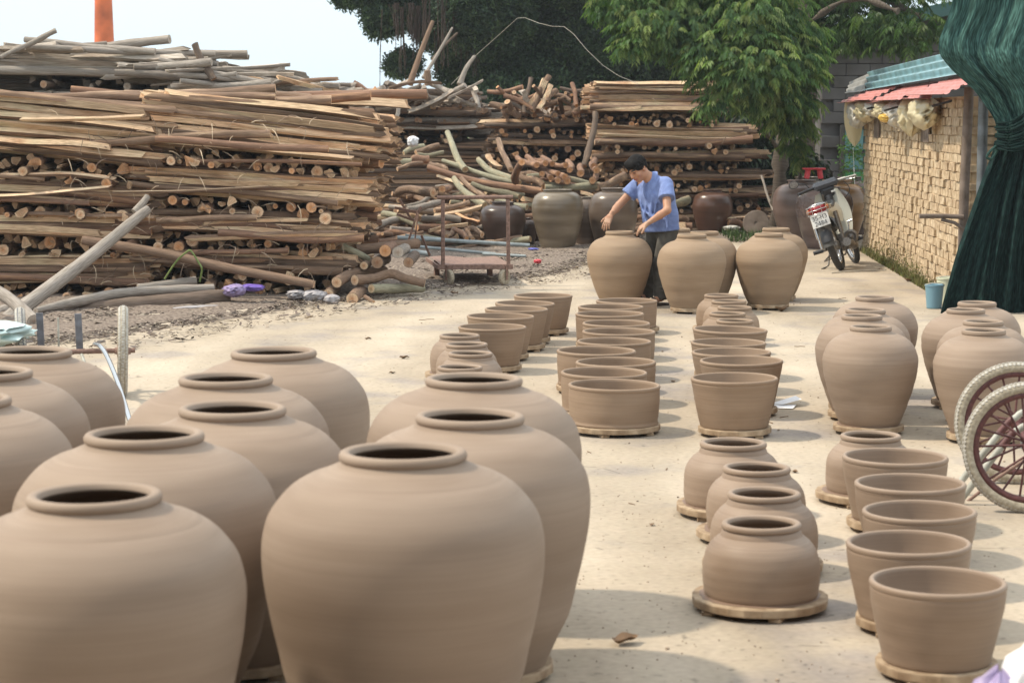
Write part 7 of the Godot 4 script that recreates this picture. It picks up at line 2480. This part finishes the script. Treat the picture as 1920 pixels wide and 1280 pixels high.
# ---------------------------------------------------------------- the potter
func build_potter() -> void:
	var o := thing("person", "man in a blue polo shirt and dark trousers, bending over a raw clay jar", "person", Vector3(1.37, 0, -19.75))
	var P := o.position
	var f := Vector3(-0.75, 0, 0.66).normalized()
	var rt := Vector3(-0.66, 0, -0.75).normalized()   # his right
	var pelvis := Vector3(1.395, 0.70, -19.82)
	var waist := Vector3(1.375, 0.82, -19.79)
	var chest := Vector3(1.335, 1.00, -19.745)
	var neck := Vector3(1.275, 1.165, -19.70)
	var sr := chest + rt * 0.175 + Vector3(-0.035, 0.115, 0.0)
	var sl := chest - rt * 0.165 + Vector3(-0.03, 0.115, 0.0)
	var er := Vector3(0.995, 0.915, -19.84)
	var wr := Vector3(0.915, 0.825, -19.77)
	var el := Vector3(1.415, 0.885, -19.44)
	var wl := Vector3(1.235, 0.765, -19.445)
	var head := Vector3(1.150, 1.262, -19.655)
	var look := Vector3(-0.60, -0.62, 0.50).normalized()
	var hup := (Vector3(-0.42, 0.86, 0.30) - look * Vector3(-0.42, 0.86, 0.30).dot(look)).normalized()
	var hsd := hup.cross(-look).normalized()           # towards his left... local x
	var hr := pelvis + rt * 0.085 + Vector3(0, -0.02, 0)
	var hl := pelvis - rt * 0.085 + Vector3(0, -0.02, 0)
	var kr := Vector3(1.30, 0.385, -19.93)
	var ar := Vector3(1.265, 0.075, -19.86)
	var kl := Vector3(1.375, 0.375, -19.72)
	var al := Vector3(1.375, 0.075, -19.62)
	var skin := Color(0.42, 0.215, 0.13)
	var tone := func(p: Vector3, n: Vector3) -> Color:
		var c := skin * (0.95 + 0.06 * sin(p.x * 90.0) * sin(p.y * 70.0))
		if p.y < 0.80 and p.y > 0.6:
			c = c.lerp(Color(0.40, 0.29, 0.20), 0.35)   # clay dust on the hands
		return Color(c.r, c.g, c.b)
	# body: one surface from feet to neck and wrists
	var F := Field.new(Vector3(0.86, -0.01, -20.12), Vector3(1.62, 1.36, -19.30), 0.0135)
	F.cap(hr, kr, 0.070, 0.050, 0.03)
	F.cap(kr, ar, 0.048, 0.034, 0.02)
	F.cap(hl, kl, 0.070, 0.050, 0.03)
	F.cap(kl, al, 0.048, 0.034, 0.02)
	F.cap(ar, ar + f * 0.14 + Vector3(0, -0.045, 0), 0.036, 0.026, 0.02)
	F.cap(al, al + f * 0.14 + Vector3(0, -0.045, 0), 0.036, 0.026, 0.02)
	F.cap(pelvis + rt * 0.05, waist + rt * 0.05, 0.085, 0.08, 0.05)
	F.cap(pelvis - rt * 0.05, waist - rt * 0.05, 0.085, 0.08, 0.05)
	F.cap(waist + rt * 0.05, chest + rt * 0.065, 0.08, 0.09, 0.05)
	F.cap(waist - rt * 0.05, chest - rt * 0.065, 0.08, 0.09, 0.05)
	F.cap(sr, sl, 0.05, 0.05, 0.06)
	F.cap(chest, neck, 0.07, 0.052, 0.05)
	F.cap(neck, neck.lerp(head, 0.75), 0.052, 0.048, 0.03)
	F.cap(sr, er, 0.046, 0.036, 0.03)
	F.cap(er, er.lerp(wr, 0.35), 0.036, 0.036, 0.015)
	F.cap(er.lerp(wr, 0.35), wr, 0.036, 0.023, 0.015)
	F.cap(sl, el, 0.046, 0.036, 0.03)
	F.cap(el, el.lerp(wl, 0.35), 0.036, 0.036, 0.015)
	F.cap(el.lerp(wl, 0.35), wl, 0.036, 0.023, 0.015)
	var g := Geo.new()
	F.mesh(g, tone)
	# head on a finer grid
	var hb := Basis(hsd, hup, hsd.cross(hup))            # x side, y up, z forward or back
	var fw := look
	var Hd := Field.new(head - Vector3.ONE * 0.17, head + Vector3.ONE * 0.17, 0.0055)
	Hd.ell(head + hup * 0.015 - fw * 0.012, hb, Vector3(0.074, 0.095, 0.092), 0.02)
	Hd.ell(head - hup * 0.055 + fw * 0.025, hb, Vector3(0.055, 0.060, 0.060), 0.03)
	Hd.ell(head - hup * 0.098 + fw * 0.050, hb, Vector3(0.028, 0.022, 0.024), 0.02)
	Hd.cap(head - hup * 0.05 - fw * 0.02, neck.lerp(head, 0.45), 0.050, 0.050, 0.03)
	Hd.cap(head + hup * 0.010 + fw * 0.078, head - hup * 0.028 + fw * 0.100, 0.009, 0.013, 0.012)
	for s in [-1.0, 1.0]:
		Hd.ell(head - hup * 0.030 + fw * 0.090 + hsd * s * 0.012, hb, Vector3(0.009, 0.008, 0.010), 0.006)
		Hd.cap(head + hup * 0.024 + fw * 0.076 + hsd * s * 0.012, head + hup * 0.024 + fw * 0.062 + hsd * s * 0.046, 0.010, 0.009, 0.012)
		Hd.ell(head + hup * 0.006 + fw * 0.080 + hsd * s * 0.031, hb, Vector3(0.017, 0.010, 0.012), 0.004, true)
		Hd.ell(head + hup * 0.005 + fw * 0.069 + hsd * s * 0.031, hb, Vector3(0.014, 0.011, 0.012), 0.003)
		Hd.ell(head - hup * 0.028 + fw * 0.050 + hsd * s * 0.048, hb, Vector3(0.020, 0.022, 0.022), 0.02)
		Hd.ell(head - hup * 0.008 - fw * 0.012 + hsd * s * 0.077, hb.rotated(hsd, 0.2), Vector3(0.011, 0.031, 0.020), 0.006)
		Hd.ell(head - hup * 0.006 - fw * 0.008 + hsd * s * 0.088, hb, Vector3(0.006, 0.016, 0.010), 0.004, true)
	Hd.ell(head - hup * 0.058 + fw * 0.083, hb, Vector3(0.024, 0.007, 0.012), 0.006)
	Hd.ell(head - hup * 0.070 + fw * 0.080, hb, Vector3(0.020, 0.007, 0.012), 0.006)
	Hd.ell(head - hup * 0.0640 + fw * 0.094, hb, Vector3(0.026, 0.0028, 0.008), 0.003, true)
	var hm := head
	Hd.mesh(g, func(p: Vector3, n: Vector3) -> Color:
		var q := p - hm
		var y := q.dot(hup)
		var z := q.dot(fw)
		var x := absf(q.dot(hsd))
		var c := skin
		if z > 0.055 and absf(y + 0.064) < 0.011 and x < 0.026:
			c = Color(0.34, 0.12, 0.09)
		if z > 0.05 and absf(y - 0.030 - 0.05 * (0.03 - x) * 0.3) < 0.0055 and x > 0.012 and x < 0.052:
			c = Color(0.03, 0.025, 0.022)
		if z > 0.05 and absf(y - 0.005) < 0.006 and absf(x - 0.031) < 0.013:
			c = Color(0.06, 0.035, 0.03)
		return c)
	# hands: palm, four fingers of their own lengths, a thumb from the palm's side
	hand(g, wr, (Vector3(0.868, 0.735, -19.735) - wr).normalized(), Vector3(-0.5, 0.2, 0.85), 1.0, [0.20, 0.24, 0.28, 0.34], 0.55, tone)
	hand(g, wl, (Vector3(1.128, 0.695, -19.475) - wl).normalized(), Vector3(0.15, 0.90, 0.42), -1.0, [0.30, 0.35, 0.38, 0.45], 0.5, tone)
	for k in g.v.size():
		g.v[k] -= P
	put("body", g.mesh(), M.skin, o)
	# hair
	var Hh := Field.new(head - Vector3.ONE * 0.16, head + Vector3.ONE * 0.17, 0.0055)
	Hh.ell(head + hup * 0.022 - fw * 0.016, hb, Vector3(0.086, 0.104, 0.100), 0.01)
	Hh.cap(head + hup * 0.078 + fw * 0.046 - hsd * 0.035, head + hup * 0.078 + fw * 0.046 + hsd * 0.035, 0.034, 0.034, 0.03)
	Hh.cut(head + hup * 0.052 + fw * 0.083, (fw * 0.9 - hup * 0.75).normalized())
	Hh.cut(head - hup * 0.030 - fw * 0.04, (-hup + fw * 0.42).normalized())
	for k in 110:  # locks
		var d := (hsd * R(-1, 1) + hup * R(0.1, 1.1) + fw * R(-1.0, 0.7)).normalized()
		var c := head + hup * 0.022 - fw * 0.016 + d * 0.094
		Hh.cap(c, c + (fw * R(0.0, 0.3) - hup * 0.2 + hsd * R(-0.2, 0.2)).normalized() * R(0.02, 0.045), 0.008, 0.003, 0.004)
	var gh := Geo.new()
	Hh.mesh(gh, func(_p, _n): return Color.WHITE)
	for k in gh.v.size():
		gh.v[k] -= P
	put("hair", gh.mesh(), M.hair, o)
	# polo shirt
	var S := Field.new(Vector3(1.00, 0.62, -20.10), Vector3(1.62, 1.30, -19.40), 0.0125)
	S.cap(pelvis + rt * 0.075 + Vector3(0, -0.06, 0), waist + rt * 0.07, 0.118, 0.109, 0.05)
	S.cap(pelvis - rt * 0.075 + Vector3(0, -0.06, 0), waist - rt * 0.07, 0.118, 0.109, 0.05)
	S.cap(pelvis + Vector3(0.02, -0.06, 0), waist + f * 0.015, 0.115, 0.105, 0.05)
	S.cap(waist + rt * 0.07, chest + rt * 0.085, 0.109, 0.113, 0.05)
	S.cap(waist - rt * 0.07, chest - rt * 0.085, 0.109, 0.113, 0.05)
	S.cap(chest + f * 0.03, waist + f * 0.035, 0.10, 0.095, 0.05)
	S.cap(sr - rt * 0.03, sl + rt * 0.03, 0.068, 0.068, 0.06)
	S.cap(chest, neck, 0.085, 0.066, 0.06)
	var SL := Field.new(Vector3(1.00, 0.62, -20.10), Vector3(1.62, 1.30, -19.40), 0.0125)
	SL.cap(sr, sr.lerp(er, 0.62), 0.068, 0.078, 0.035)
	SL.cap(sl, sl.lerp(el, 0.62), 0.068, 0.080, 0.035)
	for q in [[sr, er], [sl, el]]:
		var e: Vector3 = q[0].lerp(q[1], 0.56)
		var dd: Vector3 = (q[1] - q[0]).normalized()
		SL.cut(e, dd, e - Vector3.ONE * 0.13, e + Vector3.ONE * 0.13)
	for k in S.f.size():
		var q := maxf(0.03 - absf(S.f[k] - SL.f[k]), 0.0) / 0.03
		S.f[k] = minf(S.f[k], SL.f[k]) - q * q * 0.0075
	S.cut(neck + (head - neck).normalized() * 0.012, (head - neck).normalized(), neck - Vector3.ONE * 0.10, neck + Vector3.ONE * 0.13)
	S.cut(Vector3(1.38, 0.675, -19.8), Vector3(0.10, -1, 0.0).normalized())
	# folds: from the armpits and across the belly
	for q in [[0.05, 0.04, -0.05, -0.18], [0.0, -0.02, 0.06, -0.20], [-0.08, 0.03, -0.02, -0.16], [0.10, -0.05, 0.02, -0.24], [-0.11, -0.06, -0.06, -0.25], [0.02, -0.14, -0.1, -0.22]]:
		var a: Vector3 = chest + rt * q[0] + f * 0.115 + Vector3(0, q[1], 0)
		var b: Vector3 = chest + rt * q[2] + f * 0.13 + Vector3(0.02, q[3], 0)
		S.cap(a, b, 0.009, 0.012, 0.02)
	for q in [[-0.16, 0.03, -0.13, -0.20], [-0.14, -0.08, -0.17, -0.28], [-0.17, -0.02, -0.12, -0.12]]:
		S.cap(chest + rt * q[0] + f * 0.04 + Vector3(0, q[1], 0.03), chest + rt * q[2] + f * 0.07 + Vector3(0.03, q[3], 0.04), 0.010, 0.012, 0.02)
	var gs := Geo.new()
	S.mesh(gs, func(_p, _n): return Color.WHITE)
	for k in gs.v.size():
		gs.v[k] -= P
	put("shirt", gs.mesh(), M.shirt_blue, o)
	# its collar and button strip
	var nd := (head - neck).normalized()
	var nb := aim(Vector3.ZERO, nd)
	var rows := []
	for j in 4:
		var t := j / 3.0
		var row := []
		for k in 25:
			var a := TAU * (k / 24.0)
			var dir := nb.y * cos(a) + nb.z * sin(a)
			var front := clampf(dir.dot(f), 0.0, 1.0)
			row.append(neck + nd * (0.028 - 0.038 * t - 0.06 * front * front * t - 0.028 * front) + dir * (0.060 + 0.030 * t) - P)
		rows.append(row)
	var gc := Geo.new()
	rows.reverse()
	gc.sheet(rows, 0.3, 0.1)
	put("collar", gc.mesh(), M.shirt_blue, o)
	var bt := Geo.new()
	var pts := []
	for k in 6:
		pts.append(neck.lerp(waist, 0.10 + 0.42 * k / 5.0) + f * (0.080 + 0.055 * sin(k / 5.0 * 2.0)) - P)
	bt.tube(pts, [0.010], 8, true, 0.5)
	put("button_strip", bt.mesh(), M.shirt_blue, o)
	# trousers
	var Tr := Field.new(Vector3(1.06, 0.03, -20.14), Vector3(1.58, 0.80, -19.50), 0.0135)
	Tr.cap(pelvis + rt * 0.06, pelvis - rt * 0.06, 0.100, 0.100, 0.04)
	Tr.cap(pelvis + rt * 0.05 + Vector3(0, 0.06, 0), pelvis - rt * 0.05 + Vector3(0, 0.06, 0), 0.092, 0.092, 0.04)
	Tr.cap(hr, kr, 0.092, 0.070, 0.03)
	Tr.cap(kr, ar, 0.070, 0.062, 0.02)
	Tr.cap(hl, kl, 0.092, 0.070, 0.03)
	Tr.cap(kl, al, 0.070, 0.064, 0.02)
	for q in [[kl, 0.02], [kl, -0.06], [al, 0.08], [al, 0.04], [kr, 0.0], [ar, 0.08]]:
		var c: Vector3 = q[0] + Vector3(0, q[1], 0)
		Tr.cap(c + rt * 0.06 + f * 0.02, c - rt * 0.06 + f * 0.03 + Vector3(0, 0.02, 0), 0.010, 0.010, 0.02)
	Tr.cut(Vector3(0, 0.055, 0), Vector3.DOWN)
	var gt := Geo.new()
	Tr.mesh(gt, func(_p, _n): return Color.WHITE)
	for k in gt.v.size():
		gt.v[k] -= P
	put("trousers", gt.mesh(), M.trouser, o)
	for a in [ar, al]:
		var gsn := Geo.new()
		var c: Vector3 = a - P + f * 0.06
		gsn.box(Transform3D(aim(Vector3.ZERO, f), Vector3(c.x, 0.012, c.z)), Vector3(0.26, 0.022, 0.095), 0.009)
		gsn.tube(curve([c + rt * 0.045 + f * 0.03 + Vector3(0, -0.055, 0), c + f * 0.04 + Vector3(0, -0.005, 0), c - rt * 0.045 + f * 0.03 + Vector3(0, -0.055, 0)]), [0.014], 8)
		put("sandal", gsn.mesh(), M.sandal, o)


func hand(g: Geo, w: Vector3, d: Vector3, back: Vector3, s: float, curls: Array, spread: float, tone: Callable) -> void:
	# d from wrist to knuckles, back the back of the hand, s which side the thumb lies on
	back = (back - d * back.dot(d)).normalized()
	var side := d.cross(back).normalized() * s
	var F := Field.new(w - Vector3.ONE * 0.20, w + Vector3.ONE * 0.20, 0.004)
	F.cap(w - d * 0.03, w + d * 0.015, 0.023, 0.021, 0.01)
	for k in 4:
		var off := side * (0.027 - 0.018 * k)
		F.cap(w + d * 0.015 + off * 0.6, w + d * 0.078 + off - back * 0.002 * absf(k - 1.5), 0.0155, 0.0115, 0.012)
	var lens := [0.070, 0.078, 0.073, 0.058]
	for k in 4:
		var off := side * (0.028 - 0.0185 * k)
		var p := w + d * (0.080 - 0.004 * absf(k - 1.2)) + off
		var dir := (d + side * (1.3 - k) * 0.10 * spread).normalized()
		var c: float = curls[k]
		for j in 3:
			dir = (dir * cos(c) - back * sin(c)).normalized()
			var q: Vector3 = p + dir * lens[k] * [0.44, 0.31, 0.25][j]
			F.cap(p, q, 0.0088 - 0.0008 * j, 0.0084 - 0.0010 * j, 0.004)
			p = q
	var tp := w + d * 0.022 + side * 0.022
	var td := (d * 0.75 + side * 0.75 - back * 0.25).normalized()
	F.cap(w + d * 0.012 + side * 0.010, tp + td * 0.022, 0.014, 0.0125, 0.012)
	F.cap(tp + td * 0.022, tp + td * 0.050, 0.0115, 0.0100, 0.004)
	var te := (td * 0.8 + d * 0.5 - back * 0.15).normalized()
	F.cap(tp + td * 0.050, tp + td * 0.050 + te * 0.028, 0.0100, 0.0080, 0.004)
	F.mesh(g, tone)


# ---------------------------------------------------------------- small things
func build_small() -> void:
	# red stool on a jar
	var s := thing("plastic_stool", "small red plastic stool standing on a glazed jar behind the motorcycle", "stool", Vector3(4.06, 0.90, -28.75))
	var g := Geo.new()
	g.box(Transform3D(), Vector3(0.29, 0.022, 0.25), 0.009)
	var top := put("seat", g.mesh(), M.red_plastic, s)
	top.position.y = 0.13
	for q in [[-1, -1], [1, -1], [-1, 1], [1, 1]]:
		var l := Geo.new()
		l.box(Transform3D(Basis(Vector3.BACK, q[0] * 0.16) * Basis(Vector3.RIGHT, -q[1] * 0.12), Vector3(q[0] * 0.085, 0.06, q[1] * 0.075)), Vector3(0.05, 0.13, 0.035), 0.008)
		put("leg", l.mesh(), M.red_plastic, s)
	# buckets by the net
	for q in [[Vector3(3.840, 0.000, -19.316), 0.085, 0.22, "bucket_blue", "faded blue plastic bucket, left of the cream one by the net"], [Vector3(4.045, 0.000, -19.755), 0.10, 0.25, "bucket_cream", "cream plastic bucket, tucked behind the green net's hem"]]:
		var b := thing("bucket", q[4], "bucket", q[0], 0.0, "plastic buckets by the net")
		var bg := Geo.new()
		var r: float = q[1]
		var h: float = q[2]
		bg.lathe([Vector2(0, 0), Vector2(r * 0.78, 0), Vector2(r * 0.8, 0.01), Vector2(r * 0.98, h - 0.02), Vector2(r * 1.04, h - 0.018), Vector2(r * 1.04, h - 0.004), Vector2(r, h), Vector2(r * 0.96, h - 0.01), Vector2(r * 0.77, 0.015), Vector2(0, 0.012)], 28)
		put("pail", bg.mesh(), M[q[3]], b)
		var hg := Geo.new()
		var pts := []
		for k in 11:
			var a := PI * k / 10
			pts.append(Vector3(cos(a) * r * 1.04, h - 0.012 + sin(a) * 0.03, sin(a) * r * 0.9))
		hg.tube(pts, [0.004], 6)
		put("handle", hg.mesh(), M.cart_paint, b)
	# a worn round slab leaning at the far stack
	var sl := thing("round_slab", "worn round grey slab leaning at the tidy woodpile's right foot", "slab", Vector3(3.54, 0.0, -30.9))
	var sg := Geo.new()
	sg.lathe([Vector2(0, -0.03), Vector2(0.18, -0.03), Vector2(0.195, -0.02), Vector2(0.195, 0.02), Vector2(0.18, 0.03), Vector2(0.03, 0.03), Vector2(0.025, 0.02), Vector2(0, 0.02)], 30, 0, 0, Transform3D(Basis(Vector3.UP, -0.2) * Basis(Vector3.RIGHT, 1.25), Vector3(0, 0.185, 0)))
	put("disc", sg.mesh(), M.post_brown, sl)
	log_at("branch", Vector3(3.618, 0.866, -31.000), Vector3(3.733, 0.386, -30.500), 0.018, "greyround", "thin grey pole, leaning beside the round slab", "")
	# plastic litter along the near woodpile
	for q in [[Vector3(-2.543, 0.145, -19.500), 0.20, 0.12, 0.16, "bag_lilac", 5, "crumpled lilac plastic bag, at the end of the big dark log"], [Vector3(-2.398, 0.162, -19.600), 0.18, 0.07, 0.16, "bag_purple", 8, "bright purple plastic, just right of the lilac bag"], [Vector3(-2.017, 0.072, -19.900), 0.15, 0.09, 0.15, "bag_grey", 11, "pale crumpled plastic, in the litter left of the dumped logs"], [Vector3(-1.857, 0.057, -19.900), 0.17, 0.12, 0.2, "bag_grey", 14, "grey crumpled plastic, at the dumped logs' left"], [Vector3(-1.679, 0.036, -19.800), 0.12, 0.10, 0.12, "bag_grey", 17, "small grey rag, between two of the dumped log ends"], [Vector3(-2.833, -0.003, -17.900), 0.08, 0.03, 0.08, "bag_lilac", 21, "scrap of pink plastic, alone on the litter before the big dark log"], [Vector3(-2.814, 0.029, -19.000), 0.34, 0.05, 0.12, "bag_grey", 24, "flat dark plastic strip, lying before the big dark log"], [Vector3(0.264, 0.094, -26.400), 0.14, 0.03, 0.1, "cloth_blue", 27, "little blue plastic scrap, on the litter left of the tall olive jar"], [Vector3(0.293, 0.079, -24.400), 0.07, 0.05, 0.07, "red_plastic", 31, "tiny pink scrap, on the litter right of the trolley"], [Vector3(3.193, 0.108, -31.000), 0.20, 0.08, 0.15, "bag_clear", 35, "pale crumpled plastic, beside the red-brown glazed jar"], [Vector3(-1.343, 1.384, -29.000), 0.13, 0.15, 0.12, "paper", 38, "white scrap, on the top of the loose log heap"]]:
		var b := put("plastic_scrap", crumpled(q[1], q[2], q[3], q[5], 0.4), M[q[4]])
		b.position = q[0] + Vector3(0, q[2] * 0.5, 0)
		b.rotation.y = R(0, 6)
		tag(b, q[6], "plastic scrap", "plastic scraps in the wood litter")
	# on the cement
	var pa := thing("paper", "white folded paper lying beside a tapered planter", "paper", Vector3(1.628, 0.000, -12.756))
	var pg := Geo.new()
	pg.face([Vector3(-0.10, 0.006, 0.09), Vector3(0.05, 0.006, 0.13), Vector3(0.09, 0.012, 0.0), Vector3(-0.06, 0.01, -0.04)])
	put("sheet", pg.mesh(), M.paper, pa)
	var pf := Geo.new()
	pf.face([Vector3(0.0, 0.014, 0.02), Vector3(0.12, 0.045, 0.0), Vector3(0.10, 0.05, -0.12), Vector3(-0.06, 0.012, -0.05)])
	put("fold", pf.mesh(), M.paper, pa)
	var dl := [["curled brown leaf, large, on the cement right of the big middle jars", Vector3(0.376, 0.000, -6.943), 0.11], ["small dry leaf, on the cement by the farthest bowl planter", Vector3(1.390, 0.000, -10.364), 0.05], ["dry leaf, flat before the coil-marked jar left of the motorcycle", Vector3(2.413, 0.000, -18.998), 0.16], ["small dark leaf, on the cement behind the left jar line", Vector3(-0.778, 0.000, -15.304), 0.08], ["brown leaf, near the mossy wall foot", Vector3(4.189, 0.000, -22.431), 0.12], ["brown leaf, at the wall's foot beside a white stick", Vector3(4.313, 0.000, -23.975), 0.11], ["dry leaf, beside the motorcycle's rear tyre", Vector3(4.171, 0.000, -24.057), 0.08], ["tiny leaf, on the cement left of the nearest squat jar", Vector3(0.599, 0.000, -9.008), 0.04], ["small leaf, on the cement left of the middle basins", Vector3(-0.816, 0.000, -14.410), 0.05], ["small brown leaf, at the cement's edge by the litter", Vector3(-0.562, 0.000, -20.758), 0.12], ["dry leaf, between the left jars and the litter's edge", Vector3(-1.129, 0.000, -16.629), 0.06], ["small dry leaf, right of the nearest basin", Vector3(1.061, 0.000, -13.944), 0.05]]
	for q in dl:
		var lf := Geo.new()
		var rows := []
		var sd := R(0, 6)
		for j in 9:
			var t := j / 8.0
			var w: float = sin(PI * clampf(0.06 + t * 0.92, 0, 1)) * 0.30
			var row := []
			for k in 5:
				var e := k / 4.0 * 2.0 - 1.0
				row.append(Vector3((t - 0.5) * 1.0, 0.06 + 0.22 * absf(e) * w * 3.0 + 0.18 * pow(absf(t - 0.5) * 2.0, 2.0) * (1.0 if q[2] > 0.1 else 0.3) + 0.05 * sin(t * 9.0 + sd + e), e * w) * q[2])
			rows.append(row)
		lf.sheet(rows)
		var l := put("fallen_leaf", lf.mesh(), M.dead_leaf)
		l.position = q[1]
		l.rotation.y = R(0, 6)
		tag(l, q[0], "leaf", "dry leaves on the cement")
	var tw := 0
	for q in [[Vector3(1.021, 0.000, -9.715), 0.10], [Vector3(0.542, 0.000, -9.511), 0.05], [Vector3(1.464, 0.000, -12.083), 0.12], [Vector3(1.583, 0.000, -12.299), 0.07], [Vector3(0.403, 0.000, -10.997), 0.06], [Vector3(0.767, 0.000, -10.459), 0.05], [Vector3(-0.731, 0.000, -18.201), 0.14], [Vector3(-1.488, 0.000, -14.780), 0.10], [Vector3(-2.173, 0.000, -14.261), 0.10], [Vector3(1.408, 0.000, -16.471), 0.08], [Vector3(3.163, 0.000, -20.333), 0.12], [Vector3(2.185, 0.000, -16.088), 0.08]]:
		var t := Geo.new()
		t.tube(curve([Vector3(-0.5, 0.03, 0), Vector3(-0.1, 0.05, 0.06), Vector3(0.2, 0.03, -0.03), Vector3(0.5, 0.04, 0.05)]).map(func(p): return p * q[1]), [0.0025], 5)
		var m := put("twig", t.mesh(), M.dead_leaf)
		m.position = q[0]
		m.rotation.y = R(0, 6)
		tag(m, "thin dry twig, %s from the front on the pale cement" % ORD[tw], "twig", "twigs on the cement")
		tw += 1
	var ws := Geo.new()
	ws.tube(curve([Vector3(3.543, 0.000, -23.569) + Vector3(0, 0.01, 0), Vector3(3.878, 0.000, -23.811) + Vector3(0, 0.015, 0), Vector3(4.216, 0.000, -23.975) + Vector3(0, 0.012, 0)]), [0.008], 6)
	tag(put("stick", ws.mesh(), M.rope), "long pale stick on the cement by the motorcycle's front wheel", "stick")
	# cloth bundle at the lower right corner
	var cb := thing("cloth_bundle", "white bundle of cloth, with a lilac tinge, poking in at the lower right corner", "cloth bundle", Vector3(1.13, 0.0, -4.85))
	var m1 := put("white_cloth", crumpled(0.20, 0.52, 0.22, 44, 0.35, 20), M.cloth_white, cb)
	m1.position = Vector3(0.13, 0.525, 0)
	var m2 := put("blue_cloth", crumpled(0.10, 0.40, 0.12, 47, 0.4), M.cloth_blue, cb)
	m2.position = Vector3(-0.06, 0.40, 0.02)
	var m3 := put("lilac_cloth", crumpled(0.14, 0.42, 0.16, 49, 0.4), M.bag_lilac, cb)
	m3.position = Vector3(0.0, 0.455, 0.02)
	# rope from the pole up into the tree and down to the tidy stack
	var r := Geo.new()
	r.tube([Vector3(-0.945, 2.220, -33.400), Vector3(-0.763, 2.402, -33.450), Vector3(-0.565, 2.667, -33.500), Vector3(-0.247, 2.939, -33.300), Vector3(0.082, 3.220, -33.000), Vector3(0.195, 3.223, -32.900), Vector3(0.405, 3.134, -32.700), Vector3(0.595, 3.078, -32.500), Vector3(0.784, 3.062, -32.300), Vector3(0.925, 2.947, -32.200), Vector3(1.110, 2.712, -32.000), Vector3(1.345, 2.482, -31.900), Vector3(1.578, 2.323, -31.800), Vector3(1.859, 2.202, -31.600)], [0.0035], 5)
	tag(put("rope", r.mesh(), M.rope), "pale rope slung from the pole through the dark tree to the tidy woodpile", "rope")


# added unseen wall and awning that keep the low sky off the near jars
func build_added_sky_blocker() -> void:
	var o := thing("workshop", "unseen brick wall and tin awning added behind the camera to darken the near jars", "building", Vector3(0, 0, 7.0))
	var g := Geo.new()
	g.box(Transform3D(Basis(), Vector3(0, 2.2, 0.2)), Vector3(26, 4.4, 0.4))
	put("wall", g.mesh(), M.sky_blocker_brick, o)
	put("awning", corrugated(Vector3(-11, 4.2, 0), Vector3(11, 4.2, 0), Vector3(11, 3.0, -8.4), Vector3(-11, 3.0, -8.4), 60, 0.03), M.tin_grey, o)
	for x in [-9.0, -4.8, 5.0, 9.5]:
		var p := Geo.new()
		p.tube([Vector3(x, 0, -8.1), Vector3(x, 3.05, -8.1)], [0.05], 10)
		put("awning_post", p.mesh(), M.post_brown, o)


func _ready() -> void:
	rng.seed = 20240607
	setup_view()
	make_materials()
	build_ground()
	build_hall()
	build_shed()
	build_added_sky_blocker()
	build_trees()
	build_firewood()
	build_pots()
	build_net()
	build_carts()
	build_motorcycle()
	build_potter()
	build_small()
